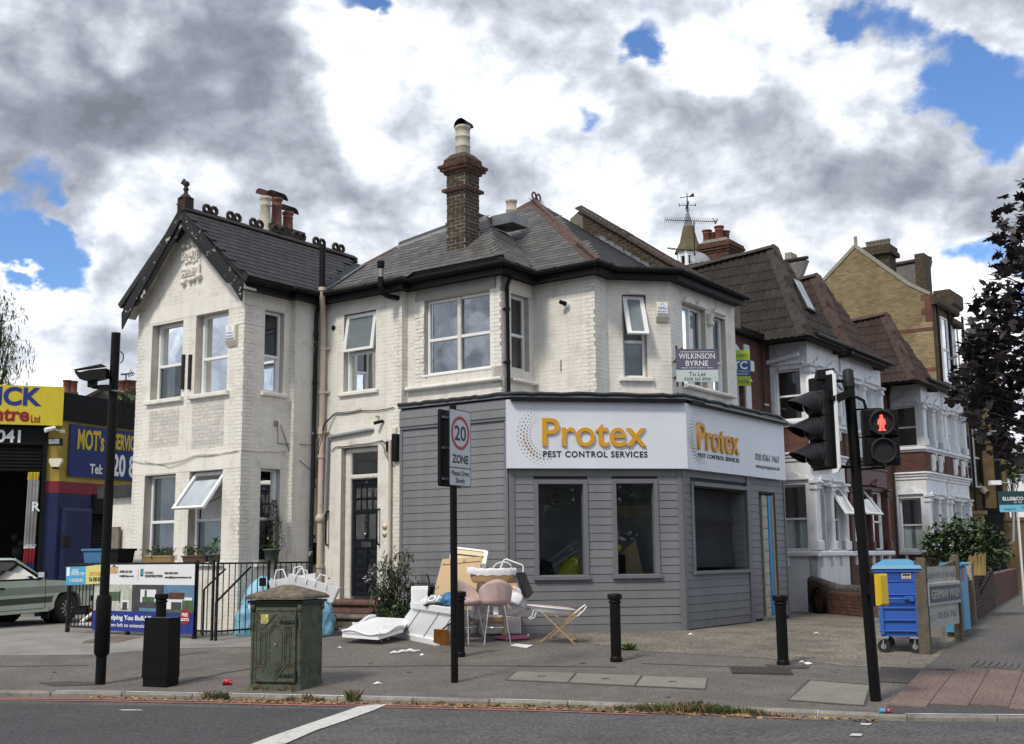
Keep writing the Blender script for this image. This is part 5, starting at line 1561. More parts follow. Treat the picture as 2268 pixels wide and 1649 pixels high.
M['brick_joint']=mat('brick_joint',(.12,.085,.07),.95,var=.2,vs=6)
M['yellow_brick']=mat('yellow_stock_brick',(.275,.218,.122),.9,var=.2,vs=1.2,col2=(.20,.145,.07),c2s=1.6,c2w=.2,c2t=.58,isl=.22,bump=.3,bs=40)
M['yellow_joint']=mat('yellow_brick_joint',(.23,.185,.115),.95,var=.2,vs=1.5)
M['brown_brick']=mat('brown_stock_brick',(.155,.105,.052),.9,var=.25,vs=1.5,isl=.2,bump=.3,bs=40)
M['brown_joint']=mat('brown_brick_joint',(.10,.075,.045),.95,var=.2,vs=2)
M['moss_slate']=mat('mossy_slate',(.105,.088,.048),.9,var=.3,vs=1.4,bump=.5,bs=12,isl=.1)
M['stone']=mat('weathered_stone',(.25,.24,.20),.9,var=.2,vs=2,bump=.3)
tv,tf=[],[]
NX=8
for row in(-.5,.5):
 for k in range(NX+1):
  x=k/NX-.5
  ph=(k%4)
  h=(0,.9,.9,0)[ph]if k<NX else 0
  tv.append((x,row,h))
for k in range(NX+1):
 x=k/NX-.5;h=(0,.9,.9,0)[k%4]if k<NX else 0
 tv.append((x,-.5,h-.65))
tf=[(k,k+1,NX+2+k,NX+1+k)for k in range(NX)]+[(2*(NX+1)+k,2*(NX+1)+k+1,k+1,k)for k in range(NX)]
ROMAN=(tv,tf)
class Slope3(Slope):
 def __init__(s,O,e,T):
  s.O=V(O);s.e=V(e).normalized()
  w=V(T)-s.O;s.u=(w-s.e*w.dot(s.e)).normalized()
  s.n=s.e.cross(s.u).normalized()
  if s.n.z<0:s.n=-s.n
 def c(s,P):w=V(P)-s.O;return(w.dot(s.e),w.dot(s.u))
def tcover(P,sl,poly,parent,w=.33,ex=.30):
 a0=min(p[0]for p in poly);a1=max(p[0]for p in poly);b0=min(p[1]for p in poly);b1=max(p[1]for p in poly)
 base=sl.mtx();
 if sl.e.cross(sl.u).dot(sl.n)<0:
  for i in range(3):base[i][0]=-base[i][0]
 b=b0;
 while b<b1:
  x=a0
  while x<a1:
   if in_poly((x+w/2,b+ex/2),poly)and(in_poly((x+w*.05,b+ex*.5),poly)or in_poly((x+w*.95,b+ex*.5),poly)):
    m=Matrix.Translation(sl.p(x+w/2,b+ex*.55,.035))@base@Matrix.Rotation(-.05+random.uniform(-.008,.008),4,'X')@Matrix.Diagonal((w,ex*1.15,.030,1))
    P.put(m,parent)
   x+=w
  b+=ex
C1=at(1793,900,26.9);C1.z=0
TF=Fr(C1,BD,NB)
def ts(x,y):return TF.s_at(x,y)
sE=[(0.0,ts(1862,890)),(ts(1867,890),ts(1953,890)),(ts(2040,890),ts(2083,890)),(ts(2087,900),ts(2133,900))]
PR_=.95
ZE_=6.72
def pier(mb,fr,s0,s1,z0,z1,d=.05,cap=.2):
 mb.bevbox(fr,s0,s1,z0,z1,-.1,d,.03)
 mb.bevbox(fr,s0-.03,s1+.03,z0,z0+.22,-.1,d+.035,.02)
 mb.bevbox(fr,s0-.035,s1+.035,z1-cap,z1-cap+.05,-.1,d+.04,.015)
 mb.bevbox(fr,s0-.02,s1+.02,z1-cap+.05,z1-.06,-.1,d+.02,.01)
 mb.bevbox(fr,s0-.06,s1+.06,z1-.06,z1,-.1,d+.075,.02)
def carved(mb,fr,s0,s1,z):
 w=s1-s0;c=(s0+s1)/2
 mb.bevbox(fr,s0-.02,s1+.02,z-.03,z+.02,0,.07,.01)
 pts=[(s0,0),(s0+w*.12,.06),(s0+w*.25,.03),(s0+w*.36,.11),(c,.17),(s1-w*.36,.11),(s1-w*.25,.03),(s1-w*.12,.06),(s1,0)]
 mb.prism([fr.p(a,z+.02+b,.055)for a,b in pts],-fr.N*.055)
def storey(h,fr,s0,s1,z0,z1,nwin,pm,gap0=.30,gap=.16,open_=None,ends=(True,True),cur=False,wm='upvc'):
 """a bay front storey: piers and windows between sill z0 and head z1"""
 L=s1-s0
 e0=gap0 if ends[0]else .10;e1=gap0*.7 if ends[1]else .10
 ww=(L-e0-e1-gap*(nwin-1))/nwin
 holes=[];x=s0+e0
 for k in range(nwin):holes.append((x,x+ww,z0+.02,z1));x+=ww+gap
 wall_solid(fr,s0,s1,z0,z1+.62,holes,.2).build('wall',M[pm],h)
 ps_=[(holes[k][1]+.01,holes[k+1][0]-.01,z1+.02,.16)for k in range(nwin-1)]
 if ends[0]:ps_.append((s0+.002,s0+e0-.03,z1+.08,.2))
 if ends[1]:ps_.append((s1-e1+.03,s1-.002,z1+.08,.2))
 for a,b,c,d in ps_:
  mb=MB();pier(mb,fr,a,b,z0+.02,c,cap=d);mb.build('pilaster',M[pm],h)
 for k,hh in enumerate(holes):
  mb=MB();carved(mb,fr,hh[0]+.02,hh[1]-.02,z1+.13);mb.build('carved_head',M[pm],h)
  sash=((0,1),math.radians(open_[1]),'glass_open')if open_ and open_[0]==k else None
  window(h,fr,hh,rec=.12,fw=.045,bars=(.48,),back='room',curtain=cur,sash=sash,room=.4,fm=wm)
def terrace_house(i,s0,s1,ret,label,lower='stucco'):
 h=thing('terraced_house',label,'house',tuple(TF.p((s0+s1)/2,.44,-.4)),group='terraced houses with white bay windows along the side street')
 L=s1-s0
 zs1,zh1=1.82,3.36;zs2,zh2=4.86,6.10
 RF=Fr(TF.p(s0,0),AD,NA)
 opn={0:(1,32),1:(0,36)}.get(i)
 storey(h,TF,s0+.001,s1,zs2,zh2,2,'stucco',open_=(1,40)if i==0 else None)
 storey(h,TF,s0+.001,s1,zs1,zh1,2,lower,open_=opn,cur=True)
 if ret:
  storey(h,RF,-PR_,-.001,zs2,zh2,1,'stucco',gap0=.05,ends=(False,False),wm='upvc')
  storey(h,RF,-PR_,-.001,zs1,zh1,1,lower,gap0=.05,ends=(False,False),cur=True)
 def belt(fr,a,b):
  mb=MB();mb.bevbox(fr,a,b+.08,zs2-.10,zs2,-.1,.10,.025);mb.bevbox(fr,a,b+.02,zs2-.15,zs2-.10,-.1,.05,.015);mb.build('upper_sill',M['stucco'],h)
  mb=MB();mb.bevbox(fr,a,b+.05,3.98,4.05,-.1,.07,.02);mb.bevbox(fr,a,b+.08,4.05,4.12,-.1,.11,.025);mb.bevbox(fr,a,b+.03,3.90,3.98,-.1,.035,.01);mb.build('cornice',M['stucco' if lower=='stucco' else 'maroon'],h)
  mb=MB();mb.bevbox(fr,a,b+.08,zs1-.12,zs1,-.1,.10,.025);mb.build('lower_sill',M['stucco'],h)
  mb=MB();mb.fbox(fr,a,b,4.12,zs2-.15,-.2,0);w=mb.build('brick_band',M['brick_joint'],h)
  bricks(TBk,fr,a,b,4.12,zs2-.15,[],w)
  mb=MB();mb.fbox(fr,a,b,.3,zs1-.12,-.2,0);mb.build('plinth',M['stucco' if i==0 else 'brick_joint'],h)
  if i:bricks(TBk,fr,a,b,.45,zs1-.12,[],h)
  mb=MB()
  k=a+.25
  while k<b-.1:
   mb.bevbox(fr,k-.035,k+.035,zs1-.34,zs1-.12,0,.07,.015);k+=.62
  mb.build('sill_bracket',M['stucco'],h)
 TBk=Pieces('brick',M['red_brickwall'],300 if i<2 else 0,'brickwork')
 belt(TF,s0,s1)
 if ret:belt(RF,-PR_,0)
 for k in range(2):
  c=s0+L*(.36+.36*k)
  mb=MB();mb.bevbox(TF,c-.14,c+.14,4.16,4.66,0,.06,.02);mb.bevbox(TF,c-.10,c+.10,4.22,4.60,.06,.085,.015);mb.build('panel',M['stucco'],h)
  mb=MB();mb.bevbox(TF,c+.2,c+.27,4.48,4.71,0,.09,.02);mb.build('bracket',M['stucco'],h)
 TBk.finish(h)
 mb=MB();mb.fbox(TF,s0-.1,s1+.1,ZE_,ZE_+.10,-.1,.28);mb.build('fascia',M['black_paint'],h)
 mb=MB();mb.tube([TF.p(s0-.2,ZE_+.1,.33),TF.p(s1+.15,ZE_+.1,.33)],.055,8)
 if ret:mb.tube([RF.p(-PR_-1.2,ZE_+.1,.25),RF.p(.3,ZE_+.1,.25)],.055,8)
 mb.build('gutter',M['black_paint'],h)
 if ret:
  mb=MB();mb.fbox(RF,-PR_-1.2,.25,ZE_,ZE_+.10,-.1,.20);mb.build('fascia',M['black_paint'],h)
 return h
TL=['near terraced house with a rooflight, white bay and pair of open ground and upper windows','terraced house with maroon painted ground floor bay and one opened window','third terraced house, white bay with red brown roof and a rusty pipe up its side','far terraced house at the end of the white row with a low plain eave']
TH=[terrace_house(i,a,b,i in(0,2),TL[i],'maroon' if i==1 else 'stucco')for i,(a,b)in enumerate(sE)]
def bay_roof(h,ce,ca,cb,cT,rl,m,mh,light=None):
 """ce: near eave corner px, cb: far eave corner px, cT: apex px, rl: ridge end px"""
 F=TF.shift(d=.30)
 s0,z0=F.hit(*ce);s1,_=F.hit(*cb)
 O=F.p(s0,z0);mid=F.p((s0+s1)/2,0)
 Tp=planhit(mid,AD,*cT);q=sight(*cT);T=V((Tp.x,Tp.y,CAM.z+q.z*(Tp.y/q.y)))
 sa=Slope3(O,AD,T);sb=Slope3(O,BD,T)
 tc_=sa.c(T);r_=sa.hit(*rl);l_=sa.hit(*ca)
 P=Pieces('roof_tile',M[m],300,'roof_tiles',*ROMAN)
 poly=[(-6.5,0),(0,0),tc_,(r_[0],r_[1]),(r_[0]-3,r_[1]-.5)]
 mb=MB();mb.prism([sa.p(a,b,0)for a,b in poly],sa.n*-.1);ra=mb.build('roof',M['tile_backing'],h)
 tcover(P,sa,poly,ra)
 e_=sb.c(F.p(s1,z0));tb_=sb.c(T)
 polyb=[(0,0),(e_[0],0),tb_]
 mb=MB();mb.prism([sb.p(a,b,0)for a,b in polyb],sb.n*-.1);rb=mb.build('roof',M['tile_backing'],h)
 tcover(P,sb,polyb,rb)
 P.finish(h)
 ridge_run(O+V((0,0,.07)),T+V((0,0,.07)),.19,.13,.42,mh,parent=h)
 ridge_run(T+V((0,0,.05)),sa.p(*r_,.05),.15,.09,.42,mh,parent=h)
 E=F.p(s1,z0);R_=sa.p(*r_)
 mb=MB();mb.prism([E,T,R_,R_+BD*((s1-s0)/2)+V((0,0,-2))],(0,0,-.1));mb.build('roof',M[m],h)
 return sa,sb,T
ra1=bay_roof(TH[0],(1787,745),(1708,751),(1872,786),(1713,548),(1530,594),'pantile','hip_brown')
bay_roof(TH[1],(1883,786),(1800,790),(1960,834),(1808,611),(1760,622),'pantile_red','hip_red')
bay_roof(TH[2],(2027,843),(1960,846),(2077,867),(1962,697),(1880,712),'pantile_red','hip_red')
mb=MB();a,b=sE[3];mb.prism([TF.p(a-.1,ZE_+.12,.32),TF.p(b+.2,ZE_+.12,.32),TF.p(b+.2,ZE_+.6,-1.2),TF.p(a-.1,ZE_+.6,-1.2)],(0,0,-.06));mb.build('roof',M['slate'],TH[3])
sb=ra1[1]
qs=[sb.hit(x,y,.06)for x,y in((1750,617),(1769,626),(1804,696),(1784,686))]
mb=MB();mb.prism([sb.p(a,b,.05)for a,b in qs],sb.n*.07);rlo=mb.build('rooflight',M['plastic_grey'],TH[0])
cx_=sum(a for a,b in qs)/4;cy_=sum(b for a,b in qs)/4
mb=MB();mb.prism([sb.p(cx_+(a-cx_)*.80,cy_+(b-cy_)*.9,.121)for a,b in qs],sb.n*.006);mb.build('pane',M['glass_sky'],rlo)
MW=TF.shift(d=-PR_)
TBr=Pieces('brick',M['red_brickwall'],300,'brickwork')
sW0=-2.9
nw_hole=(-2.35,-1.55,4.9,6.2)
w=wall_solid(MW,sW0,.2,.3,ZE_,[nw_hole],.2).build('wall',M['brick_joint'],TH[0])
bricks(TBr,MW,sW0,.0,3.6,ZE_,[nw_hole],w)
window(TH[0],MW,nw_hole,rec=.1,fw=.05,bars=(.5,),sash=((0,1),math.radians(28)),room=.4)
mb=MB();carved(mb,MW,-2.4,-1.5,6.28);mb.bevbox(MW,-2.5,-1.4,6.2,6.3,0,.08,.02);mb.bevbox(MW,-1.48,-1.2,4.9,6.55,0,.05,.02);mb.build('carved_head',M['stucco'],TH[0])
TBr.finish(TH[0])
mb=MB();mb.fbox(MW,sW0,.2,ZE_+.002,ZE_+.14,-.1,.22);mb.build('fascia',M['black_paint'],TH[0])
for s in(-.55,):
 mb=MB();mb.tube([MW.p(s,ZE_,.06),MW.p(s,3.8,.06)],.018,6);mb.build('downpipe',M['ridge_dark'],TH[0])
mb=MB();mb.bar(MW.p(-.5,5.25,.02),MW.p(-.2,5.25,.02),.03,.04);mb.build('pipe_bracket',M['stucco'],TH[0])
mb=MB();mb.bevbox(MW,-1.15,-.98,5.95,6.2,0,.05,.01);mb.build('air_vent',M['white_print'],TH[0])
a2,b2=sE[1];a3,b3=sE[2]
w=wall_solid(MW,b2-.1,a3+.1,.3,ZE_,[(b2+.5,b2+1.5,.45,3.2)],.2).build('wall',M['brick_joint'],TH[2])
TB3=Pieces('brick',M['red_brickwall'],0,'brickwork')
bricks(TB3,MW,b2,a3,.5,ZE_,[(b2+.5,b2+1.5,.45,3.2)],w);TB3.finish(TH[2])
mb=MB();mb.fbox(MW,b2+.5,b2+1.5,.45,3.2,-.4,-.3);mb.build('front_door',M['room_dark'],TH[2])
mb=MB();pier(mb,MW,b2+.2,b2+.5,.5,3.3,.12);pier(mb,MW,b2+1.5,b2+1.8,.5,3.3,.12);mb.bevbox(MW,b2+.1,b2+1.9,3.3,3.7,0,.2,.04);mb.build('porch',M['stucco'],TH[2])
RF3=Fr(TF.p(a3,0),AD,NA)
mb=MB();q=RF3.hit(1973,850,.1);mb.tube([RF3.p(-PR_+.0,.6,.10),RF3.p(-PR_+.0,6.3,.10),RF3.p(-PR_+.1,6.6,.3),RF3.p(-PR_+.35,6.9,.4),RF3.p(-PR_+.35,8.3,.4)],.06,8);mb.build('soil_pipe',M['ridge_dark'],TH[2])
RF1=Fr(TF.p(0,0),AD,NA)
mb=MB();mb.tube([RF1.p(-1.35,6.22,.12),RF1.p(-.15,6.42,.14)],.06,10);mb.build('overflow_pipe',M['stucco'],TH[0])
mb=MB();pts=[RF1.hit(x,y,.25)for x,y in((1635,712),(1660,722),(1690,738),(1702,745))];mb.tube([RF1.p(*p,.25)for p in pts]+[RF1.p(pts[-1][0]+.12,6.4,.1),RF1.p(pts[-1][0]+.14,3.9,.05)],.012,5);mb.build('cable',M['pipe_grey'],TH[0])
# ---- chimney stack, aerial and dish above the terrace
CK=at(1584,575,33.0)
FC=Fr(CK,AD,NA)
def fz(fr,x,y):return fr.hit(x,y)[1]
ck=thing('chimney_stack','broad sooty brick chimney stack with a cluster of round red pots above the terrace roof','chimney',tuple(CK))
z0_,z1_=8.0,fz(FC,1584,560)
mb=MB();mb.fbox(FC,-.42,.42,z0_,z1_,-.8,0);mb.build('stack',M['mortar_dark'],ck)
KB=Pieces('brick',M['chimney_red'],300,'brickwork')
bricks(KB,FC,-.42,.42,z1_-1.0,z1_,[],ck);
for k,o in enumerate((.04,.09,.13,.10)):
 z=z1_+k*.075
 mb=MB();mb.fbox(FC,-.42-o,.42+o,z,z+.075,-.8-o,o-.01);mb.build('oversail',M['mortar_dark'],ck)
 bricks(KB,FC.shift(d=o-.01),-.42-o,.42+o,z,z+.075,[],ck)
 bricks(KB,Fr(FC.p(.42+o,0),BD,NB),-o,.8+o,z,z+.075,[],ck)
bricks(KB,Fr(FC.p(.42,0),BD,NB),0,.8,z1_-1,z1_,[],ck)
KB.finish(ck)
zt=z1_+.30
mb=MB();e=.45
cc=FC.p(0,zt,-.4)
mb.hexa([cc+AD*a*.5+BD*b*.5 for a,b in((-1,-1),(1,-1),(1,1),(-1,1))]+[cc+V((0,0,.14))+AD*a*.33+BD*b*.33 for a,b in((-1,-1),(1,-1),(1,1),(-1,1))]);mb.build('flaunching',M['mortar_dark'],ck)
for(x,yt,yb,dd)in((1567,511,545,-.2),(1581,517,540,-.65),(1594,502,541,-.25),(1607,513,545,-.6)):
 s,zb=FC.hit(x,yb,dd);zt_=FC.hit(x,yt,dd)[1];H=zt_-zb
 mb=MB();mb.lathe([(.14,-.1),(.125,0),(.12,H*.74),(.14,H*.78),(.125,H*.8),(.13,H*.9),(.155,H*.93),(.155,H),(.12,H)],FC.p(s,zb,dd),14);mb.build('chimney_pot',M['terracotta'],ck)
def pxp(x,y,Y):return at(x,y,Y)
A_=thing('tv_aerial','long thin television aerial on a pole beside the church turret','aerial',tuple(pxp(1539,590,32)))
mb=MB();mb.tube([pxp(1539,600,32),pxp(1537,490,32)],.02,6);mb.build('pole',M['plastic_grey'],A_)
mb=MB();a,b=pxp(1473,487.5,32),pxp(1588,491.5,32);mb.tube([a,b],.012,5)
for k in range(26):
 p=a.lerp(b,k/25);mb.tube([p+V((0,-.18,.04)),p+V((0,.18,-.03))],.006,4)
mb.tube([pxp(1578,484,32),pxp(1586,496,32)],.012,4);mb.tube([pxp(1589,486,32),pxp(1583,497,32)],.012,4)
mb.build('aerial_boom',M['plastic_grey'],A_)
mb=MB();a,b=pxp(1478,549,32),pxp(1539,557,32);mb.tube([a,b],.012,5)
mb.tube([pxp(1478,551,32),pxp(1500,554,32)],.012,5)
mb.build('lower_boom',M['plastic_grey'],A_)
Dp=pxp(1553,577,32)
mb=MB();mb.lathe([(.0,.06),(.2,.03),(.33,-.03),(.33,-.05),(.2,.0),(0,.03)],Dp,18,mtx=Matrix.Rotation(math.radians(65),3,V((1,.3,0))));d_o=mb.build('satellite_dish',M['pipe_grey'],org=Dp);tag(d_o,'pale round satellite dish on the terrace ridge below the chimney pots','satellite dish')
# ---- turret with weathervane
TC_=pxp(1527,585,58);TC_.z=0
def zat(x,y,P):q=sight(x,y);return CAM.z+q.z*(P.y/q.y)
tu=thing('church_turret','small white louvred turret with a mossy spire roof and a weathervane','turret',(TC_.x,TC_.y,8))
zc1=zat(1527,556,TC_);zc2=zat(1527,503,TC_);zc3=zat(1527,469,TC_);rb_=34/2600*58*1.0
mb=MB();mb.lathe([(rb_*1.02,zc1-.12),(rb_*.98,zc1),(rb_*.62,zc1+(zc2-zc1)*.38),(rb_*.36,zc2)],TC_,8,smooth=False,phase=.5);mb.build('spire_base',M['moss_slate'],tu)
mb=MB();mb.lathe([(rb_*.36,zc2+.002),(.05,zc3),(.09,zc3+.05),(.02,zc3+.15)],TC_,8,smooth=False,phase=.5);mb.build('spire_tip',M['lead'],tu)
zc0=zat(1527,592,TC_)
mb=MB()
for k in range(8):
 a=math.pi*2*(k+.5)/8;r=rb_*.72
 p=TC_+V((r*math.cos(a),r*math.sin(a),0))
 mb.cyl(up(p,zc0-1.5),up(p,zc1-.1),.10,n=8)
mb.lathe([(rb_*.8,zc1-.35),(rb_*.8,zc1-.12)],TC_,8,smooth=False,phase=.5)
mb.lathe([(rb_*.8,zc0-1.8),(rb_*.8,zc0+.05)],TC_,8,smooth=False,phase=.5)
mb.build('lantern',M['white_print'],tu)
mb=MB();mb.lathe([(rb_*.55,zc0-1),(rb_*.55,zc1-.1)],TC_,8,smooth=False,phase=.5);mb.build('louvres',M['plastic_grey'],tu)
mb=MB();zv=zat(1527,428,TC_)
mb.tube([up(TC_,zc3),up(TC_,zv)],[.05,.02],6)
zr=zat(1527,455,TC_);zf=zat(1527,437,TC_)
for d in(V((1,0,0)),V((0,1,0))):
 mb.tube([up(TC_,zr)-d*.42,up(TC_,zr)+d*.42],.02,5)
 mb.bar(up(TC_,zr-.07)+d*.42,up(TC_,zr+.09)+d*.42,.08,.03);mb.bar(up(TC_,zr-.07)-d*.42,up(TC_,zr+.09)-d*.42,.08,.03)
mb.tube([up(TC_,zf-.02)-V((.38,0,0)),up(TC_,zf+.05)+V((.3,0,0))],.02,5)
mb.prism([up(TC_,zf)+V((.05,0,0)),up(TC_,zf+.02)+V((.38,0,0)),up(TC_,zf+.24)+V((.34,0,0)),up(TC_,zf+.12)+V((.2,0,0))],(0,.02,0))
for a in(0,math.pi/2,math.pi,4.7):mb.tube([up(TC_,zr-.3),up(TC_,zr-.2)+V((.12*math.cos(a),.12*math.sin(a),0)),up(TC_,zr-.05)],.012,4)
mb.build('weathervane',M['black_paint'],tu)
# ---- tall yellow brick building behind
YC=at(2069,760,47);YC.z=0
YF=Fr(YC,AD,NA);YB=Fr(YC,BD,NB)
yb=thing('tall_brick_building','tall yellow stock brick gabled building rising behind the terrace','building',(YC.x-3,YC.y+4,.4))
ap=YF.hit(1894,546);lf=YF.hit(1824,622);kn=YF.hit(2060,652);mdp=YF.hit(2010,629)
sl_=YF.hit(1700,700)[0]
zl=lf[1]+(lf[1]-ap[1])/(lf[0]-ap[0])*(sl_-lf[0])
poly=[(sl_,.3),(0,.3),(0,kn[1]),kn,mdp,ap,lf,(sl_,zl)]
mb=MB();mb.prism([YF.p(a,b)for a,b in poly],NA*-.4);yw=mb.build('gable_wall',M['yellow_joint'],yb)
YP=Pieces('brick',M['yellow_brick'],300,'brickwork')
bz0=YF.hit(2060,905)[1]
pl_=[(a,b)for a,b in poly]
bricks(YP,YF,sl_+3,0,bz0,ap[1],[],yw,gap=.014,bh=.078,proud=.006,inside=lambda s,z:in_poly((s,z),pl_)and in_poly((s+.05,z+.05),pl_))
YP.finish(yb)
zbd=YF.hit(2060,728)[1];zbd2=YF.hit(2060,818)[1]
for z in(zbd,zbd2):
 mb=MB();mb.fbox(YF,YF.hit(1980,735)[0],0,z-.08,z+.06,0,.02);mb.build('red_band',M['red_brickwall'],yb)
mb=MB()
for a,b in zip(poly[3:7],poly[4:8]):mb.bar(YF.p(a[0],a[1]+.02,-.2),YF.p(b[0],b[1]+.02,-.2),.5,.14,up=(0,0,1))
mb.bar(YF.p(ap[0],ap[1],-.1),YF.p(ap[0],ap[1]+.45,-.1),.12,.12)
mb.build('coping',M['stone'],yb)
ks=YF.hit(2045,680)[0]
for k in range(4):
 w_=.28 if k%2 else .42
 mb=MB();mb.fbox(YF,-w_,0.002,kn[1]-.25-k*.3,kn[1]+.03-k*.3,0,.015);mb.build('red_quoin',M['red_brickwall'],yb)
yl=YB.hit(2117,760)[0];yz=kn[1]
mb=MB();mb.prism([YB.p(0.01,.3),YB.p(yl,.3),YB.p(yl,yz-.2),YB.p(0.01,yz-.2)],NB*-.4);yf=mb.build('front_wall',M['brown_joint'],yb)
YQ=Pieces('brick',M['brown_brick'],0,'brickwork')
bricks(YQ,YB,.02,yl,6,yz-.2,[],yf,gap=.014,bh=.09,bw=.26);YQ.finish(yb)
for s in(.8,2.4,4.6,6.6):
 for z0,z1 in((yz-3.6,yz-.8),(yz-7.8,yz-5.2),(1,3)):
  window(yb,YB.shift(d=.26),(s,s+1.0,z0,z1),rec=.14,fw=.07,bars=(.5,),back='frost')
for k,s in enumerate((.25,1.9,4.1,5.9,7.4)):
 mb=MB();mb.tube([YB.p(s,.5,.15),YB.p(s,yz-.3,.15)],.055,6);mb.build('downpipe',M['black_paint'],yb)
mb=MB();mb.bevbox(YB,-.1,yl,yz-.45,yz-.1,0,.28,.08);mb.bevbox(YB,2.2,4.0,yz-.1,yz+.6,-.5,.3,.1);mb.build('cornice',M['stock_brick'],yb)
for s in(2.2,5.2,8.0):
 mb=MB();mb.bevbox(YB,s,s+1.5,yz-.95,yz-.65,0,.3,.06);mb.build('window_cornice',M['stock_brick'],yb)
mb=MB();F9=Fr(YF.p(0,0,-6),AD,NA)
a_=F9.hit(1975,592);b_=F9.hit(2062,576);c_=F9.hit(2062,640);d_=F9.hit(1975,640)
mb.prism([F9.p(*a_),F9.p(*b_),F9.p(*c_,1.0),F9.p(*d_,1.0)],NA*-.3);mb.build('rear_roof',M['slate'],yb)
mb=MB();n=22
for k in range(n):mb.lathe([(.0,0),(.14,.02),(.14,.14),(.0,.2)],F9.p(a_[0]+(b_[0]-a_[0])*k/n,a_[1]+(b_[1]-a_[1])*k/n),6)
mb.build('crested_ridge',M['ridge_red'],yb)
a_=F9.hit(2042,575);b_=F9.hit(2064,640)
mb=MB();mb.fbox(F9,a_[0],F9.hit(2063,575)[0],b_[1]-1,a_[1],.2,1.2);mb.build('kneeler_stack',M['stock_brick'],yb)
F8=Fr(YF.p(0,0,-3),AD,NA);a_=F8.hit(1902,545);b_=F8.hit(1972,600)
mb=MB();mb.fbox(F8,a_[0]+.2,F8.hit(1968,560)[0],b_[1]-1,F8.hit(1940,566)[1],-1,0);mb.fbox(F8,a_[0]-.2,F8.hit(1975,560)[0],F8.hit(1940,566)[1],F8.hit(1940,556)[1],-1.2,.2);mb.fbox(F8,a_[0],F8.hit(1972,560)[0],F8.hit(1940,556)[1],F8.hit(1940,545)[1],-1.1,.1)
yc=mb.build('chimney',M['stock_brick'],yb)
for k in range(6):
 mb=MB();mb.lathe([(.13,0),(.12,.3),(.15,.32),(.15,.38)],F8.p(a_[0]+.3+k*(F8.hit(1968,560)[0]-a_[0]-.3)/6,F8.hit(1940,546)[1],-.5),8);mb.build('chimney_pot',M['stone'],yc)
mb=MB();p=pxp(2120,716,60);mb.tube([pxp(2100,715,60),p],.03,4);mb.tube([p+V((0,0,-.2)),p+V((0,0,.2))],.03,4);o=mb.build('tv_aerial',M['pipe_grey'],org=p);tag(o,'tiny aerial sticking out from the tall yellow building','aerial')
F7=Fr(at(1760,600,42)*1.0,AD,NA)
sm=thing('rear_house','slate roofed house seen only as a crested ridge and pale chimney behind the terrace','house',tuple(F7.O))
a_=F7.hit(1737,583);b_=F7.hit(1786,575);c_=F7.hit(1800,625);d_=F7.hit(1730,640)
mb=MB();mb.prism([F7.p(*a_),F7.p(*b_),F7.p(c_[0],c_[1],1.2),F7.p(d_[0],d_[1]-1,1.2)],NA*-.3);mb.build('roof',M['slate'],sm)
mb=MB();mb.fbox(F7,d_[0],c_[0],.4,c_[1]-.3,-3,.4);mb.build('wall',M['brown_brick'],sm)
mb=MB()
for k in range(14):mb.lathe([(.0,0),(.09,.02),(.09,.1),(.0,.14)],F7.p(a_[0]+(b_[0]-a_[0])*k/13,a_[1]+(b_[1]-a_[1])*k/13),6)
mb.build('crested_ridge',M['ridge_dark'],sm)
F6=F7.shift(d=-1.5);a_=F6.hit(1735,561);b_=F6.hit(1752,600)
mb=MB();mb.prism([F6.p(a_[0],b_[1]-.5),F6.p(F6.hit(1757,590)[0],b_[1]-.5),F6.p(F6.hit(1752,561)[0],a_[1]),F6.p(a_[0]+.05,a_[1])],NA*-.6);mb.build('chimney',M['stone'],sm)
# ---- lower brick buildings at the far right
LC=at(2128,1000,52);LC.z=0
LF=Fr(LC,AD,NA)
lb=thing('brick_annexe','lower brown brick wing with an arch, drainpipes and one small white window','building',(LC.x+2,LC.y,.4))
ze_=LF.hit(2150,835)[1];sr_=LF.hit(2222,1000)[0]
wh=(LF.hit(2137,1023)[0],LF.hit(2160,1023)[0],LF.hit(2148,1037)[1],LF.hit(2148,1010)[1])
w=wall_solid(LF,-2,sr_,.3,ze_,[wh],.3).build('wall',M['brown_joint'],lb)
LQ=Pieces('brick',M['brown_brick'],0,'brickwork')
bricks(LQ,LF,0,sr_,2.2,ze_,[wh],w,gap=.016,bh=.09,bw=.26);LQ.finish(lb)
window(lb,LF,wh,rec=.05,fw=.10,bars=(.5,),back='room')
mb=MB()
for a,b in((wh[2]-.35,wh[2]-.03),(wh[3]+.03,wh[3]+.35)):mb.fbox(LF,wh[0]-.25,wh[1]+.25,a,b,0,.02)
mb.build('red_band',M['red_brickwall'],lb)
for x in(2176,2208,2216):
 s=LF.s_at(x,1050);mb=MB();mb.tube([LF.p(s,.5,.15),LF.p(s,ze_-1.5,.15)],.06,6);mb.build('downpipe',M['black_paint'],lb)
arc=[LF.hit(x,y)for x,y in((2130,1061),(2145,1061),(2160,1068),(2172,1078),(2186,1092))]
mb=MB();mb.tube([LF.p(a,b,.1)for a,b in arc],.16,6);mb.build('arch_moulding',M['stone'],lb)
mb=MB();mb.bar(LF.p(-1,ze_-2.6,.1),LF.p(sr_,ze_-2.6,.1),.25,.2);mb.build('string_course',M['stone'],lb)
mb=MB();mb.prism([LF.p(-2,ze_,-.3),LF.p(sr_-.3,ze_,-.3),LF.p(sr_-.3,ze_+.2,-.5),LF.p(-2,ze_+.2,-.5)],NA*-1);mb.build('roof',M['slate'],lb)
FF=Fr(at(2235,1060,75),V((1,0,0)),V((0,-1,0)))
co=thing('far_house','small white house with a brown roof at the end of the street','house',tuple(FF.O))
q=lambda x,y:FF.hit(x,y)
a_,b_=q(2214,1052),q(2290,1095)
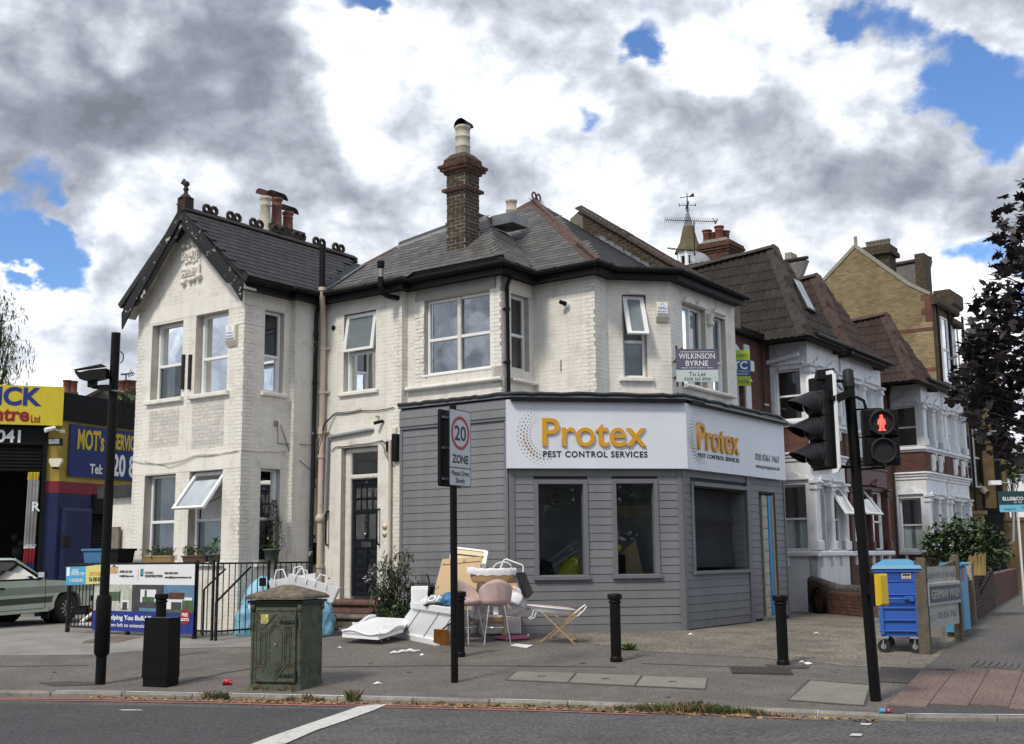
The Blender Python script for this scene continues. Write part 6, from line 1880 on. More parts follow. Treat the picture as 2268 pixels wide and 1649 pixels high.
whc=(q(2238,1060)[0],q(2254,1060)[0],q(2245,1086)[1],q(2245,1063)[1])
wall_solid(FF,a_[0],b_[0]+4,.4,a_[1],[whc],.3).build('wall',M['white_print'],co)
window(co,FF,whc,rec=.05,fw=.12,bars=(.6,),back='room')
c_=q(2224,1002)
mb=MB();mb.prism([FF.p(a_[0]-.3,a_[1],.3),FF.p(b_[0]+4,a_[1],.3),FF.p(b_[0]+4,c_[1],-2.5),FF.p(c_[0],c_[1],-2.5)],V((0,0,.15)));mb.build('roof',M['pantile_red'],co)
# ------------------------------------------------------------------ the tyre garage on the left
M['yellow_wall']=mat('dirty_yellow_paint',(.42,.31,.055),.65,var=.12,vs=2,col2=(.26,.2,.06),c2s=3,c2w=.14,c2t=.6,streak=.18)
M['yellow_sign']=mat('yellow_sign',(.62,.50,.03),.45,var=.08,vs=3,streak=.12)
M['navy']=mat('navy_paint',(.012,.022,.085),.5,var=.2,vs=2,streak=.15)
M['sign_blue']=mat('sign_blue',(.012,.025,.14),.4,var=.08)
M['crimson']=mat('crimson_paint',(.20,.018,.035),.55,var=.12,vs=2)
M['letter_blue']=mat('letter_blue',(.012,.03,.22),.4,var=0)
M['letter_red']=mat('letter_red',(.26,.012,.018),.4,var=0)
M['letter_yellow']=mat('letter_yellow',(.60,.46,.03),.4,var=.05)
GA=V((.943,.333,0)).normalized();GB=V((.409,.912,0)).normalized()
GC=at(134,1000,29.0);GC.z=0
GF=Fr(GC,GA,V((GA.y,-GA.x,0)));GS=Fr(GC,GB,V((GB.y,-GB.x,0)))
ga=thing('tyre_garage','yellow, crimson and navy painted garage with an open roller shutter at the left edge','garage',(GC.x-2,GC.y,.44))
def gh(x,y,d=0.0):return GF.hit(x,y,d)
zs=lambda y:GF.hit(120,y)[1]
so=GF.hit(103,1040)[0]
zt=GF.hit(120,906)[1];zy=GF.hit(120,1066)[1];zr_=GF.hit(120,1092)[1]
mb=MB();mb.fbox(GF,so,0,zy,zt,-.4,0);mb.fbox(GS,0,9,zy,zt-.28,-.4,-.001);mb.build('yellow_wall',M['yellow_wall'],ga)
mb=MB();mb.fbox(GF,so,.0,zr_,zy,-.4,.001);mb.fbox(GS,0,5,zr_,zy,-.4,.001);mb.build('crimson_band',M['crimson'],ga)
mb=MB();mb.fbox(GF,so,.0,.4,zr_,-.4,0);mb.bevbox(GS,0,1.15,.4,zr_,-.4,.0,.01);mb.bevbox(GS,.12,1.15,.4,zr_-.35,0,.10,.08);mb.build('navy_pier',M['navy'],ga)
mb=MB();mb.fbox(GS,-.02,9,zt-.28,zt+.42,-.5,.06);mb.fbox(GF,-.5,.02,zt-.02,zt+.42,-.5,.06);mb.build('parapet',M['black_paint'],ga)
z1=gh(60,943)[1];z2=gh(60,986)[1];z3=gh(60,1045)[1]
mb=MB();mb.fbox(GF,-9,so,z2,z1+.3,-.5,.05);mb.build('shutter_box',M['plastic_black'],ga)
mb=MB();mb.fbox(GF,so-.10,so,.4,z2,-.2,.06);mb.build('shutter_guide',M['plastic_black'],ga)
n=int((z2-z3)/.085)
for k in range(n):
 mb=MB();mb.bevbox(GF,-9,so-.1,z3+k*.085+.006,z3+(k+1)*.085,-.12,-.02+.004*(k%2),.02);mb.build('shutter_slat',M['plastic_black'],ga)
mb=MB();mb.fbox(GF,-9,so+.02,.4,z2+.2,-6.1,-6);mb.fbox(GF,-9,so,.38,.43,-6,.3);mb.fbox(GF,so,so+.05,.4,z2,-6,-.4);mb.fbox(GF,-9,so,z2+.1,z2+.2,-6,-.5);mb.build('workshop',M['room_dark'],ga)
mb=MB();
for(x,y,r)in((35,1190,.12),(52,1205,.14),(44,1222,.2)):mb.lathe([(0,-r),(r,-r*.5),(r,r*.5),(0,r)],GF.p(gh(x,y,-2)[0],gh(x,y,-2)[1],-2),10)
mb.build('workshop_clutter',M['plastic_grey'],ga)
sp_=gh(72,1150,.1)[0]
yzs=[(gh(72,a,.1)[1],gh(72,b,.1)[1],m)for a,b,m in((1063,1046,'letter_yellow'),(1210,1063,'room'),(1215,1206,'white_print'),(1246,1215,'letter_red'),(1282,1246,'navy'))]
for a,b,m in yzs:
 mb=MB()
 nn=10;A=[];B=[]
 for k in range(nn+1):
  s=sp_-.17+.26*k/nn
  A.append(GF.p(s-.03*(zt-a)*.0,a,.08+.03*math.sin(k*2.3)));B.append(GF.p(s+.02,b,.08+.03*math.sin(k*2.3+.3)))
 mb.add(A+B,[(k,k+1,nn+2+k,nn+1+k)for k in range(nn)],0,True);mb.build('strip_curtain',M[m],ga)
q_=GF.hit(78,1132,.14);ftext('R',GF,q_[0],q_[1],.22,M['white_print'],ga,d=.14,bold=.02)
mb=MB();mb.fbox(GS,1.15,5,.4,zr_,-.4,-.3);mb.build('recess',M['plastic_black'],ga)
for k in range(30):
 mb=MB();mb.bevbox(GS,1.45,3.1,.5+k*.085,.58+k*.085,-.3,-.26,.02);mb.build('shutter_slat',M['room_dark'],ga)
mb=MB();mb.bevbox(GS,1.15,4.5,zr_-.5,zr_+.02,-.3,.05,.02);mb.build('door_lintel',M['plastic_black'],ga)
mb=MB()
for(x,y)in((161,1165),(159,1175),(163,1180),(158,1187),(162,1198),(164,1206),(163,1214)):
 s,z=GS.hit(x,y,-.25);mb.fbox(GS,s-.05,s+.05,z-.05,z+.05,-.26,-.24)
mb.build('stickers',M['room'],ga)
mb=MB();s,z=GS.hit(150,1198,.1);mb.bevbox(GS,s-.15,s+.1,z-.15,z+.15,0,.12,.02);mb.build('switch_box',M['plastic_grey'],ga)
yg=thing('garage_sign','large yellow garage sign with blue capitals over red words at the left edge','sign',tuple(GF.p(-1,z1,.3)))
a_,b_=gh(138,943,.3),gh(138,857,.3)
mb=MB();mb.fbox(GF,-9,a_[0],a_[1],b_[1],.18,.26);mb.build('sign_board',M['yellow_sign'],yg)
GQ=GF.shift(d=.262)
c0=GQ.hit(-62,897);c1=GQ.hit(82,898);ct=GQ.hit(40,857);
ftext('QUICK',GQ,(c0[0]+c1[0])/2-.15,c1[1],ct[1]-c1[1]-.02,M['letter_blue'],yg,bold=.035,fit=c1[0]-c0[0]+.5)
c1=GQ.hit(64,933);ct=GQ.hit(60,910)
ftext('Tyre Centre',GQ,c1[0],c1[1],(ct[1]-c1[1])*1.3,M['letter_red'],yg,bold=.03,align='RIGHT')
c1=GQ.hit(88,936);c2=GQ.hit(68,936)
ftext('Ltd',GQ,(c1[0]+c2[0])/2,c1[1],.17,M['letter_red'],yg,bold=.02,fit=c1[0]-c2[0])
nb_=GF.shift(d=.055);c1=nb_.hit(52,980);ct=nb_.hit(52,954)
nt_=ftext('6041',nb_,c1[0],c1[1],ct[1]-c1[1],M['white_print'],ga,bold=.03,align='RIGHT',name='phone_number')
ms=thing('garage_sign','navy sign with yellow lettering and a white phone number on the garage side wall','sign',tuple(GS.p(1.2,3,.1)))
a_,b_=GS.hit(157,939,.06),GS.hit(157,1055,.06)
mb=MB();mb.fbox(GS,a_[0],a_[0]+4.2,b_[1],a_[1],.02,.06);mb.build('sign_board',M['sign_blue'],ms)
GM=GS.shift(d=.062)
c0=GM.hit(171,993);c1=GM.hit(230,996);ct=GM.hit(171,951)
ftext("MOT's",GM,(c0[0]+c1[0])/2,c0[1],ct[1]-c0[1],M['letter_yellow'],ms,bold=.03,fit=c1[0]-c0[0])
c0=GM.hit(238,1001)
ftext('& SERVICING',GM,c1[0]+.12,c0[1]+.1,ct[1]-c0[1]-.1,M['letter_yellow'],ms,bold=.03,align='LEFT',sx=.45)
c0=GM.hit(198,1050);c1=GM.hit(226,1050);ct=GM.hit(198,1025)
ftext('Tel:',GM,(c0[0]+c1[0])/2,c0[1]+.02,ct[1]-c0[1]-.05,M['white_print'],ms,bold=.025,fit=c1[0]-c0[0])
ftext('020 8368',GM,c1[0]+.12,c0[1]+.02,ct[1]-c0[1]+.25,M['white_print'],ms,bold=.03,align='LEFT',sx=.62)
p=at(112,951,28.6)
cm_=thing('security_camera','white security camera at the bottom corner of the yellow garage sign','camera',tuple(p))
mb=MB();mb.cyl(p+V((.08,.07,.04)),p+V((-.09,-.11,-.04)),.05,.06,12);mb.build('camera_body',M['white_print'],cm_)
mb=MB();mb.bar(p+V((.06,.07,.0)),p+V((.15,.3,-.02)),.03,.03);s=p+V((.15,.3,-.02));mb.box(s-V((.03,.03,.04)),s+V((.08,.03,.04)));mb.build('bracket',M['white_print'],cm_)
p=at(122,979,28.7)
fl=thing('flood_light','square black flood light on the yellow garage wall','light',tuple(p))
mb=MB();mb.box(p-V((.16,.06,.09)),p+V((.16,.10,.09)));mb.build('lamp_housing',M['plastic_black'],fl)
mb=MB();mb.box(p-V((.13,.07,.06)),p+V((.13,-.06,.065)));mb.build('lamp_glass',M['pipe_grey'],fl)
p=at(124,1026,28.75)
al=thing('alarm_box','cream shield shaped alarm box on the yellow garage wall','alarm box',tuple(p))
mb=MB();mb.prism([p+V((a,-.06,b))for a,b in((-.15,.11),(.15,.11),(.16,.03),(.08,-.11),(-.08,-.11),(-.16,.03))],(0,.12,0));mb.build('box',M['cream_plastic'],al)
mb=MB();mb.box(p+V((-.07,-.07,-.15)),p+V((.07,.05,-.10)));mb.build('sounder',M['plastic_black'],al)
OB=at(248,1170,27.0);OF=Fr(OB,AD,NA)
ob=thing('white_outbuilding','whitewashed brick side wall with a narrow window between garage and house','outbuilding',(OB.x,OB.y,.44))
z_t=OF.hit(265,1103)[1]
mb=MB();mb.fbox(OF,-.25,3,.4,z_t,-.2,0);w=mb.build('wall',M['joint'],ob)
OP=Pieces('brick',M['white_brick'],300,'brickwork');bricks(OP,OF,-.25,1.6,.45,z_t,[(.75,1.2,1.2,2.9)],w);OP.finish(ob)
window(ob,OF.shift(d=.12),(.75,1.2,1.2,2.9),rec=.05,fw=.08,bars=(),back='room')
mb=MB();mb.fbox(OF,-.4,3,z_t,z_t+.28,-.25,.15);mb.build('dark_canopy',M['felt'],ob)
mb=MB();mb.fbox(OF,.0,.42,.45,OF.hit(255,1168)[1],.06,.12);o=mb.build('timber_board',M['mortar_dark'],org=OF.p(.2,.45,.1));tag(o,'weathered brown board leaning on the whitewashed wall behind the railings','board')
RF_=Fr(at(200,900,48),V((.9,.43,0)),V((.43,-.9,0)))
rh=thing('far_house','slate roofed house with two brick chimneys behind the garage','house',tuple(RF_.O))
q=lambda x,y,d=0:RF_.p(*RF_.hit(x,y,d),d)
mb=MB();mb.prism([q(172,885),q(228,862),q(320,872),q(320,930),q(172,905)],V((-.43,.9,0))*.5);mb.build('roof',M['slate'],rh)
mb=MB();mb.prism([q(150,884,.3),q(172,886,.3),q(226,858,.3),q(228,864,.3),q(176,895,.3),q(150,892,.3)],V((-.43,.9,0))*.5);mb.build('verge',M['stock_brick'],rh)
mb=MB();mb.prism([q(137,883,1),q(175,883,1),q(175,1000,1),q(137,1000,1)],V((-.43,.9,0))*3);mb.build('wall',M['stock_brick'],rh)
for(x0,x1,yt,yb_)in((139,172,869,890),(262,300,866,876)):
 mb=MB();mb.prism([q(x0,yb_+8,.6),q(x1,yb_+8,.6),q(x1,yt+6,.6),q(x0,yt+6,.6)],V((-.43,.9,0))*1.2)
 mb.prism([q(x0-1,yt+6,.7),q(x1+2,yt+6,.7),q(x1+1,yt,.7),q(x0+1,yt,.7)],V((-.43,.9,0))*1.3);mb.build('chimney',M['stock_brick'],rh)
for x,yt in((148,843),(162,845),(270,844),(281,843),(292,844)):
 b=q(x,868,.2);t=q(x,yt,.2);mb=MB();mb.lathe([(.19,-.1),(.16,0),(.16,(t-b).length*.85),(.19,(t-b).length*.9),(.19,(t-b).length)],b,10);mb.build('chimney_pot',M['terracotta'],rh)
tv=thing('tv_aerial','small fan shaped television aerial on the chimney left of the gabled wing','aerial',tuple(q(279,843)))
mb=MB();mb.tube([q(279,845),q(279,828)],.03,5);mb.tube([q(268,830),q(296,826)],.025,5)
for k in range(8):mb.tube([q(268+k*2.4,827.5),q(268+k*2.4,832)],.015,4)
for k in range(4):mb.tube([q(284+k*3,836-k),q(290+k*3,818+k*3)],.015,4)
mb.build('aerial_frame',M['plastic_grey'],tv)
# ---- railings, steps to the basement and banners
fr0=G(430,1416);FL=Fr(fr0,AD,NA)
sL=FL.s_at(153,1320)
M['banner_white']=mat('white_banner',(.70,.71,.72),.5,var=.04,vs=3)
M['banner_blue']=mat('deep_blue_banner',(.012,.03,.22),.45,var=.06)
M['banner_sky']=mat('pale_blue_banner',(.06,.33,.55),.45,var=.05)
M['banner_yellow']=mat('pale_yellow_banner',(.62,.58,.20),.45,var=.05)
rl=thing('iron_railing','black iron railing carrying the two banners in front of the gabled wing','railing',tuple(FL.p(sL/2,.45)))
zt=FL.hit(430,1247)[1];ZG=.46
mb=MB();mb.fbox(FL,sL,0,zt-.03,zt+.012,-.03,.03);mb.build('top_rail',M['iron'],rl)
mb=MB();mb.fbox(FL,sL,0,ZG+.08,ZG+.11,-.02,.02);mb.build('bottom_rail',M['iron'],rl)
for s in(sL,0,sL*.5):
 mb=MB();mb.fbox(FL,s-.03,s+.03,ZG-.1,zt-.03,-.03,.03);mb.build('post',M['iron'],rl)
n=int(-sL/.105)
for k in range(1,n):
 s=sL+k*(-sL/n)
 mb=MB();mb.cyl(FL.p(s,ZG+.11),FL.p(s,zt-.03),.010,n=6);mb.build('bar',M['iron'],rl)
g1=G(488,1406);g2=G(545,1394)
def railing(P,D,L,lab,name='iron_railing',cat='railing',diag=False,z0=ZG,n=None,posts=(0,1)):
 F=Fr(P,D,V((D.y,-D.x,0)))
 r=thing(name,lab,cat,tuple(F.p(L/2,z0)))
 mb=MB();mb.fbox(F,0,L,zt-.03,zt,-.012,.012);mb.build('top_rail',M['iron'],r)
 mb=MB();mb.fbox(F,0,L,z0+.10,z0+.13,-.012,.012);mb.build('bottom_rail',M['iron'],r)
 for t in posts:
  mb=MB();mb.fbox(F,L*t-.018,L*t+.018,z0-.05,zt+.04,-.018,.018);mb.build('post',M['iron'],r)
 n=n or int(L/.115)
 for k in range(1,n):
  mb=MB();mb.cyl(F.p(L*k/n,z0+.06),F.p(L*k/n,zt+.0),.009,n=6);mb.build('bar',M['iron'],r)
 return r,F
r2,F2r=railing(FL.p(.03,0),AD,.42,'short black railing panel between the banner corner and the gate')
dirg=(g2-g1);dirg.z=0;dirg.normalize()
gt_,Fg_=railing(FL.p(.55,0),BD,1.15,'black iron gate with latch beside the basement steps','iron_gate','gate')
mb=MB();mb.bevbox(Fg_,.95,1.06,1.30,1.44,-.02,.05,.01);mb.build('latch',M['iron'],gt_)
r3,F3r=railing(FL.p(.50,0)+BD*1.35,BD,.9,'black railing panel right of the gate by the blue rubbish sacks')
hr=thing('handrail','pair of black sloping handrails going down the basement steps','handrail',tuple(FL.p(.2,.45,-.5)))
for a,b in(((452,1306),(500,1260)),((478,1335),(556,1256))):
 p=FL.p(*FL.hit(*a,-.45),-.45);q_=FL.p(*FL.hit(*b,-.75),-.75)
 mb=MB();mb.bar(p,q_,.04,.03);mb.bar(p,up(p,.2),.03,.03);mb.build('rail',M['iron'],hr)
def bfit(F,x0,x1,y):a=F.hit(x0,y);b=F.hit(x1,y);return(a[0]+b[0])/2,b[0]-a[0],a[1]
FBn=FL.shift(d=.06)
a_=FBn.hit(432,1250);b_=FBn.hit(432,1406);s_l=FBn.hit(208,1300)[0]
bn=thing('banner','wide builders banner with white top, photographs and a blue strip tied to the railings','banner',tuple(FBn.p((a_[0]+s_l)/2,b_[1])))
H=a_[1]-b_[1];zb_,zt2=b_[1],a_[1]
zm1=zb_+H*.30;zm2=zb_+H*.70
mb=MB();mb.fbox(FBn,s_l,a_[0],zm2,zt2,-.006,0);mb.build('white_field',M['banner_white'],bn)
mb=MB();mb.fbox(FBn,s_l,a_[0],zb_,zm1,-.006,0);mb.build('blue_field',M['banner_blue'],bn)
W3=(a_[0]-s_l)
xs3=[FBn.hit(x,1320)[0]for x in(208,292,294,360,362,430)]
M['photo_pale']=mat('print_pale_room',(.42,.44,.38),.5,var=.35,vs=9)
M['photo_dark']=mat('print_dark_room',(.05,.05,.055),.5,var=.4,vs=9)
M['photo_sky']=mat('print_sky',(.10,.20,.32),.5,var=.25,vs=7)
M['photo_green']=mat('print_green',(.06,.10,.05),.5,var=.5,vs=16)
pp=[('photo_pale',xs3[0],xs3[1]),('photo_dark',xs3[2],xs3[3]),('photo_sky',xs3[4],a_[0])]
for m,a,b in pp:
 mb=MB();mb.fbox(FBn,a,b,zm1+.0005,zm2-.0005,-.006,.0);mb.build('printed_photograph',M[m],bn)
def pr(a,b,c,d,m,lift=.002):
 mb=MB();mb.fbox(FBn,a,b,c,d,0,lift);mb.build('print',M[m],bn)
x=xs3;h=zm2-zm1
pr(x[0]+.35,x[1]-.35,zm1+h*.38,zm1+h*.72,'photo_green');pr(x[0]+.33,x[0]+.36,zm1+h*.3,zm1+h*.78,'ink');pr(x[1]-.36,x[1]-.33,zm1+h*.3,zm1+h*.78,'ink');pr(x[1]-.30,x[1]-.08,zm1+h*.12,zm1+h*.42,'banner_white');pr(x[1]-.26,x[1]-.12,zm1+h*.05,zm1+h*.34,'photo_dark',.004)
pr(x[2]+.22,x[3]-.18,zm1+h*.35,zm1+h*.82,'banner_white');pr(x[2]+.28,x[3]-.22,zm1+h*.35,zm1+h*.55,'photo_green',.004);pr(x[2]+.34,x[2]+.40,zm1+h*.4,zm1+h*.8,'photo_green',.005);pr(x[2]+.2,x[3]-.1,zm1+h*.02,zm1+h*.14,'photo_sky',.003)
pr(x[4]+.05,a_[0]-.05,zm1+h*.05,zm1+h*.55,'banner_white');pr(x[4]+.15,a_[0]-.25,zm1+h*.48,zm1+h*.72,'chimney_red',.004);pr(x[4]+.22,x[4]+.5,zm1+h*.10,zm1+h*.38,'photo_dark',.004);pr(x[4],a_[0],zm1,zm1+h*.12,'photo_green',.005)
pr(a_[0]-.3,a_[0]-.02,zm1+h*.12,zm1+h*.45,'photo_green',.006)
FT=FBn.shift(d=.003)
c,w_,z=bfit(FT,243,262,1263)
ftext('LOFT',FT,c,FT.hit(252,1262)[1],.055,M['gold'],bn,fit=w_,bold=.02);ftext('LOGIC',FT,c,FT.hit(252,1270)[1],.055,M['gold'],bn,fit=w_,bold=.02)
mb=MB();s=c;z=FT.hit(252,1257)[1];mb.prism([FT.p(s-.08,z),FT.p(s+.08,z),FT.p(s,z+.05)],NA*.002);mb.build('print',M['ink'],bn)
c,w_,z=bfit(FT,265,296,1273);ftext('07985 254 307',FT,c-.02,FT.hit(280,1269)[1],.040,M['ink'],bn,fit=w_*.88);ftext('info@loftlogic.co.uk',FT,c,FT.hit(280,1278)[1],.034,M['ink'],bn,fit=w_)
s=FT.hit(306,1270)[0];pr(s-.003,s+.003,FT.hit(306,1286)[1],FT.hit(306,1262)[1],'ink',.003)
s=FT.hit(315,1270)[0];z=FT.hit(315,1277)[1];pr(s-.05,s+.03,z,z+.13,'ink',.003);pr(s-.02,s+.02,z+.02,z+.12,'banner_sky',.005)
c,w_,z=bfit(FT,321,340,1270);ftext('LOGIC',FT,c,FT.hit(330,1271)[1],.035,M['ink'],bn,fit=w_)
c,w_,z=bfit(FT,321,360,1278);ftext('CONSTRUCTION',FT,c,FT.hit(340,1279)[1],.042,M['ink'],bn,fit=w_,bold=.01)
c,w_,z=bfit(FT,365,394,1273);ftext('020 8362 8233',FT,c,FT.hit(380,1272)[1],.036,M['ink'],bn,fit=w_)
c,w_,z=bfit(FT,365,424,1282);ftext('admin@logicconstruction.co.uk',FT,c,FT.hit(394,1281)[1],.034,M['ink'],bn,fit=w_)
z=FT.hit(320,1375)[1];zz_=FT.hit(320,1364)[1]
c,w_,_=bfit(FT,236,392,1375);ftext('Helping You Build Your Vision!',FT,c,z,(zz_-z)*.95,M['white_print'],bn,fit=w_,bold=.018)
c,w_,_=bfit(FT,236,392,1390);ftext('From loft to extension, we cover it all',FT,c,FT.hit(320,1391)[1],.065,M['white_print'],bn,fit=w_)
s,z=FT.hit(410,1367)
mb=MB();mb.cyl(FT.p(s,z,.0),FT.p(s,z,.006),.135,n=28,smooth=False);mb.build('red_disc',M['letter_red'],bn)
ftext('FREE',FT,s,z+.01,.055,M['white_print'],bn,d=.008,bold=.02);ftext('QUOTE',FT,s,z-.065,.045,M['white_print'],bn,d=.008,bold=.02)
FB2=FL.shift(d=.10)
b2=thing('banner','narrow half blue, half yellow banner tied at the left end of the railings','banner',tuple(FB2.p(FB2.hit(180,1280)[0],1.3)))
tl,tm,tr,bl_,bm_,br_=[FB2.hit(*p)for p in((146,1256),(190,1255),(232,1250),(146,1297),(190,1295),(232,1292))]
mb=MB();mb.prism([FB2.p(*bl_),FB2.p(*bm_),FB2.p(*tm),FB2.p(*tl)],NA*-.006);mb.build('blue_half',M['banner_sky'],b2)
mb=MB();mb.prism([FB2.p(*bm_),FB2.p(*br_),FB2.p(*tr),FB2.p(*tm)],NA*-.006);mb.build('yellow_half',M['banner_yellow'],b2)
c,w_,z=bfit(FB2,157,187,1270);ftext('LOGIC',FB2,c-.07,FB2.hit(165,1268)[1],.06,M['white_print'],b2,fit=w_*.5,d=.003);ftext('CONSTRUCTION',FB2,c,FB2.hit(165,1275)[1],.055,M['white_print'],b2,fit=w_,d=.003);ftext('Tel: 020 8362 8233',FB2,c-.04,FB2.hit(165,1289)[1],.055,M['white_print'],b2,fit=w_*1.05,d=.003)
s,z=FB2.hit(151,1274);mb=MB();mb.fbox(FB2,s-.045,s+.045,z-.02,z+.14,0,.003);mb.build('print',M['white_print'],b2)
c,w_,z=bfit(FB2,197,220,1276);ftext('LOFT LOGIC',FB2,c+.05,FB2.hit(208,1275)[1],.065,M['gold'],b2,fit=w_*1.25,d=.003,bold=.02);ftext('Tel: 020 8361',FB2,c+.05,FB2.hit(208,1288)[1],.075,M['ink'],b2,fit=w_*1.3,d=.003,bold=.01)
M['crate_blue']=mat('blue_crate',(.05,.16,.32),.5,var=.1)
for(x,y,w_,lab)in((222,1247,.62,'pale blue plastic crate behind the top of the railings'),(268,1247,.34,'dark tub beside the blue crate behind the railings')):
 s,z=FL.hit(x,y,-1.2);h_=.27
 mb=MB();F_=FL.shift(d=-1.2)
 mb.hexa([F_.p(s-w_/2+.04,z,.18),F_.p(s+w_/2-.04,z,.18),F_.p(s+w_/2-.04,z,-.18),F_.p(s-w_/2+.04,z,-.18),F_.p(s-w_/2,z+h_,.2),F_.p(s+w_/2,z+h_,.2),F_.p(s+w_/2,z+h_,-.2),F_.p(s-w_/2,z+h_,-.2)])
 mb.bevbox(F_,s-w_/2-.03,s+w_/2+.03,z+h_-.04,z+h_+.01,-.22,.23,.01)
 o=mb.build('plastic_crate',M['crate_blue' if w_>.5 else 'plastic_black'],org=F_.p(s,z));tag(o,lab,'crate')
 mb=MB();mb.fbox(F_,s-w_/2-.1,s+w_/2+.1,z-.06,z-.001,-.3,.3);mb.fbox(F_,s-.05,s+.05,.4,z-.06,-.1,.1);o=mb.build('shelf',M['iron'],org=F_.p(s,z));tag(o,'dark ledge carrying the '+('blue crate' if w_>.5 else 'dark tub')+' behind the railings','shelf')
M['car_green']=mat('pale_green_car_paint',(.44,.52,.47),.28,var=.06,vs=1.2,coat=.4,spec=.5,streak=.1)
M['car_dark_green']=mat('mid_green_car_stripe',(.20,.26,.225),.32,var=.06,coat=.3)
M['car_low']=mat('dark_green_car_stripe',(.04,.055,.048),.4,var=.1)
M['rubber']=mat('tyre_rubber',(.018,.018,.018),.8,var=.2,bump=.3)
M['car_glass']=glass_mat('car_glass',(.5,.55,.52),.7,1.6,.01)
cr0=G(149,1381)
car=thing('old_saloon_car','pale green old saloon car with darker side stripes parked nose towards the garage','car',(0,0,0))
prof_low=[(.82,.30),(.86,.42),(.86,.62),(.80,.74),(.72,.80),(-.62,.885),(-2.95,.90),(-3.55,.86),(-3.62,.60),(-3.60,.32)]
W=1.70
def shell(mb,prof,y0,y1,b,mi=0):
 """body block from a side profile with chamfered flanks; wheel arches cut later by dark liners"""
 n=len(prof);cx=sum(p[0]for p in prof)/n;cz=sum(p[1]for p in prof)/n
 def ring(y,k):return[V((cx+(x-cx)*(1-k*.04),y,cz+(z-cz)*(1-k*.16)))for x,z in prof]
 R=[ring(y0,1),ring(y0+b,0),ring(y1-b,0),ring(y1,1)]
 vs=[p for r in R for p in r]
 fs=[tuple(range(n-1,-1,-1)),tuple(range(3*n,4*n))]
 for r in range(3):
  for k in range(n):fs.append((r*n+k,r*n+(k+1)%n,(r+1)*n+(k+1)%n,(r+1)*n+k))
 mb.add(vs,fs,mi)
def arch(cx,r,n=9):return[(cx+r*math.cos(math.pi-math.pi*k/n),.32+r*math.sin(math.pi-math.pi*k/n)*1.0)for k in range(n+1)]
bot=[(-3.60,.32)]+arch(-2.6,.36)+[(-2.1,.27),(-.5,.27)]+arch(0,.37)+[(.82,.32)]
top=[(.86,.44),(.86,.62),(.80,.73),(.70,.79),(-.62,.885),(-2.95,.90),(-3.55,.86),(-3.62,.60)]
side=bot+top
def flank(mb,y,t,side,mi=0):
 vs=[V((x,y,z))for x,z in side]+[V((x,y+t,z))for x,z in side];n=len(side)
 mb.add(vs,[tuple(range(n)),tuple(range(2*n-1,n-1,-1))]+[(k,k+n,(k+1)%n+n,(k+1)%n)for k in range(n)],mi)
mb=MB()
for y,t in((0,.10),(W-.10,.10)):flank(mb,y,t,side)
for a,b in zip(top,top[1:]):
 if a[0]<-.55 and b[0]>-2.99:continue
 mb.quad(V((a[0],.05,a[1]+.012)),V((b[0],.05,b[1]+.012)),V((b[0],W-.05,b[1]+.012)),V((a[0],W-.05,a[1]+.012)))
mb.quad(V((.80,.1,.79)),V((-.62,.1,.90)),V((-.62,W-.1,.90)),V((.80,W-.1,.79)))
body=mb.build('body',M['car_green'],car)
mb=MB();mb.box((-3.5,.12,.26),(.75,W-.12,.40));mb.build('underbody',M['plastic_black'],car)
def stripe(pts,m,name='side_stripe'):
 for y in(-.004,W+.004-.002):
  mb=MB();vs=[V((x,y,z))for x,z in pts];mb.prism(vs,(0,.006 if y>0 else .006,0));mb.build(name,M[m],car)
stripe([(-3.5,.62),(.80,.62),(.80,.74),(.72,.75),(-.62,.76),(-3.5,.77)],'car_dark_green')
stripe([(-2.1,.44),(-.42,.44),(-.42,.50),(-.38,.56),(-2.2,.56)],'car_low')
roof=[(-1.30,1.30),(-2.35,1.32)]
mb=MB()
A=[(-.62,.90),(-1.28,1.29),(-2.35,1.31),(-2.95,.90)]
yi=.17
mb.add([V((-1.22,yi,1.285)),V((-2.38,yi,1.305)),V((-2.38,W-yi,1.305)),V((-1.22,W-yi,1.285)),V((-1.26,yi+.04,1.325)),V((-2.34,yi+.04,1.345)),V((-2.34,W-yi-.04,1.345)),V((-1.26,W-yi-.04,1.325))],[(0,1,2,3),(4,5,6,7),(0,1,5,4),(1,2,6,5),(2,3,7,6),(3,0,4,7)]);mb.build('roof',M['car_green'],car)
mb=MB()
for s in(0,1):
 y0,y1=(.045,yi)if s==0 else(W-.045,W-yi)
 mb.bar((-.62,y0,.90),(-1.24,y1,1.30),.05,.05);mb.bar((-1.82,y0,.90),(-1.85,y1,1.30),.05,.05);mb.bar((-2.95,y0,.90),(-2.36,y1,1.32),.10,.06)
mb.build('pillar',M['car_green'],car)
mb=MB()
for s in(0,1):
 y0,y1=(.035,yi-.01)if s==0 else(W-.035,W-yi+.01)
 mb.bar((-.66,y0,.905),(-2.93,y0,.915),.025,.03);mb.bar((-1.26,y1,1.27),(-2.36,y1,1.29),.025,.03);mb.bar((-.70,y0,.93),(-1.25,y1,1.27),.02,.02)
mb.build('window_trim',M['plastic_black'],car)
mb=MB();
for s in(0,1):
 y0,y1=(.05,yi)if s==0 else(W-.05,W-yi)
 mb.add([V((-.68,y0,.91)),V((-2.88,y0,.92)),V((-2.36,y1,1.29)),V((-1.26,y1,1.27))],[(0,1,2,3)])
mb.build('side_window',M['car_glass'],car)
mb=MB();mb.quad(V((-.64,.1,.91)),V((-.64,W-.1,.91)),V((-1.24,W-yi-.03,1.29)),V((-1.24,yi+.03,1.29)));mb.build('windscreen',M['car_glass'],car)
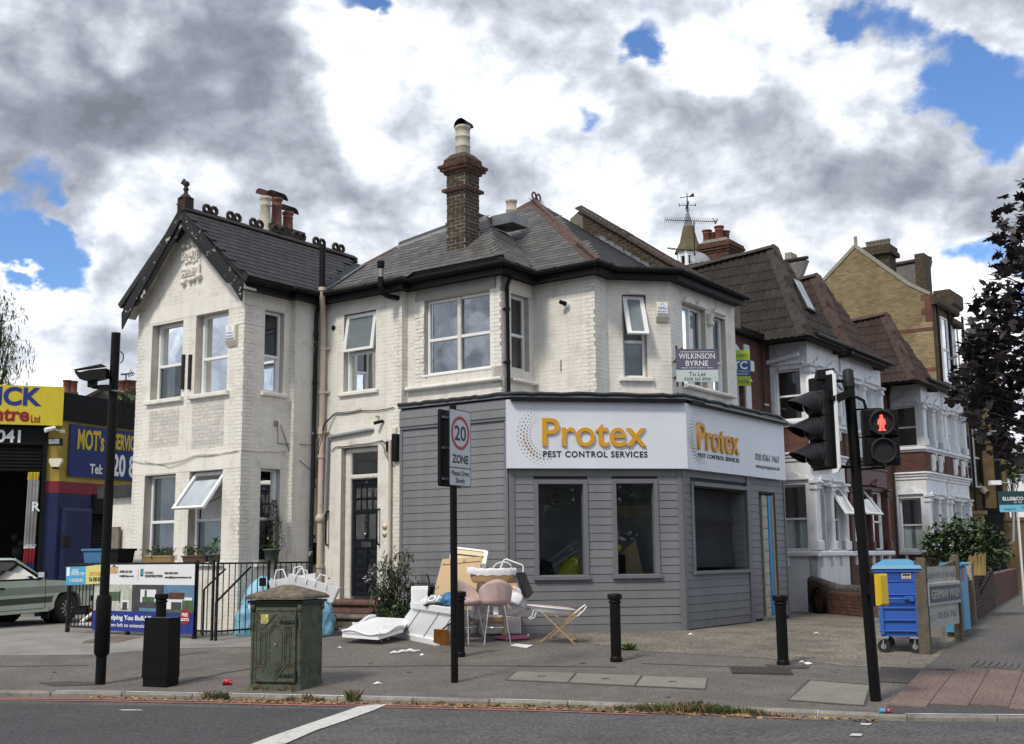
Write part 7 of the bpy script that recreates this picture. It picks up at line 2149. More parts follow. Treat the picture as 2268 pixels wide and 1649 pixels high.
mb=MB();mb.quad(V((-2.93,.1,.91)),V((-2.93,W-.1,.91)),V((-2.38,W-yi-.03,1.30)),V((-2.38,yi+.03,1.30)));mb.build('rear_window',M['car_glass'],car)
mb=MB();mb.box((-2.9,.12,.45),(-.65,W-.12,.80));
for y in(.28,1.0):mb.box((-1.9,y,.5),(-1.72,y+.45,1.18))
mb.box((-.95,.12,.75),(-.66,W-.12,.93));mb.build('interior',M['plastic_black'],car)
c=V((-1.05,.48,.95));mb=MB();mb.tube([c+V((.02+.07*math.sin(2*math.pi*k/16),.18*math.cos(2*math.pi*k/16),.17*math.sin(2*math.pi*k/16)))for k in range(16)],.013,6,closed=True);mb.bar(c-V((0,.17,0)),c+V((0,.17,0)),.03,.03);mb.build('steering_wheel',M['plastic_black'],car)
mb=MB()
for x in(-.60,-1.86):mb.box((x-.004,-.006,.34),(x+.004,.0,.89))
mb.box((-1.86,-.006,.335),(-.60,0,.343));mb.build('door_gap',M['plastic_black'],car)
mb=MB();mb.box((-1.80,-.03,.74),(-1.62,-.006,.775));mb.build('door_handle',M['plastic_black'],car)
mb=MB();mb.bar((-.80,-.01,.90),(-.78,-.10,.95),.03,.05);mb.hexa([V((-.84,-.22,.93)),V((-.84,-.04,.93)),V((-.74,-.05,.93)),V((-.74,-.20,.93)),V((-.84,-.22,1.05)),V((-.84,-.04,1.05)),V((-.74,-.05,1.05)),V((-.74,-.20,1.05))]);mr_=mb.build('door_mirror',M['plastic_black'],car)
mb=MB();mb.box((-.846,-.21,.94),(-.841,-.05,1.04));mb.build('mirror_glass',M['chrome'],mr_)
mb=MB();mb.box((-.50,.0,.12),(-.48,.20,.36));mb.build('mud_flap',M['rubber'],car)
mb=MB();mb.bar((.90,-.02,.46),(.90,W+.02,.46),.10,.12);mb.bar((.62,-.02,.46),(.90,-.02,.46),.05,.11);mb.build('front_bumper',M['plastic_black'],car)
mb=MB();mb.box((-3.72,-.02,.40),(-3.60,W+.02,.52));mb.build('rear_bumper',M['plastic_black'],car)
for y in(.12,W-.42):
 mb=MB();mb.box((.855,y,.56),(.875,y+.30,.70));mb.build('headlight',M['chrome'],car)
mb=MB();mb.box((.855,.44,.56),(.87,W-.44,.70));mb.build('grille',M['plastic_black'],car)
RX=Matrix.Rotation(math.pi/2,3,'X')
for(x,y)in((0,.02),(0,W-.20),(-2.6,.02),(-2.6,W-.20)):
 mb=MB();mb.lathe([(.17,0),(.27,-.01),(.30,.03),(.305,.09),(.30,.15),(.27,.18),(.17,.17)],(x,y+.17,.305),28,mtx=RX);wh_=mb.build('wheel',M['rubber'],car)
 fy=y if y<1 else y+.17
 mb=MB();mb.lathe([(.0,.0),(.17,.0),(.18,.012),(.0,.02)],(x,y+(.022 if y<1 else .17),.305),20,mtx=RX)
 for k in range(10):
  a=2*math.pi*k/10;mb.bar((x+.05*math.cos(a),y+.005 if y<1 else y+.18,.305+.05*math.sin(a)),(x+.16*math.cos(a),y+.005 if y<1 else y+.18,.305+.16*math.sin(a)),.02,.03)
 mb.build('rim',M['pipe_grey'],wh_)
 mb=MB();mb.lathe([(.36,0),(.36,.3)],(x,y+.37,.34),20,mtx=RX);mb.build('wheel_arch',M['plastic_black'],car)
hd_=math.radians(90-24)
car.matrix_world=Matrix.Translation(V((cr0.x,cr0.y,.444)))@Matrix.Rotation(hd_,4,'Z')@Matrix.Rotation(math.radians(-1.2),4,'Y')
car.scale=(1.08,1.08,1.08)
mb=MB();a,b=at(180,1378,22.4),at(208,1356,22.6);mb.bar(a,b,.10,.03);a2,b2_=at(178,1382,22.2),at(214,1382,22.2);mb.bar(a2,b2_,.12,.03);o=mb.build('timber_offcuts',M['white_print'],org=a);tag(o,'white painted offcuts lying behind the left end of the railings','timber')
p=V((G(200,1376).x,G(200,1376).y,.444))
co_=thing('traffic_cone','red and white banded cone behind the railings under the small banner','cone',tuple(p))
mb=MB();mb.lathe([(.15,.0),(.13,.05),(.10,.25),(.06,.52),(.03,.55)],p,14);mb.build('cone_body',M['letter_red'],co_)
mb=MB();mb.lathe([(.102,.28),(.082,.40)],p,14);mb.build('white_band',M['white_print'],co_)
mb=MB();mb.box(p+V((-.19,-.19,0)),p+V((.19,.19,.03)));mb.build('cone_base',M['plastic_black'],co_)
# ------------------------------------------------------------------ street furniture
def gpt(x,y):p=G(x,y);return V((p.x,p.y,gz(p.y)))
bo=thing('bollard','','bollard',(0,0,0),'black fluted bollards along the footway')
mb=MB();n=36;pr_=[(.088,0),(.088,.05),(.076,.075),(.076,.80),(.072,.82)]
vs_=[]
for r,z in pr_:
 for k in range(n):
  a=2*math.pi*k/n;q=r*(1-.055*(k%3==0)*(.1<z/.8<1.0 or z in(.075,.80)))
  vs_.append(V((q*math.cos(a),q*math.sin(a),z)))
mb.add(vs_,[(i*n+k,i*n+(k+1)%n,(i+1)*n+(k+1)%n,(i+1)*n+k)for i in range(4)for k in range(n)],0,False)
mb.build('shaft',M['street_black'],bo)
mb=MB();mb.lathe([(.075,.815),(.092,.825),(.092,.845),(.075,.855),(.075,.87)],(0,0,0),20);mb.build('collar',M['street_black'],bo)
mb=MB();mb.lathe([(.085,.865),(.106,.875),(.106,.93),(.098,.948),(.04,.955)],(0,0,0),8,smooth=False,phase=.5);mb.build('cap',M['street_black'],bo)
places=[(gpt(1365,1466),'black fluted bollard in front of the shop windows beside a tuft of weed'),(gpt(1735,1474),'black fluted bollard at the gravel yard, in front of the blue striped shop doorway'),(gpt(1018,1455),'black fluted bollard close behind the speed limit sign pole, half hidden by it'),(V((at(357,1350,17.8).x,17.8,gz(17.8))),'black fluted bollard behind the square black box in front of the builders banner')]
for i,(p,lab)in enumerate(places):
 o=bo if i==0 else copy_tree(bo)
 o.location=p;o['label']=lab;o.rotation_euler=(0,0,random.random())
 if i:o.scale=(1,1,1.0)
pb=gpt(222,1516)
cp=thing('camera_pole','tall plain black pole with a thick sleeve near its foot','pole',tuple(pb))
ptop=at(257,738,pb.y);H=ptop.z-pb.z;zs_=[at(230,y,pb.y).z-pb.z for y in(1455,1446,1330,1319)]
lean=(ptop-pb-V((0,0,H)))
def pol(z):return pb+lean*(z/H)+V((0,0,z))
mb=MB();mb.tube([pol(0),pol(zs_[0])],.066,20);mb.tube([pol(zs_[0]),pol(zs_[1]),pol(zs_[2]),pol(zs_[3])],[.066,.098,.098,.085],20);mb.build('sleeve',M['street_black'],cp)
mb=MB();mb.tube([pol(zs_[3]),pol(H)],.060,20);mb.build('shaft',M['street_black'],cp)
mb=MB();mb.tube([pol(zs_[3]+.02),pol(H-.3)],.004,4);
for y in(792,920):
 z=at(262,y,pb.y).z-pb.z;c=pol(z)+V((.07,0,0));mb.tube([c+V((0,0,.08)),c+V((.035,0,.05)),c+V((.045,0,0)),c+V((.03,0,-.06)),c+V((0,0,-.08))],.008,5)
mb.build('cable_loop',M['plastic_black'],cp)
mb=MB();z=at(240,867,pb.y).z-pb.z;mb.tube([pol(z-.01),pol(z+.01)],.066,20);mb.build('band',M['pipe_grey'],cp)
hc=at(205,832,pb.y-.10)
tcam=thing('traffic_camera','hooded black enforcement camera bracketed to the tall pole, pointing left','camera',tuple(hc))
def hx(a,b,c):return hc+V((a,b,c))
mb=MB();L=.44
secs=[(-.225,.045,.06,.035),(-.15,.06,.04,-.055),(-.02,.075,.065,-.085),(.20,.075,.085,-.04)]
vs_=[]
for x,hw,zt_,zb_ in secs:vs_+=[hx(x,-hw,zb_),hx(x,hw,zb_),hx(x,hw*.9,zt_),hx(x,-hw*.9,zt_)]
fs_=[(3,2,1,0),(12,13,14,15)]+[(i*4+k,i*4+(k+1)%4,(i+1)*4+(k+1)%4,(i+1)*4+k)for i in range(3)for k in range(4)]
mb.add(vs_,fs_);mb.build('camera_body',M['street_black'],tcam)
mb=MB();mb.hexa([hx(-.245,-.06,.07),hx(-.245,.06,.07),hx(.16,.08,.125),hx(.16,-.08,.125),hx(-.22,-.05,.08),hx(-.22,.05,.08),hx(.13,.07,.145),hx(.13,-.07,.145)]);mb.build('hood',M['street_black'],tcam)
mb=MB();mb.box(hx(-.05,-.04,-.16),hx(.06,.04,-.07));mb.bar(hx(.0,0,-.15),hx(.20,.05,-.17),.05,.05);mb.box(hx(.10,-.03,-.20),hx(.26,.12,-.13));mb.build('bracket',M['street_black'],tcam)
b0=gpt(313,1521);b1=gpt(370,1524)
BF=Fr(b0,(b1-b0),V(((b1-b0).y,-(b1-b0).x,0)))
wd=(b1-b0).length;zt_=at(340,1371,b0.y).z;z0=gz(b0.y)-.02
sb_=thing('feeder_box','plain square black metal service box standing on the footway by the kerb','service box',tuple(BF.p(wd/2,z0,-.1)))
mb=MB();mb.bevbox(BF,.01,wd-.01,z0,z0+.13,-.25,.0,.01);mb.build('plinth',M['street_black'],sb_)
mb=MB();mb.hexa([BF.p(.0,z0+.13,.005),BF.p(wd,z0+.13,.005),BF.p(wd,z0+.13,-.25),BF.p(0,z0+.13,-.25),BF.p(.01,zt_,.0),BF.p(wd-.01,zt_,.0),BF.p(wd-.01,zt_,-.25),BF.p(.01,zt_,-.25)]);mb.build('housing',M['street_black'],sb_)
mb=MB();mb.bevbox(BF,-.002,wd+.002,zt_,zt_+.012,-.255,.005,.004);mb.build('lid',M['street_black'],sb_)
M['cab_green']=mat('flaking_green_paint',(.072,.088,.062),.6,var=.25,vs=6,col2=(.060,.045,.026),c2s=9,c2w=.02,c2t=.555,bump=.6,bs=30,streak=.2)
M['cab_cap']=mat('mossy_cabinet_cap',(.125,.098,.065),.9,var=.3,vs=9,col2=(.21,.185,.145),c2s=12,c2w=.08,c2t=.56,bump=.8,bs=40)
M['cab_dark']=mat('dark_green_iron',(.022,.032,.024),.55,var=.3,vs=10,bump=.4,col2=(.05,.04,.025),c2s=12,c2w=.04,c2t=.6)
c0=gpt(553,1526);c1=gpt(664,1530.5);c2=gpt(697,1509)
CF=Fr(c0,c1-c0,V(((c1-c0).y,-(c1-c0).x,0)))
cw_=(c1-c0).length;dpt=.60;zb_=gz(c0.y)-.02
zt_=at(560,1336,c0.y).z;ze=at(550,1323,c0.y).z;zp_=at(631,1295,c0.y+dpt*.5).z
gc=thing('green_cabinet','ornate green cast iron street cabinet with peeling paint and a mossy stepped cap','cabinet',tuple(CF.p(cw_/2,zb_,-dpt/2)))
mb=MB();mb.fbox(CF,0,cw_,zb_,zt_,-dpt,-.01);mb.build('body',M['cab_green'],gc)
mb=MB();mb.bevbox(CF,-.015,cw_+.015,zb_,zb_+.07,-dpt-.01,.01,.01);mb.build('base',M['cab_green'],gc)
mb=MB()
for s in(0.018,cw_-.018):mb.tube([CF.p(s,zb_+.07,-.012),CF.p(s,zt_-.06,-.012)],.02,8);mb.lathe([(.02,-.05),(.04,-.02),(.035,.02),(.02,.05)],CF.p(s,zt_-.06,-.005),8)
mb.tube([CF.p(cw_-.01,zb_+.07,-dpt+.02),CF.p(cw_-.01,zt_-.05,-dpt+.02)],.02,8);mb.lathe([(.02,-.05),(.04,-.02),(.035,.02),(.02,.05)],CF.p(cw_+.0,zt_-.06,-dpt+.02),8)
mb.build('corner_moulding',M['cab_green'],gc)
door_s0,door_s1,dz0_,dz1_=.07,cw_-.06,zb_+.10,zt_-.07
mb=MB();mb.bevbox(CF,door_s0,door_s1,dz0_,dz1_,-.01,.012,.008);dr2=mb.build('door',M['cab_green'],gc)
mb=MB();w3=.012
def rl_(a,b,m=mb):
 pa,pb_=CF.p(a[0],a[1],.014),CF.p(b[0],b[1],.014);m.bar(pa,pb_,.011,.014,up=CF.N)
X0,X1=door_s0,door_s1;Z0,Z1=dz0_,dz1_;W_=X1-X0;H_=Z1-Z0
def P2_(u,v):return(X0+W_*u,Z0+H_*v)
for pts in([(.02,.02),(.98,.02),(.98,.98),(.02,.98),(.02,.02)],[(.12,.20),(.12,.74),(.28,.74),(.28,.22),(.12,.22)],[(.16,.25),(.16,.68),(.24,.68),(.24,.25),(.16,.25)],[(.72,.20),(.72,.76),(.88,.76),(.88,.22),(.72,.22)],[(.76,.25),(.76,.70),(.84,.70),(.84,.25),(.76,.25)],[(.22,.75),(.50,.93),(.76,.75)],[(.28,.66),(.50,.84),(.72,.66)],[(.34,.66),(.50,.78),(.66,.66),(.66,.28),(.50,.15),(.34,.28),(.34,.66)],[(.26,.22),(.48,.03),(.76,.22)],[(.34,.22),(.50,.10),(.68,.24)]):
 for a,b in zip(pts,pts[1:]):rl_(P2_(*a),P2_(*b))
mb.build('relief_moulding',M['cab_green'],dr2)
for v in(.82,.10):
 mb=MB();a=P2_(.60,v);b=P2_(1.0,v+.01);mb.bar(CF.p(a[0],a[1],.02),CF.p(b[0],b[1],.02),.035,.018,up=CF.N)
 for u in(.64,.74,.84):c=P2_(u,v);mb.lathe([(0,-.02),(.028,0),(0,.02)],CF.p(c[0],c[1]+.01,.02),8)
 mb.cyl(CF.p(b[0],b[1]-.06,.02),CF.p(b[0],b[1]+.06,.02),.014,n=8);mb.build('strap_hinge',M['cab_dark'],dr2)
mb=MB();a=P2_(.13,.80);mb.fbox(CF,a[0],a[0]+.10,a[1],a[1]+.11,.012,.015);lb_=mb.build('notice_label',M['banner_yellow'],dr2)
ftext('£10',CF,a[0]+.03,a[1]+.08,.022,M['ink'],lb_,d=.0155,bold=.02,ext=.0005)
ftext('REWARD',CF,a[0]+.05,a[1]+.055,.016,M['ink'],lb_,d=.0155,ext=.0005)
mb=MB()
for k in range(3):mb.fbox(CF,a[0]+.008,a[0]+.092,a[1]+.010+k*.014,a[1]+.016+k*.014,.015,.0157)
mb.build('small_print',M['ink'],lb_)
mb=MB();mb.bevbox(CF,-.02,cw_+.02,zt_-.03,zt_+.0,-dpt-.02,.02,.01);mb.bevbox(CF,-.045,cw_+.045,zt_,zt_+.03,-dpt-.045,.045,.015);mb.build('cornice',M['cab_dark'],gc)
o1,o2=.06,.015
def cr_(o,z,k=0):return[CF.p(-o,z,o),CF.p(cw_+o,z,o),CF.p(cw_+o,z,-dpt-o),CF.p(-o,z,-dpt-o)]
mb=MB();mb.hexa(cr_(.065,ze-.03)+cr_(.065,ze+.005));mb.hexa(cr_(.055,ze+.005)+cr_(.035,ze+.03));
A=cr_(.035,ze+.03);ax,bx_=CF.p(cw_*.40,zp_,-dpt/2),CF.p(cw_*.60,zp_,-dpt/2)
mb.add(A+[ax,bx_],[(0,1,5,4),(1,2,5),(2,3,4,5),(3,0,4),(3,2,1,0)]);mb.build('cap',M['cab_cap'],gc)
mb=MB();c=CF.p(*P2_(.5,.52),.018);mb.lathe([(0,0),(.02,.002),(.02,.004)],c,8,mtx=Matrix(((CF.S.x,0,CF.N.x),(CF.S.y,0,CF.N.y),(0,1,0))));mb.build('lock',M['chrome'],dr2)
pz=gpt(1007,1512)
zsn=thing('speed_limit_sign','black pole carrying a 20 zone speed limit plate back to back with a second plate','road sign',tuple(pz))
zt_=at(1005,899,pz.y).z
ptx=at(1003,899,pz.y)
mb=MB();mb.tube([pz-V((0,0,.05)),V((ptx.x,pz.y,zt_))],.047,18);mb.build('pole',M['street_black'],zsn)
M['plate']=mat('sign_plate_face',(.47,.50,.54),.4,var=.05,vs=5,streak=.12)
M['plate_back']=mat('sign_plate_back',(.010,.011,.014),.55,var=.2)
M['sign_red']=mat('sign_red',(.34,.03,.03),.45,var=.05)
sd1=V((.50,.866,0));sn1=V((.866,-.50,0))
cpl=V((ptx.x,pz.y,0))
ZF=Fr(cpl+sn1*.075,sd1,sn1)
a_=ZF.hit(995,904);b_=ZF.hit(995.5,1076);r_=ZF.hit(1042.5,913)
s0,s1,z0,z1=a_[0],r_[0],b_[1],a_[1]
def rplate(mb,F,s0,s1,z0,z1,d0,d1,r=.035):
 pts=[]
 for cx,cz,a0 in((s1-r,z1-r,0),(s0+r,z1-r,90),(s0+r,z0+r,180),(s1-r,z0+r,270)):
  for k in range(5):a=math.radians(a0+22.5*k);pts.append(F.p(cx+r*math.cos(a),cz+r*math.sin(a),d0))
 mb.prism(pts,F.N*(d1-d0))
mb=MB();rplate(mb,ZF,s0,s1,z0,z1,-.006,0);pl1=mb.build('sign_plate',M['plate_back'],zsn)
mb=MB();rplate(mb,ZF,s0+.012,s1-.012,z0+.012,z1-.012,0,.0012,.025);mb.build('sign_face',M['plate'],pl1)
zc=z1-.31;sc_=(s0+s1)/2;R=(s1-s0)*.425
mb=MB();nn=48;Fz=ZF.shift(d=.0025)
vs_=[Fz.p(sc_+r*math.cos(2*math.pi*k/nn),zc+r*math.sin(2*math.pi*k/nn),0)for r in(R,R*.80)for k in range(nn)]
mb.add(vs_,[(k,(k+1)%nn,nn+(k+1)%nn,nn+k)for k in range(nn)]);mb.build('red_ring',M['sign_red'],pl1)
ftext('20',Fz,sc_,zc-.095,.19,M['ink'],pl1,d=0,fit=R*1.25,bold=.015,ext=.001)
zz_=z0+.24
ftext('ZONE',Fz,sc_,zz_+.065,.105,M['ink'],pl1,d=0,fit=(s1-s0)*.74,bold=.03,ext=.001)
mb=MB();mb.fbox(Fz,s0+.01,s1-.01,zz_-.005,zz_+.008,-.001,.001);mb.build('dividing_line',M['ink'],pl1)
ftext('Please Drive',Fz,sc_,zz_-.10,.065,M['ink'],pl1,d=0,fit=(s1-s0)*.80,bold=.012,ext=.001)
ftext('Slowly',Fz,sc_,zz_-.195,.065,M['ink'],pl1,d=0,fit=(s1-s0)*.42,bold=.012,ext=.001)
ZK=Fr(cpl-sn1*.085,sd1,sn1)
mb=MB();rplate(mb,ZK,s0-.02,s1+.02,z0+.0,z1-.0,-.008,0);mb.fbox(ZK,s0+.0,s0+.02,z0+.03,z1-.03,0,.02);mb.build('rear_plate',M['plate_back'],zsn)
mb=MB()
for z in(z1-.10,(z0+z1)/2,z0+.10):
 mb.bar(ZK.p(s0+.05,z,.02),ZK.p(s1-.05,z,.02),.02,.03);mb.bar(ZF.p(s0+.05,z,-.02),ZF.p(s1-.05,z,-.02),.02,.03)
 mb.tube([cpl+V((0,0,z-.01)),cpl+V((0,0,z+.01))],.053,14)
mb.build('fixing_rail',M['pipe_grey'],zsn)
ps=gpt(1940,1553)
tsg=thing('traffic_signal','leaning black traffic signal pole with a white edged three light head and a pedestrian box','traffic light',tuple(ps))
pt=at(1877,818,ps.y);
def pq(z):
 t=(z-ps.z)/(pt.z-ps.z);return ps.lerp(pt,t)
zk=at(1880,858,ps.y).z
mb=MB();mb.tube([ps-V((0,0,.05)),pq(zk)],.062,20);mb.build('pole',M['street_black'],tsg)
mb=MB();mb.tube([pq(zk),pq(pt.z-.02),pq(pt.z)],[.072,.062,.04],16);mb.build('pole_cap',M['plastic_grey'],tsg)
hn=V((-.92,-.39,0)).normalized();hs=V((.39,-.92,0)).normalized()
hc_=at(1822,940,13.55)
HF=Fr(V((hc_.x,hc_.y,0)),hs,hn)
zt_,zb_=at(1822,826,13.55).z,at(1822,1050,13.55).z
mb=MB();rplate(mb,HF,-.27,.27,zb_,zt_,-.012,0,.06);bb=mb.build('backing_board',M['plastic_black'],tsg)
M['reflective_white']=mat('white_reflective_border',(.80,.82,.84),.35,var=.02,isl=0)
mb=MB()
def rr(e,d):
 pts=[];r=max(.06-e,.01)
 for cx,cz,a0 in((.27-e-r,zt_-e-r,0),(-.27+e+r,zt_-e-r,90),(-.27+e+r,zb_+e+r,180),(.27-e-r,zb_+e+r,270)):
  for k in range(5):a=math.radians(a0+22.5*k);pts.append(HF.p(cx+r*math.cos(a),cz+r*math.sin(a),d))
 return pts
A,B=rr(.0,.002),rr(.045,.002)
mb.add(A+B,[(k,(k+1)%20,20+(k+1)%20,20+k)for k in range(20)]);mb.build('white_border',M['reflective_white'],bb)
mb=MB();mb.fbox(HF,.255,.272,zb_+.05,zt_-.05,-.014,.004);mb.build('white_edge',M['reflective_white'],bb)
hz=[zb_+.22+k*.30 for k in range(3)]
nrm=Matrix(((hs.x,0,hn.x),(hs.y,0,hn.y),(0,1,0)))
M['lens_dark']=mat('dark_signal_lens',(.012,.012,.012),.15,var=0,spec=.6)
for k,z in enumerate(hz):
 mb=MB();mb.bevbox(HF,-.15,.15,z-.147,z+.147,0,.10,.02);mb.lathe([(.15,0),(.145,.05),(.13,.07)],HF.p(0,z,.10),24,mtx=nrm);mb.build('signal_housing',M['plastic_grey'],tsg)
 mb=MB();n=20;A,B,C=[],[],[]
 for j in range(n+1):
  a=math.radians(-35+250*j/n);ca,sa_=math.cos(a),math.sin(a)
  A.append(HF.p(.145*ca,z+.145*sa_,.16));
  l=.08+.24*max(0,(sa_+.55)/1.55)
  B.append(HF.p(.118*ca,z+.118*sa_-.10*(l/.32),.16+l));C.append(HF.p(.135*ca,z+.135*sa_,.16))
 mb.add(A+B,[(q_,q_+1,n+2+q_,n+1+q_)for q_ in range(n)],0,True)
 mb.build('visor',M['plastic_grey'],tsg,recalc=False)
 mb=MB();mb.lathe([(.11,0),(.09,.012),(0,.03)],HF.p(0,z,.13),20,mtx=nrm);mb.build('signal_lens',M['lens_dark'],tsg)
mb=MB()
for z in(zb_+.08,zt_-.10):
 mb.tube([HF.p(0,z,-.02),pq(z)],.02,8)
mb.build('bracket',M['street_black'],tsg)
p=at(1833,862,13.5)
mb=MB();mb.box(p+V((-.05,-.05,-.12)),p+V((.03,.05,.04)));mb.tube([p+V((0,0,.02)),p+V((-.01,0,.12))],.03,8)
mb.hexa([p+V((-.14,-.06,.11)),p+V((.08,-.06,.11)),p+V((.08,.06,.11)),p+V((-.14,.06,.11)),p+V((-.12,-.05,.22)),p+V((.08,-.05,.24)),p+V((.08,.05,.24)),p+V((-.12,.05,.22))]);mb.build('detector',M['plastic_black'],tsg)
a,b,c,d,e,f=[at(*q,13.3)for q in((1840,880),(1890,858),(1893,874),(1862,890),(1842,886),(1875,862))]
mb=MB();mb.prism([a,b,c,d,e],V((0,.16,0)));mb.build('radar_detector',M['plastic_black'],tsg)
mb=MB();a=at(1897,880,13.5);b=at(1913,888,13.5);c=at(1918,906,13.5);mb.tube([pq(a.z),a,b,c],.018,8);mb.tube([pq(c.z),at(1950,906,13.5)],.012,6);mb.build('cable_arm',M['street_black'],tsg)
c=at(1951,970,13.45);pn=V((-.10,-1,0)).normalized();psd=V((1,-.10,0)).normalized()
PF=Fr(V((c.x,c.y,0)),psd,pn);hw=.195;zt_=at(1951,907,13.4).z;zb_=at(1951,1031,13.4).z
PF=Fr(V((c.x,c.y,0)),psd,pn)
mb=MB()
zm=(zt_+zb_)/2
mb.bevbox(PF,-hw,hw,zm+.002,zt_,-.12,.08,.02);mb.bevbox(PF,-hw,hw,zb_,zm-.002,-.12,.08,.02);mb.build('pedestrian_box',M['plastic_black'],tsg)
pm=Matrix(((psd.x,0,pn.x),(psd.y,0,pn.y),(0,1,0)))
M['red_glow']=mat('lit_red_man',(.8,.05,.03),.5,var=0,emis=((1.0,.055,.04),1.7))
for z in((zm+zt_)/2,(zm+zb_)/2):
 mb=MB();mb.lathe([(.145,0),(.155,.03),(.145,.055),(.128,.055),(.12,.01)],PF.p(0,z,.08),28,mtx=pm)
 for k in range(6):
  a=math.pi*2*(k+.5)/6;mb.lathe([(.014,0),(.014,.05)],PF.p(.155*math.cos(a),z+.155*math.sin(a),.08),6,mtx=pm)
 mb.build('lens_ring',M['plastic_grey'],tsg)
 mb=MB();mb.lathe([(.125,0),(.0,.004)],PF.p(0,z,.082),24,mtx=pm);mb.build('signal_lens',M['lens_dark'],tsg)
z=(zm+zt_)/2
man=[(-.014,.095),(.014,.095),(.022,.08),(.016,.062),(.014,.056),(.032,.05),(.042,.03),(.048,-.012),(.046,-.022),(.036,-.022),(.032,.008),(.028,-.02),(.030,-.075),(.046,-.086),(.044,-.095),(.008,-.095),(.004,-.03),(-.004,-.03),(-.008,-.095),(-.044,-.095),(-.044,-.086),(-.030,-.075),(-.028,-.02),(-.032,.008),(-.036,-.022),(-.046,-.022),(-.048,-.012),(-.042,.03),(-.032,.05),(-.014,.056),(-.016,.062),(-.022,.08)]
mb=MB();mb.prism([PF.p(a*.95,z+b*.98,.0875)for a,b in man],pn*.004);mb.build('red_man',M['red_glow'],tsg)
mb=MB();mb.box(at(1893,1077,13.6)-V((.0,.02,.01)),at(1893,1077,13.6)+V((.25,.02,.01)));mb.tube([pq(at(1900,1040,13.5).z),at(1960,1036,13.5)],.014,6);mb.build('lower_bracket',M['street_black'],tsg)
M['signal_yellow']=mat('yellow_push_button_unit',(.62,.40,.015),.4,var=.05)
c=at(1944,1306,13.35)
YFm=Fr(V((c.x,c.y,0)),V((.80,.60,0)),V((.60,-.80,0)))
zt_,zb_=at(1950,1271,13.35).z,at(1950,1341,13.35).z
mb=MB();mb.bevbox(YFm,-.10,.10,zb_-.01,zt_+.005,-.03,.035,.01);mb.build('push_button_back',M['plastic_black'],tsg)
mb=MB();mb.bevbox(YFm,-.10,.065,zb_+.0,zt_,.035,.105,.02);mb.build('push_button_unit',M['signal_yellow'],tsg)
mb=MB();mb.bar(YFm.p(-.05,(zt_+zb_)/2,-.03),pq((zt_+zb_)/2),.05,.12);mb.build('push_button_bracket',M['street_black'],tsg)
# ------------------------------------------------------------------ boards of the estate agents
M['purple']=mat('slate_purple_board',(.105,.095,.145),.45,var=.04)
M['mint']=mat('pale_mint_board',(.48,.56,.55),.45,var=.04)
M['lime']=mat('lime_green_board',(.36,.48,.04),.45,var=.05)
M['board_blue']=mat('mid_blue_board',(.015,.085,.26),.45,var=.05)
M['bottle']=mat('bottle_green_board',(.012,.05,.055),.45,var=.05)
M['board_sky']=mat('sky_blue_board',(.16,.46,.62),.45,var=.05)
c=at(1496,810,21.2);EF=Fr(V((c.x,c.y,0)),V((1,.04,0)),V((.04,-1,0)))
h=lambda x,y:EF.hit(x,y)
e1=thing('letting_board','purple and pale green To Let board fixed to the splayed corner of the white house','estate board',tuple(c))
a,b,m_,z=h(1496,774),h(1591,846),h(1540,820),0
mb=MB();mb.fbox(EF,a[0],b[0],m_[1],a[1],0,.02);mb.build('upper_panel',M['purple'],e1)
mb=MB();mb.fbox(EF,a[0],b[0],b[1],m_[1],0,.02);mb.build('lower_panel',M['mint'],e1)
Ft=EF.shift(d=.021)
cx_=(a[0]+b[0])/2;w_=b[0]-a[0];Hh=a[1]-b[1]
ftext('WILKINSON',Ft,cx_,a[1]-Hh*.30,Hh*.165,M['white_print'],e1,fit=w_*.86,ext=.001,d=.001)
ftext('BYRNE',Ft,cx_,a[1]-Hh*.52,Hh*.165,M['white_print'],e1,fit=w_*.54,ext=.001,d=.001)
ftext('ESTATE AGENTS',Ft,cx_,a[1]-Hh*.595,Hh*.035,M['white_print'],e1,fit=w_*.38,ext=.001,d=.001)
for u0,u1,v in((.10,.92,.09),(.12,.28,.58),(.73,.88,.58)):
 mb=MB();mb.fbox(Ft,a[0]+w_*u0,a[0]+w_*u1,a[1]-Hh*v-.004,a[1]-Hh*v+.004,0,.002);mb.build('print',M['white_print'],e1)
ftext('To Let',Ft,cx_,a[1]-Hh*.83,Hh*.125,M['ink'],e1,fit=w_*.40,ext=.001,d=.001)
ftext('0208 365 8900',Ft,cx_,a[1]-Hh*.965,Hh*.09,M['ink'],e1,fit=w_*.64,ext=.001,d=.001)
for s in(a[0]+.02,a[0]+.12):
 mb=MB();mb.fbox(EF,s-.015,s+.015,b[1]-.08,a[1]+(.07 if s<a[0]+.1 else .03),-.04,-.001);mb.build('post',M['plastic_grey'],e1)
mb=MB();mb.bar(EF.p(a[0]+.05,a[1]-.15,-.03),UB.p(.12,a[1]-.15,0),.03,.03);mb.bar(EF.p(a[0]+.05,b[1]+.15,-.03),UB.p(.12,b[1]+.15,0),.03,.03);mb.build('bracket',M['plastic_grey'],e1)
c=at(1663,815,25.4);E2=Fr(V((c.x,c.y,0)),V((1,.03,0)),V((.03,-1,0)));h=lambda x,y:E2.hit(x,y)
e2=thing('letting_board','lime green and blue lettings board peeping out behind the white house','estate board',tuple(c))
b=h(1663,855);a=h(1663,776);L_=b[0]-.84;z1_=h(1650,799)[1];z2_=h(1650,834)[1]
mb=MB();mb.fbox(E2,L_,b[0],z1_,a[1],0,.02);mb.build('upper_panel',M['lime'],e2)
mb=MB();mb.fbox(E2,L_,b[0],z2_,z1_,0,.02);mb.build('middle_panel',M['board_blue'],e2)
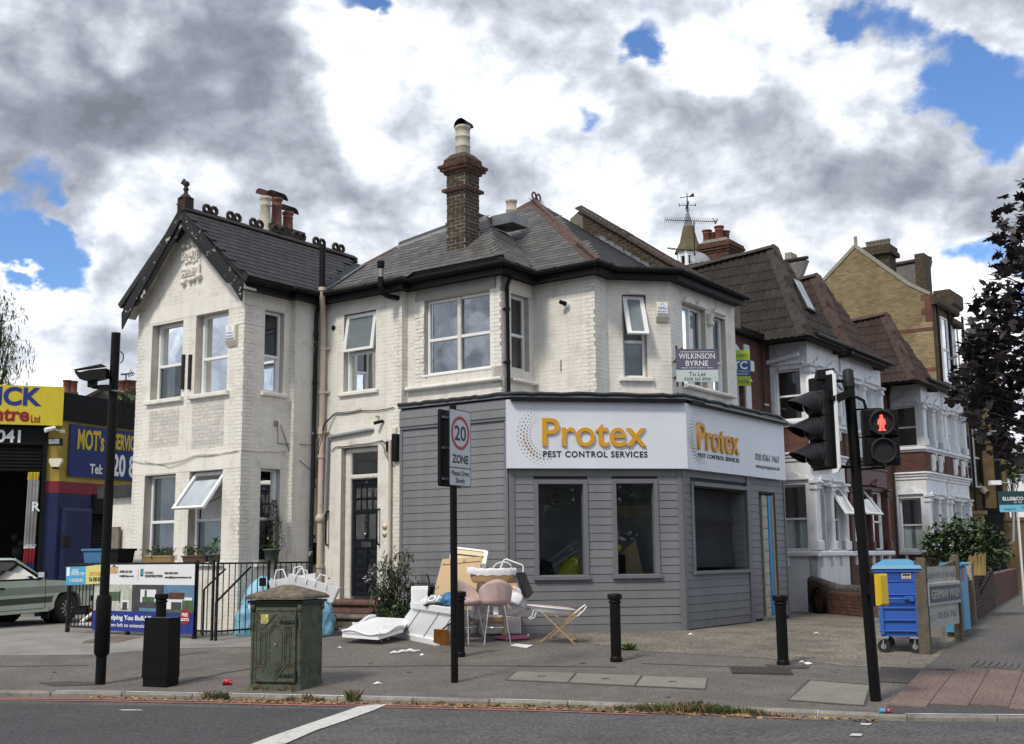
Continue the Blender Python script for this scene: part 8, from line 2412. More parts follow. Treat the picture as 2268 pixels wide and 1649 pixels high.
mb=MB();mb.fbox(E2,L_,b[0],b[1],z2_,0,.02);mb.build('lower_panel',M['lime'],e2)
Ft=E2.shift(d=.021)
ftext('GUARANTEED RENT',Ft,b[0]-.05,h(1650,791)[1],.06,M['ink'],e2,align='RIGHT',ext=.001,d=.001,sx=.9)
ftext('TC',Ft,b[0]-.06,h(1650,818)[1],.17,M['white_print'],e2,align='RIGHT',ext=.001,d=.001,bold=.03)
ftext('L E T T I N G S',Ft,b[0]-.05,h(1650,825)[1],.04,M['white_print'],e2,align='RIGHT',ext=.001,d=.001)
ftext('& MANAGEMENT',Ft,b[0]-.05,h(1650,831)[1],.04,M['white_print'],e2,align='RIGHT',ext=.001,d=.001)
ftext('020 8889 7474',Ft,b[0]-.05,h(1650,851)[1],.085,M['ink'],e2,align='RIGHT',ext=.001,d=.001)
mb=MB();mb.fbox(E2,b[0]-.45,b[0]-.41,.5,a[1]-.1,-.04,-.001);mb.build('post',M['plastic_grey'],e2)
c=at(2209,1110,29);E3=Fr(V((c.x,c.y,0)),V((1,-.05,0)),V((-.05,-1,0)));h=lambda x,y:E3.hit(x,y)
e3=thing('letting_board','dark green and sky blue estate agent board on a pale post at the far right','estate board',tuple(c))
a,m_,b=h(2209,1089),h(2212,1119),h(2213,1135)
mb=MB();mb.fbox(E3,a[0],a[0]+1.05,m_[1],a[1],0,.02);mb.build('upper_panel',M['bottle'],e3)
mb=MB();mb.fbox(E3,a[0]+.02,a[0]+1.05,b[1],m_[1],0,.02);mb.build('lower_panel',M['board_sky'],e3)
Ft=E3.shift(d=.021);q0=h(2220,1109);q1=h(2261,1109)
ftext('ELLIS&CO',Ft,(q0[0]+q1[0])/2+.03,q0[1],.085,M['white_print'],e3,fit=q1[0]-q0[0]+.05,ext=.001,d=.001,bold=.02)
ftext('EST. 1850',Ft,q1[0]-.08,q0[1]-.07,.035,M['white_print'],e3,ext=.001,d=.001)
ftext('managed by',Ft,q0[0]+.16,h(2230,1130)[1],.05,M['ink'],e3,ext=.001,d=.001,sx=.9)
ftext('020 8888',Ft,q1[0]+.12,h(2230,1127)[1],.045,M['ink'],e3,ext=.001,d=.001)
mb=MB();mb.bar(E3.p(h(2254,1135)[0],b[1],.0),E3.p(h(2262,1250)[0],.4,0),.06,.04);mb.build('post',M['stucco'],e3)
# ------------------------------------------------------------------ alarm boxes, camera and lamp on the white house
def alarm(fr,x0,x1,y0,y1,lab):
 a=fr.hit(x0,y0);b=fr.hit(x1,y1);s0,s1=a[0],b[0];z1_,z0_=a[1],b[1]
 o=thing('alarm_box',lab,'alarm box',tuple(fr.p((s0+s1)/2,z0_,.05)))
 mb=MB();mb.bevbox(fr,s0,s1,z0_+.08,z1_,.004,.09,.015);mb.hexa([fr.p(s0+.01,z0_,.03),fr.p(s1-.01,z0_,.03),fr.p(s1-.01,z0_,.004),fr.p(s0+.01,z0_,.004),fr.p(s0,z0_+.10,.10),fr.p(s1,z0_+.10,.10),fr.p(s1,z0_+.10,.004),fr.p(s0,z0_+.10,.004)]);mb.build('box',M['cream_plastic'],o)
 F=fr.shift(d=.091);c=(s0+s1)/2;w=(s1-s0)*.8
 mb=MB();mb.fbox(F,c-w/2,c+w/2,z0_+.16,z1_-.02,0,.002);mb.build('label_panel',M['white_print'],o)
 ftext('TINDALL',F,c,z0_+.235,.04,M['blue_print'],o,fit=w*.92,d=.003,bold=.02,ext=.001);ftext('SECURITY',F,c,z0_+.175,.035,M['blue_print'],o,fit=w*.92,d=.003,bold=.02,ext=.001)
 mb=MB();mb.tube([F.p(c+.035*math.cos(2*math.pi*k/8),z1_-.07+.04*math.sin(2*math.pi*k/8),.003)for k in range(8)],.004,4,closed=True);mb.build('emblem',M['ink'],o)
 mb=MB();mb.fbox(F,c-w/2,c+w/2,z0_+.115,z0_+.155,0,.004);mb.build('strobe',M['pipe_grey'],o)
alarm(WF,507,527,724,766,'cream alarm box with blue lettering near the corner of the gabled wing')
alarm(US,1450,1479,671,715,'cream alarm box with blue lettering beside the tilted open window')
p=UA.p(*UA.hit(1254,674,.06),.06)
o=thing('security_camera','small black and white bullet camera on the blank white upper wall','camera',tuple(p))
mb=MB();mb.cyl(p+NA*.11-AD*.08+V((0,0,.04)),p-NA*-.02,.035,.045,12);mb.build('camera_body',M['plastic_black'],o)
mb=MB();mb.cyl(p+NA*.02+V((0,0,-.01)),p-NA*.06+V((0,0,-.02)),.05,.055,12);mb.build('base',M['white_print'],o)
p=DW.p(*DW.hit(843,932,.1),.0)
o=thing('wall_camera','short black tube lamp sticking out high above the front door','lamp',tuple(p))
mb=MB();mb.cyl(p+NA*.02,p+NA*.16-AD*.12+V((0,0,-.05)),.03,.035,10);mb.build('lamp_body',M['plastic_black'],o)
mb=MB();mb.cyl(p-AD*.14+V((0,0,.10)),p-AD*.14+NA*.10+V((0,0,.10)),.02,n=8);o=mb.build('waste_stub',M['pipe_cream'],house)
# ------------------------------------------------------------------ dumped household rubbish
M['white_panel']=mat('white_melamine',(.80,.81,.83),.35,var=.03,vs=4)
M['cream_panel']=mat('cream_board',(.70,.60,.36),.6,var=.04)
M['cardboard']=mat('cardboard',(.50,.365,.22),.85,var=.06,vs=4,bump=.1)
M['tape']=mat('parcel_tape',(.30,.20,.11),.4,var=.05)
M['pink_velvet']=mat('dusty_pink_velvet',(.50,.37,.35),.8,var=.14,vs=6,col2=(.42,.31,.29),c2s=5,c2w=.1,c2t=.55,bump=.15,bs=200)
M['wicker']=mat('wicker',(.42,.29,.15),.8,var=.15,vs=12,bump=1.0,bs=55)
M['cotton']=mat('white_cotton',(.72,.71,.76),.9,var=.05,vs=5,bump=.5,bs=12)
M['mattress']=mat('off_white_mattress',(.66,.62,.62),.85,var=.06,vs=4,bump=.3,bs=14)
M['orange_ply']=mat('orange_brown_vinyl',(.42,.16,.035),.5,var=.15,vs=10)
M['pine']=mat('pale_wood',(.55,.38,.21),.6,var=.14,vs=14,bump=.15)
M['magenta']=mat('pink_foam',(.48,.13,.23),.7,var=.08)
M['sack_blue']=mat('pale_blue_sack',(.24,.50,.66),.3,var=.14,vs=6,bump=.8,bs=16,spec=.6)
M['sack_clear']=mat('pinkish_clear_sack',(.58,.52,.60),.3,var=.2,vs=9,col2=(.50,.10,.12),c2s=9,c2w=.04,c2t=.66,bump=.8,bs=18)
M['bag_white']=mat('white_woven_bag',(.70,.70,.72),.6,var=.05,bump=.4,bs=10)
def slab(name,pts,th,m,lab,cat,parts=(),group=None):
 """board through four picture points (x, y, distance), th thick, away from the viewer"""
 P=[at(*p)for p in pts]
 n=(P[1]-P[0]).cross(P[3]-P[0]).normalized()
 if n.y<0:n=-n
 c=sum(P,V((0,0,0)))/4
 r=thing(name,lab,cat,tuple(V((c.x,c.y,min(p.z for p in P)))),group)
 mb=MB();mb.prism(P,n*th);mb.build('board',M[m],r)
 def q(u,v):return P[0].lerp(P[1],u).lerp(P[3].lerp(P[2],u),v)
 for(nm,a,b,w,m2)in parts:
  A,B=q(*a)-n*.008,q(*b)-n*.008
  mb=MB();mb.bar(A,B,w,.02,up=n);mb.build(nm,M[m2],r)
 return r,q,n
slab('bed_panel',[(1002,1213,20.4),(1078,1222,20.2),(1058,1330,19.9),(990,1330,20.1)],.05,'cream_panel','cream panel with a white frame leaning on the boards behind the cardboard','panel',[('frame_rail',(0,.0),(1,.0),.03,'white_panel'),('frame_rail',(0,0),(0,1),.05,'white_panel'),('frame_rail',(1,0),(1,1),.06,'white_panel'),('frame_rail',(.02,.12),(.98,.12),.012,'ink')])
slab('cardboard_sheet',[(980,1239,20.2),(1067,1233,20.0),(1048,1352,19.6),(950,1352,19.8)],.03,'cardboard','large flat brown cardboard package leaning behind the speed limit sign pole','cardboard',[('tape_patch',(.04,.10),(.09,.10),.04,'tape'),('tape_patch',(.54,.06),(.60,.06),.05,'tape'),('tape_patch',(.02,.55),(.08,.55),.05,'tape'),('fold_line',(.03,.12),(.98,.09),.006,'tape')])
for(x0,x1,y0,y1,Y,m,lab)in((910,952,1299,1362,19.9,'white_panel','small white metal cupboard against the grey boards beside the climbing shrub'),):
 a,b=at(x0,y1,Y),at(x1,y0,Y);o=thing('small_cupboard',lab,'cupboard',(a.x,a.y,gz(a.y)))
 F=Fr(V((a.x,a.y,0)),V((1,-.1,0)),V((-.1,-1,0)));w=b.x-a.x
 mb=MB();mb.bevbox(F,0,w,gz(Y),b.z,-.3,0,.012);mb.build('carcass',M[m],o)
 mb=MB();mb.bevbox(F,.015,w-.015,gz(Y)+.1,b.z-.04,0,.012,.006);mb.build('door',M[m],o)
pa,pc_,pd_=at(917,1339,19.5),gpt(966,1429),gpt(868,1409);pb_=pa+(pc_-pd_)*.92
o=thing('white_bed_end','big white panelled bed end propped at a slant in front of the cardboard','bed end',tuple(pd_))
n=(pb_-pa).cross(pd_-pa).normalized();n=-n if n.y>0 else n
def q4(u,v,k=0.0):return pa.lerp(pb_,u).lerp(pd_.lerp(pc_,u),v)+n*k
mb=MB();mb.prism([q4(0,0),q4(1,0),q4(1,1),q4(0,1)],n*-.03);mb.build('board',M['white_panel'],o)
for a,b,w in(((-.03,.02),(1.03,.02),.09),((-.06,.95),(1.04,.97),.14)):
 mb=MB();mb.bar(q4(*a,.01),q4(*b,.01),w,.06,up=n);mb.build('rail',M['white_panel'],o)
for u in(.22,.66,.96):
 mb=MB();mb.bar(q4(u,.05,.004),q4(u,.90,.004),.012,.006,up=n);mb.build('groove',M['pipe_grey'],o)
o=thing('scalloped_panel','white panel with scalloped edges lying flat on the footway left of the pile','panel',tuple(gpt(830,1395)))
P=[at(*q)for q in((831,1371,20.3),(912,1375,20.1),(893,1394,19.6),(838,1411,19.1),(758,1405,19.4),(782,1388,19.9))]
mb=MB();mb.prism(P,(0,0,.03));mb.build('board',M['white_panel'],o)
for i,j in((0,5),(2,3),(4,3)):
 a,b=P[i]+V((0,0,.02)),P[j]+V((0,0,.02));mb=MB()
 pts=[a.lerp(b,k/8)+V((0,0,.03+.03*math.sin(k/8*6.3)))for k in range(9)]
 mb.tube(pts,.022,6);mb.prism([a-V((0,0,.07)),b-V((0,0,.07))]+pts[::-1],(0,.02,0));mb.build('side_rail',M['white_panel'],o)
mb=MB();c=at(862,1397,19.5)+V((0,0,.04));mb.tube([c+V((-.09,0,0)),c+V((-.09,-.02,.03)),c+V((.09,-.02,.03)),c+V((.09,0,0))],.006,6);mb.build('metal_handle',M['chrome'],o)
P=[at(954,1318,19.2),at(991,1315,19.15),at(984,1336,19.0),at(943,1338,19.05)]
o=thing('painted_glass','small grey glass sheet with white hand painted letters, upside down on the bed end','sign',tuple(P[3]))
mb=MB();mb.prism(P,V((0,.01,0)));mb.build('sheet',M['pipe_grey'],o)
text('CHOP',.19,(P[0]+P[1])/2+(P[3]-P[0])*.12+V((0,-.012,0)),P[0]-P[1],P[3]-P[0],M['white_print'],o,ext=.001,bold=.015)
def lump(name,c,rx,ry,rz_,m,lab=None,cat=None,seed=0,nu=44,nv=30,amp=.16,group=None,parent=None,knot=False):
 rnd=random.Random(seed);ph=[rnd.uniform(0,6.28)for _ in range(9)]
 vs_=[];c=V(c)
 for j in range(nv+1):
  t=math.pi*j/nv
  for i in range(nu):
   a=2*math.pi*i/nu
   k=1+amp*(math.sin(3*a+ph[0]+2*t)*.5+math.sin(5*a+ph[1]-3*t)*.35+math.sin(7*t+ph[2]+2*a)*.35+math.sin(11*a+6*t+ph[3])*.22+abs(math.sin(6*a+5*t+ph[5]))*.4+abs(math.sin(13*a-9*t+ph[6]))*.25+abs(math.sin(17*t+4*a+ph[7]))*.3-.4)
   z=math.cos(t)
   zz=max(z,-.55)if True else z
   e=abs(math.sin(t))**.75
   vs_.append(c+V((rx*k*e*math.cos(a),ry*k*e*math.sin(a),rz_*(zz+.55)*(1+.06*math.sin(3*a+ph[4]))/1.55)))
 mb=MB();mb.add(vs_,[(j*nu+i,j*nu+(i+1)%nu,(j+1)*nu+(i+1)%nu,(j+1)*nu+i)for j in range(nv)for i in range(nu)],0,True)
 if knot:
  t_=c+V((0,0,rz_*.97));mb.lathe([(.05,0),(.025,.03),(.06,.09),(.02,.07)],t_,8)
 o=mb.build(name,M[m],parent,org=c)
 if lab:tag(o,lab,cat,group)
 return o
lump('plastic_bag',at(1000,1341,19.0),.16,.12,.20,'blue_print' if False else 'crate_blue','crumpled bright blue bag on top of the propped bed end','bag',3)
lump('cloth',at(970,1344,19.05),.2,.1,.07,'plastic_grey','grey crumpled cloth under the painted glass sheet','cloth',4)
P=[at(961,1394,17.9),at(986,1396,17.9),at(990,1431,18.05),at(960,1424,18.05)]
o=thing('seat_pad','orange brown vinyl seat pad standing on edge beside the sign pole','seat',tuple(P[3]))
mb=MB();mb.prism(P,V((.05,.05,0)));mb.build('pad',M['orange_ply'],o)
mb=MB();mb.tube([at(978,1396,17.95),at(1012,1370,18.2)],.012,6);mb.build('rod',M['plastic_grey'],o)
o=thing('pushchair_frame','dark folded pushchair frame with a curved handle behind the white cupboard','pushchair',tuple(at(950,1340,19.7)))
mb=MB();mb.tube([at(x,y,19.6)for x,y in((945,1272),(948,1277),(951,1290),(950,1300),(947,1330))],.015,6);mb.tube([at(x,y,19.6)for x,y in((951,1300),(957,1295),(962,1300),(958,1335))],.018,6);mb.build('frame',M['plastic_grey'],o)
mb=MB();mb.prism([at(952,1300,19.65),at(961,1298,19.65),at(958,1335,19.65),at(948,1335,19.65)],V((0,.04,0)));mb.build('fabric',M['plastic_black'],o)
st=thing('bar_stool','','bar stool',(0,0,0),'pair of pink velvet bar stools')
nb2=22;vs_=[]
for lay,off in((0,.022),(1,-.022)):
 for j in range(7):
  v=j/6
  for i in range(nb2+1):
   a=math.radians(-90-118+236*i/nb2);f=abs(i/nb2-.5)*2
   hmax=.33*(1-f**1.6)+.04
   r=.20+.035*v*(1-f*.4)+off
   vs_.append(V((r*math.cos(a)*1.12,r*math.sin(a),.66+hmax*v+(.0 if v else-.03))))
m7=7*(nb2+1)
fs_=[]
for lay in(0,1):
 for j in range(6):
  for i in range(nb2):
   fs_.append(tuple(lay*m7+k for k in(j*(nb2+1)+i,j*(nb2+1)+i+1,(j+1)*(nb2+1)+i+1,(j+1)*(nb2+1)+i)))
top=6*(nb2+1)
for i in range(nb2):fs_.append((top+i,top+i+1,m7+top+i+1,m7+top+i));fs_.append((i,i+1,m7+i+1,m7+i))
for i in(0,nb2):
 for j in range(6):fs_.append((j*(nb2+1)+i,(j+1)*(nb2+1)+i,m7+(j+1)*(nb2+1)+i,m7+j*(nb2+1)+i))
mb=MB();mb.add(vs_,fs_,0,True);mb.build('backrest',M['pink_velvet'],st)
mb=MB();mb.lathe([(.0,.60),(.17,.605),(.225,.64),(.24,.68),(.225,.715),(.0,.725)],(0,.02,0),26);mb.build('seat',M['pink_velvet'],st)
for a,b in((-1,-1),(1,-1),(1,1),(-1,1)):
 mb=MB();mb.tube([(a*.12,b*.12,.62),(a*.215,b*.215,0)],[.013,.010],8);mb.build('leg',M['chrome'],st)
mb=MB();k=.172
mb.tube([(-k,-k,.27),(k,-k,.27),(k,k,.27),(-k,k,.27)],.009,8,closed=True);mb.build('footrest',M['chrome'],st)
mb=MB();mb.tube([(0,-.262,.70),(0,-.275,.85),(0,-.28,.95)],.004,5);mb.build('back_seam',M['tape'],st)
mb=MB();mb.box((-.05,-.13,.47),(.03,-.125,.60));mb.build('paper_label',M['white_print'],st)
for i,(x,y,rz_,lab)in enumerate(((1098,1427,8,'pink velvet bar stool with its seamed back to the street, right of the pair'),(1034,1427,232,'pink velvet bar stool half behind the sign pole, showing its seat'))):
 o=st if i==0 else copy_tree(st)
 p=gpt(x,y);o.location=p;o.rotation_euler=(0,0,math.radians(rz_));o['label']=lab
p=gpt(1120,1408);F=Fr(V((p.x,p.y,0)),V((1,.06,0)),V((.06,-1,0)));g0=gz(p.y)
X0_=F.s_at(1031,1400);X1_=F.s_at(1154,1400);zt_=F.hit(1100,1364)[1]
o=thing('drawer_unit','low off white bedside unit with pine trim under the dumped mattress','cabinet',tuple(F.p(0,g0,-.2)))
mb=MB();mb.bevbox(F,X0_+.25,X1_,g0+.02,zt_,-.45,0,.02);mb.build('carcass',M['mattress'],o)
mb=MB();mb.fbox(F,X0_+.05,X1_-.25,zt_-.10,zt_-.03,0,.03);mb.build('pine_rail',M['pine'],o)
for s in(X0_+.03,X0_+.62):
 mb=MB();mb.fbox(F,s,s+.06,g0,zt_,.0,.05);mb.build('leg',M['pine'],o)
def soft(name,c,sx,sy,sz,m,lab,cat,rot=0,seed=1,amp=.04):
 rnd=random.Random(seed);n=28;ph=[rnd.uniform(0,6)for _ in range(6)]
 mb=MB();c=V(c);vs_=[];R=Matrix.Rotation(rot,3,'Y')@Matrix.Rotation(.1,3,'Z')
 for j in range(n+1):
  t=math.pi*j/n
  for i in range(48):
   a=2*math.pi*i/48;ca,sa=math.cos(a),math.sin(a)
   sq=lambda v,e:math.copysign(abs(v)**e,v)
   k=1+amp*(math.sin(4*a+ph[0])+math.sin(6*t+ph[1])+math.sin(5*a+4*t+ph[2])-1.1*abs(math.sin(9*a-7*t+ph[3]))-.8*abs(math.sin(13*t+3*a+ph[4])))
   vs_.append(c+R@V((sx*k*sq(math.sin(t),.4)*sq(ca,.5),sy*k*sq(math.sin(t),.4)*sq(sa,.5),sz*k*sq(math.cos(t),.5))))
 mb.add(vs_,[(j*48+i,j*48+(i+1)%48,(j+1)*48+(i+1)%48,(j+1)*48+i)for j in range(n)for i in range(48)],0,True)
 o=mb.build(name,M[m],org=c);tag(o,lab,cat);return o
c=at(1108,1342,19.55);soft('folded_mattress',c,.42,.20,.15,'mattress','off white folded cot mattress on the low unit behind the stools','mattress',.12,2)
c=at(1140,1322,19.5);soft('duvet',c,.20,.20,.16,'cotton','crumpled white duvet hanging over the end of the mattress','duvet',.5,3,.09)
c=at(1062,1345,19.6);soft('changing_mat',c,.14,.2,.2,'cotton','pale folded quilt between the two pink stools','quilt',.1,5,.06)
a,b=at(1082,1303,19.5),at(1146,1292,19.5)
mb=MB();mb.box((a.x,a.y-.18,a.z),(b.x,b.y+.25,b.z));o=mb.build('wooden_tray',M['pine'],org=a);tag(o,'brown wooden tray under the wicker moses basket','tray')
ba=thing('moses_basket','wicker moses basket with a white frilled liner on top of the pile','basket',tuple(at(1092,1291,19.2)))
bc=at(1092,1291,19.5);Rm=Matrix.Diagonal((1.85,1.0,1.0))
Rz_=Matrix.Rotation(.06,3,'Z')@Rm
mb=MB();mb.lathe([(.17,0),(.185,.02)]+[(.187+.003*k+(.007 if k%2 else 0),.03+.022*k)for k in range(8)],bc,32,mtx=Rz_);mb.build('wicker_body',M['wicker'],ba)
vs_=[];nn=60
for r,z,w in((.208,.12,.001),(.214,.16,.002),(.212,.22,.002),(.20,.235,.001),(.17,.19,0)):
 for k in range(nn):
  a=2*math.pi*k/nn;q=r+w*math.sin(k*2.1)+(.02 if math.cos(a)<-.8 else 0)
  vs_.append(bc+Rz_@V((q*math.cos(a),q*math.sin(a),z+.008*math.sin(k*1.3)+(.02 if math.cos(a)<-.7 else 0))))
mb=MB();mb.add(vs_,[(j*nn+i,j*nn+(i+1)%nn,(j+1)*nn+(i+1)%nn,(j+1)*nn+i)for j in range(4)for i in range(nn)],0,True);mb.build('liner',M['cotton'],ba)
mb=MB();mb.tube([at(x,y,19.3)for x,y in((1092,1258),(1100,1249),(1114,1245),(1125,1247),(1132,1254))],.012,8);mb.build('handle',M['cotton'],ba)
o=thing('basket_stand','white tubular folding stand sticking up behind the moses basket','stand',tuple(at(1140,1300,19.5)))
mb=MB();mb.tube([at(x,y,19.6)for x,y in((1108,1260),(1116,1241),(1121,1239),(1157,1252),(1159,1257),(1158,1275))],.013,8);mb.build('tube',M['white_panel'],o)
P=[at(1143,1270,19.5),at(1161,1269,19.5),at(1179,1314,19.3),at(1168,1325,19.3),at(1158,1318,19.3)]
o=thing('black_case','black soft case leaning off the right end of the pile','case',tuple(P[3]))
mb=MB();mb.prism(P,V((.02,.28,0)));mb.build('shell',M['plastic_black'],o)
mb=MB();mb.tube([p+V((0,-.005,0))for p in P],.014,6,closed=True);mb.build('piping',M['plastic_grey'],o)
p=gpt(1135,1416);mb=MB();mb.lathe([(.0,0),(.28,.0),(.30,.02),(.28,.035),(0,.03)],p+V((0,0,.01)),30,mtx=Matrix.Rotation(.05,3,'X')@Matrix.Diagonal((1,.75,1)));o=mb.build('pink_mat',M['magenta'],org=p);tag(o,'oval pink foam mat lying under the right hand stool','mat')
P=[gpt(x,y)for x,y in((1142,1427),(1181,1432),(1166,1437),(1130,1431))]
mb=MB();mb.prism([q+V((0,0,.006+.01*(i==1)))for i,q in enumerate(P)],(0,0,.004));o=mb.build('paper_sheet',M['white_panel'],org=P[0]);tag(o,'white sheet of paper on the footway below the stools','paper')
bt=thing('baby_bath_stand','white baby bath on a crossed folding wooden stand beside the pile','baby bath',tuple(gpt(1240,1422)))
bc=at(1220,1352,19.0)
Rb=Matrix.Rotation(math.radians(6),3,'Y')@Matrix.Rotation(-.12,3,'Z')@Matrix.Diagonal((1.75,1.0,1.0))
mb=MB();mb.lathe([(.0,-.07),(.14,-.065),(.185,-.02),(.20,.035),(.225,.04),(.225,.055),(.195,.055),(.165,.0),(.13,-.035),(0,-.04)],bc,36,mtx=Rb);mb.build('tub',M['white_panel'],bt)
mb=MB();mb.tube([bc+Rb@V((.185*math.cos(2*math.pi*k/30),.185*math.sin(2*math.pi*k/30),.058))for k in range(30)],.008,6,closed=True);mb.build('rim_band',M['pink_velvet'],bt)
mb=MB();mb.tube([at(x,y,18.9)for x,y in((1270,1362),(1280,1352),(1296,1340),(1299,1344),(1292,1354),(1278,1366))],.011,7);mb.build('carry_handle',M['white_panel'],bt)
mb=MB();mb.tube([at(x,y,18.85)for x,y in((1182,1352),(1178,1366),(1170,1370),(1174,1372),(1184,1368),(1188,1356))],.009,6);mb.build('drain_clip',M['white_panel'],bt)
f1,f2,r1_,r2_=gpt(1198,1422),gpt(1273,1427),gpt(1217,1414),gpt(1287,1421)
t1,t2,u1,u2=at(1272,1359,18.8),at(1201,1357,18.8),at(1285,1356,19.4),at(1222,1354,19.4)
for a,b in((f1,t1),(f2,t2),(r1_,u1),(r2_,u2)):
 mb=MB();mb.bar(a,b,.022,.045,up=(0,1,0));mb.build('leg',M['pine'],bt)
mb=MB();mb.bar(f2.lerp(t2,.12),r2_.lerp(u2,.12),.02,.03);mb.bar(f1.lerp(t1,.95),r1_.lerp(u1,.95),.02,.03);mb.build('cross_bar',M['pine'],bt)
pts=[gpt(x,y)+V((0,0,.02))for x,y in((865,1450),(873,1448),(880,1449),(890,1446),(899,1446),(908,1444),(918,1446),(930,1444))]
mb=MB();mb.tube(pts,[.012,.03,.018,.03,.02,.035,.02,.012],7);o=mb.build('twisted_paper',M['cotton'],org=pts[3]);tag(o,'twisted strip of white packing paper on the footway','litter')
p=gpt(503,1518);M['can_red']=mat('red_can',(.42,.012,.02),.3,.3,var=.05,col2=(.7,.7,.7),c2s=30,c2w=.02,c2t=.6)
o=thing('drinks_can','red drinks can lying near the kerb left of the green cabinet','can',tuple(p))
mb=MB();mb.cyl(p+V((-.05,0,.034)),p+V((.055,.01,.034)),.033,n=16);mb.build('can_body',M['can_red'],o)
mb=MB();mb.cyl(p+V((-.062,0,.034)),p+V((-.0505,0,.034)),.026,.032,16);mb.build('can_end',M['chrome'],o)
p=gpt(1962,1581);o=thing('plastic_bottle','little blue and pink plastic bottle on the dropped kerb at the crossing','bottle',tuple(p))
mb=MB();mb.cyl(p+V((-.07,0,.03)),p+V((-.01,0,.03)),.024,n=12);mb.build('blue_half',M['banner_sky'],o)
mb=MB();mb.cyl(p+V((-.0095,0,.03)),p+V((.05,0,.03)),.024,.02,12);mb.build('pink_half',M['can_red'],o)
for i,(x,y,w)in enumerate(((836,1515,.07),(860,1417,.05),(845,1422,.04),(1170,1408,.04),(1530,1406,.07),(1790,1471,.10),(1776,1468,.05),(935,1452,.06),(752,1436,.05),(1808,1404,.06))):
 p=gpt(x,y);mb=MB();a=random.uniform(0,3);d=V((math.cos(a),math.sin(a),0))*w;e=V((-math.sin(a),math.cos(a),0))*w*.6
 mb.add([p-d,p+e+V((0,0,.015)),p+d,p-e+V((0,0,.01)),p+V((0,0,.03))],[(0,1,4),(1,2,4),(2,3,4),(3,0,4)]);o=mb.build('litter',M['white_panel'],org=p);tag(o,'small torn scrap of white litter on the ground','litter','scraps of white litter on the footway')
SK_=[((544,1409),.20,.17,.52,'sack_blue','pale blue rubbish sack standing at the foot of the gate left of the green cabinet'),((580,1400),.36,.28,.95,'sack_blue','big bright blue sack heaped against the railing panel'),((605,1403),.27,.2,.80,'sack_clear','clear pinkish sack with red packaging beside the big blue sack'),((715,1384),.20,.17,.45,'sack_blue','round pale blue sack of rubbish right of the green cabinet'),((708,1376),.16,.14,.60,'sack_blue','blue sack standing behind the round one by the door steps')]
for i,((x,y),rx,ry,hz_,m,lab)in enumerate(SK_):lump('rubbish_sack',gpt(x,y)if i<3 else V((at(x,1390,21.3).x,21.3+.4*(i-3),.444)),rx,ry,hz_,m,lab,'rubbish sack',20+i,knot=True,group='sacks of rubbish by the basement railings')
for i,(x,y,Y,w,hz_,lab)in enumerate(((652,1302,20.6,.38,.38,'white woven shopping bag with looped handles, left of two, behind the cabinet'),(690,1308,20.4,.42,.34,'white woven shopping bag tipping over at the right, above the green cabinet'))):
 c=at(x,y,Y);o=thing('shopping_bag',lab,'bag',(c.x,c.y,c.z),'white woven bags')
 rt=Matrix.Rotation(-.15 if i==0 else .28,3,'Y')
 pts=[V((-w,-.12,-.1)),V((w,-.12,-.1)),V((w,.12,-.1)),V((-w,.12,-.1)),V((-w*1.05,-.16,hz_*.5)),V((w*1.1,-.16,hz_*.5)),V((w*1.1,.16,hz_*.5)),V((-w*1.05,.16,hz_*.5))]
 pts=[c+rt@q for q in pts]
 mb=MB();mb.hexa(pts);mb.build('bag_body',M['bag_white'],o)
 for k in(-.5,.35):
  mb=MB();mb.tube([c+rt@q for q in(V((w*k-.1,-.17,hz_*.3)),V((w*k-.1,-.16,hz_*.55)),V((w*k-.06,-.12,hz_*.9)),V((w*k+.06,-.12,hz_*.9)),V((w*k+.1,-.16,hz_*.55)),V((w*k+.1,-.17,hz_*.3)))],.013,6);mb.build('bag_handle',M['bag_white'],o)
 lump('rubbish_sack',(c.x,c.y,gz(c.y)),.36,.2,c.z-gz(c.y)-.05,'sack_blue','blue sack under the white woven bag'+(' nearer the railings' if i==0 else ' nearer the door'),'rubbish sack',40+i,group='sacks of rubbish by the basement railings')
M['bin_blue']=mat('blue_bin_plastic',(.035,.115,.44),.45,var=.06,vs=2,streak=.08)
M['bin_lid']=mat('light_blue_lid',(.07,.28,.47),.4,var=.08,vs=3)
b0,b1=gpt(1950,1447),gpt(2046,1450);g0=gz(b0.y)
BF=Fr(b0,b1-b0,V(((b1-b0).y,-(b1-b0).x,0)));w=(b1-b0).length;Dp_=-1.05
zb_=BF.hit(1960,1410)[1];zt_=BF.hit(1960,1262)[1]
bn_=thing('wheeled_bin','large bright blue wheeled bin with a paler blue lid on four castors','bin',tuple(BF.p(w/2,g0,-.5)))
mb=MB();e=.035
mb.hexa([BF.p(e,zb_,-.02),BF.p(w-e,zb_,-.02),BF.p(w-e,zb_,Dp_+.02),BF.p(e,zb_,Dp_+.02),BF.p(-.01,zt_,.02),BF.p(w+.01,zt_,.02),BF.p(w+.01,zt_,Dp_-.02),BF.p(-.01,zt_,Dp_-.02)])
for v in(.08,.24,.42,.62,.82):mb.bevbox(BF,.0,w,zb_+(zt_-zb_)*v-.01,zb_+(zt_-zb_)*v+.012,-.04,.028,.008)
for s in(.02,w-.08):mb.bevbox(BF,s,s+.06,zb_+.02,zt_-.02,-.04,.026,.01)
mb.bevbox(BF,-.04,w+.04,zt_-.05,zt_+.01,Dp_-.03,.05,.015)
mb.build('tub',M['bin_blue'],bn_)
z=zb_+(zt_-zb_)*.56
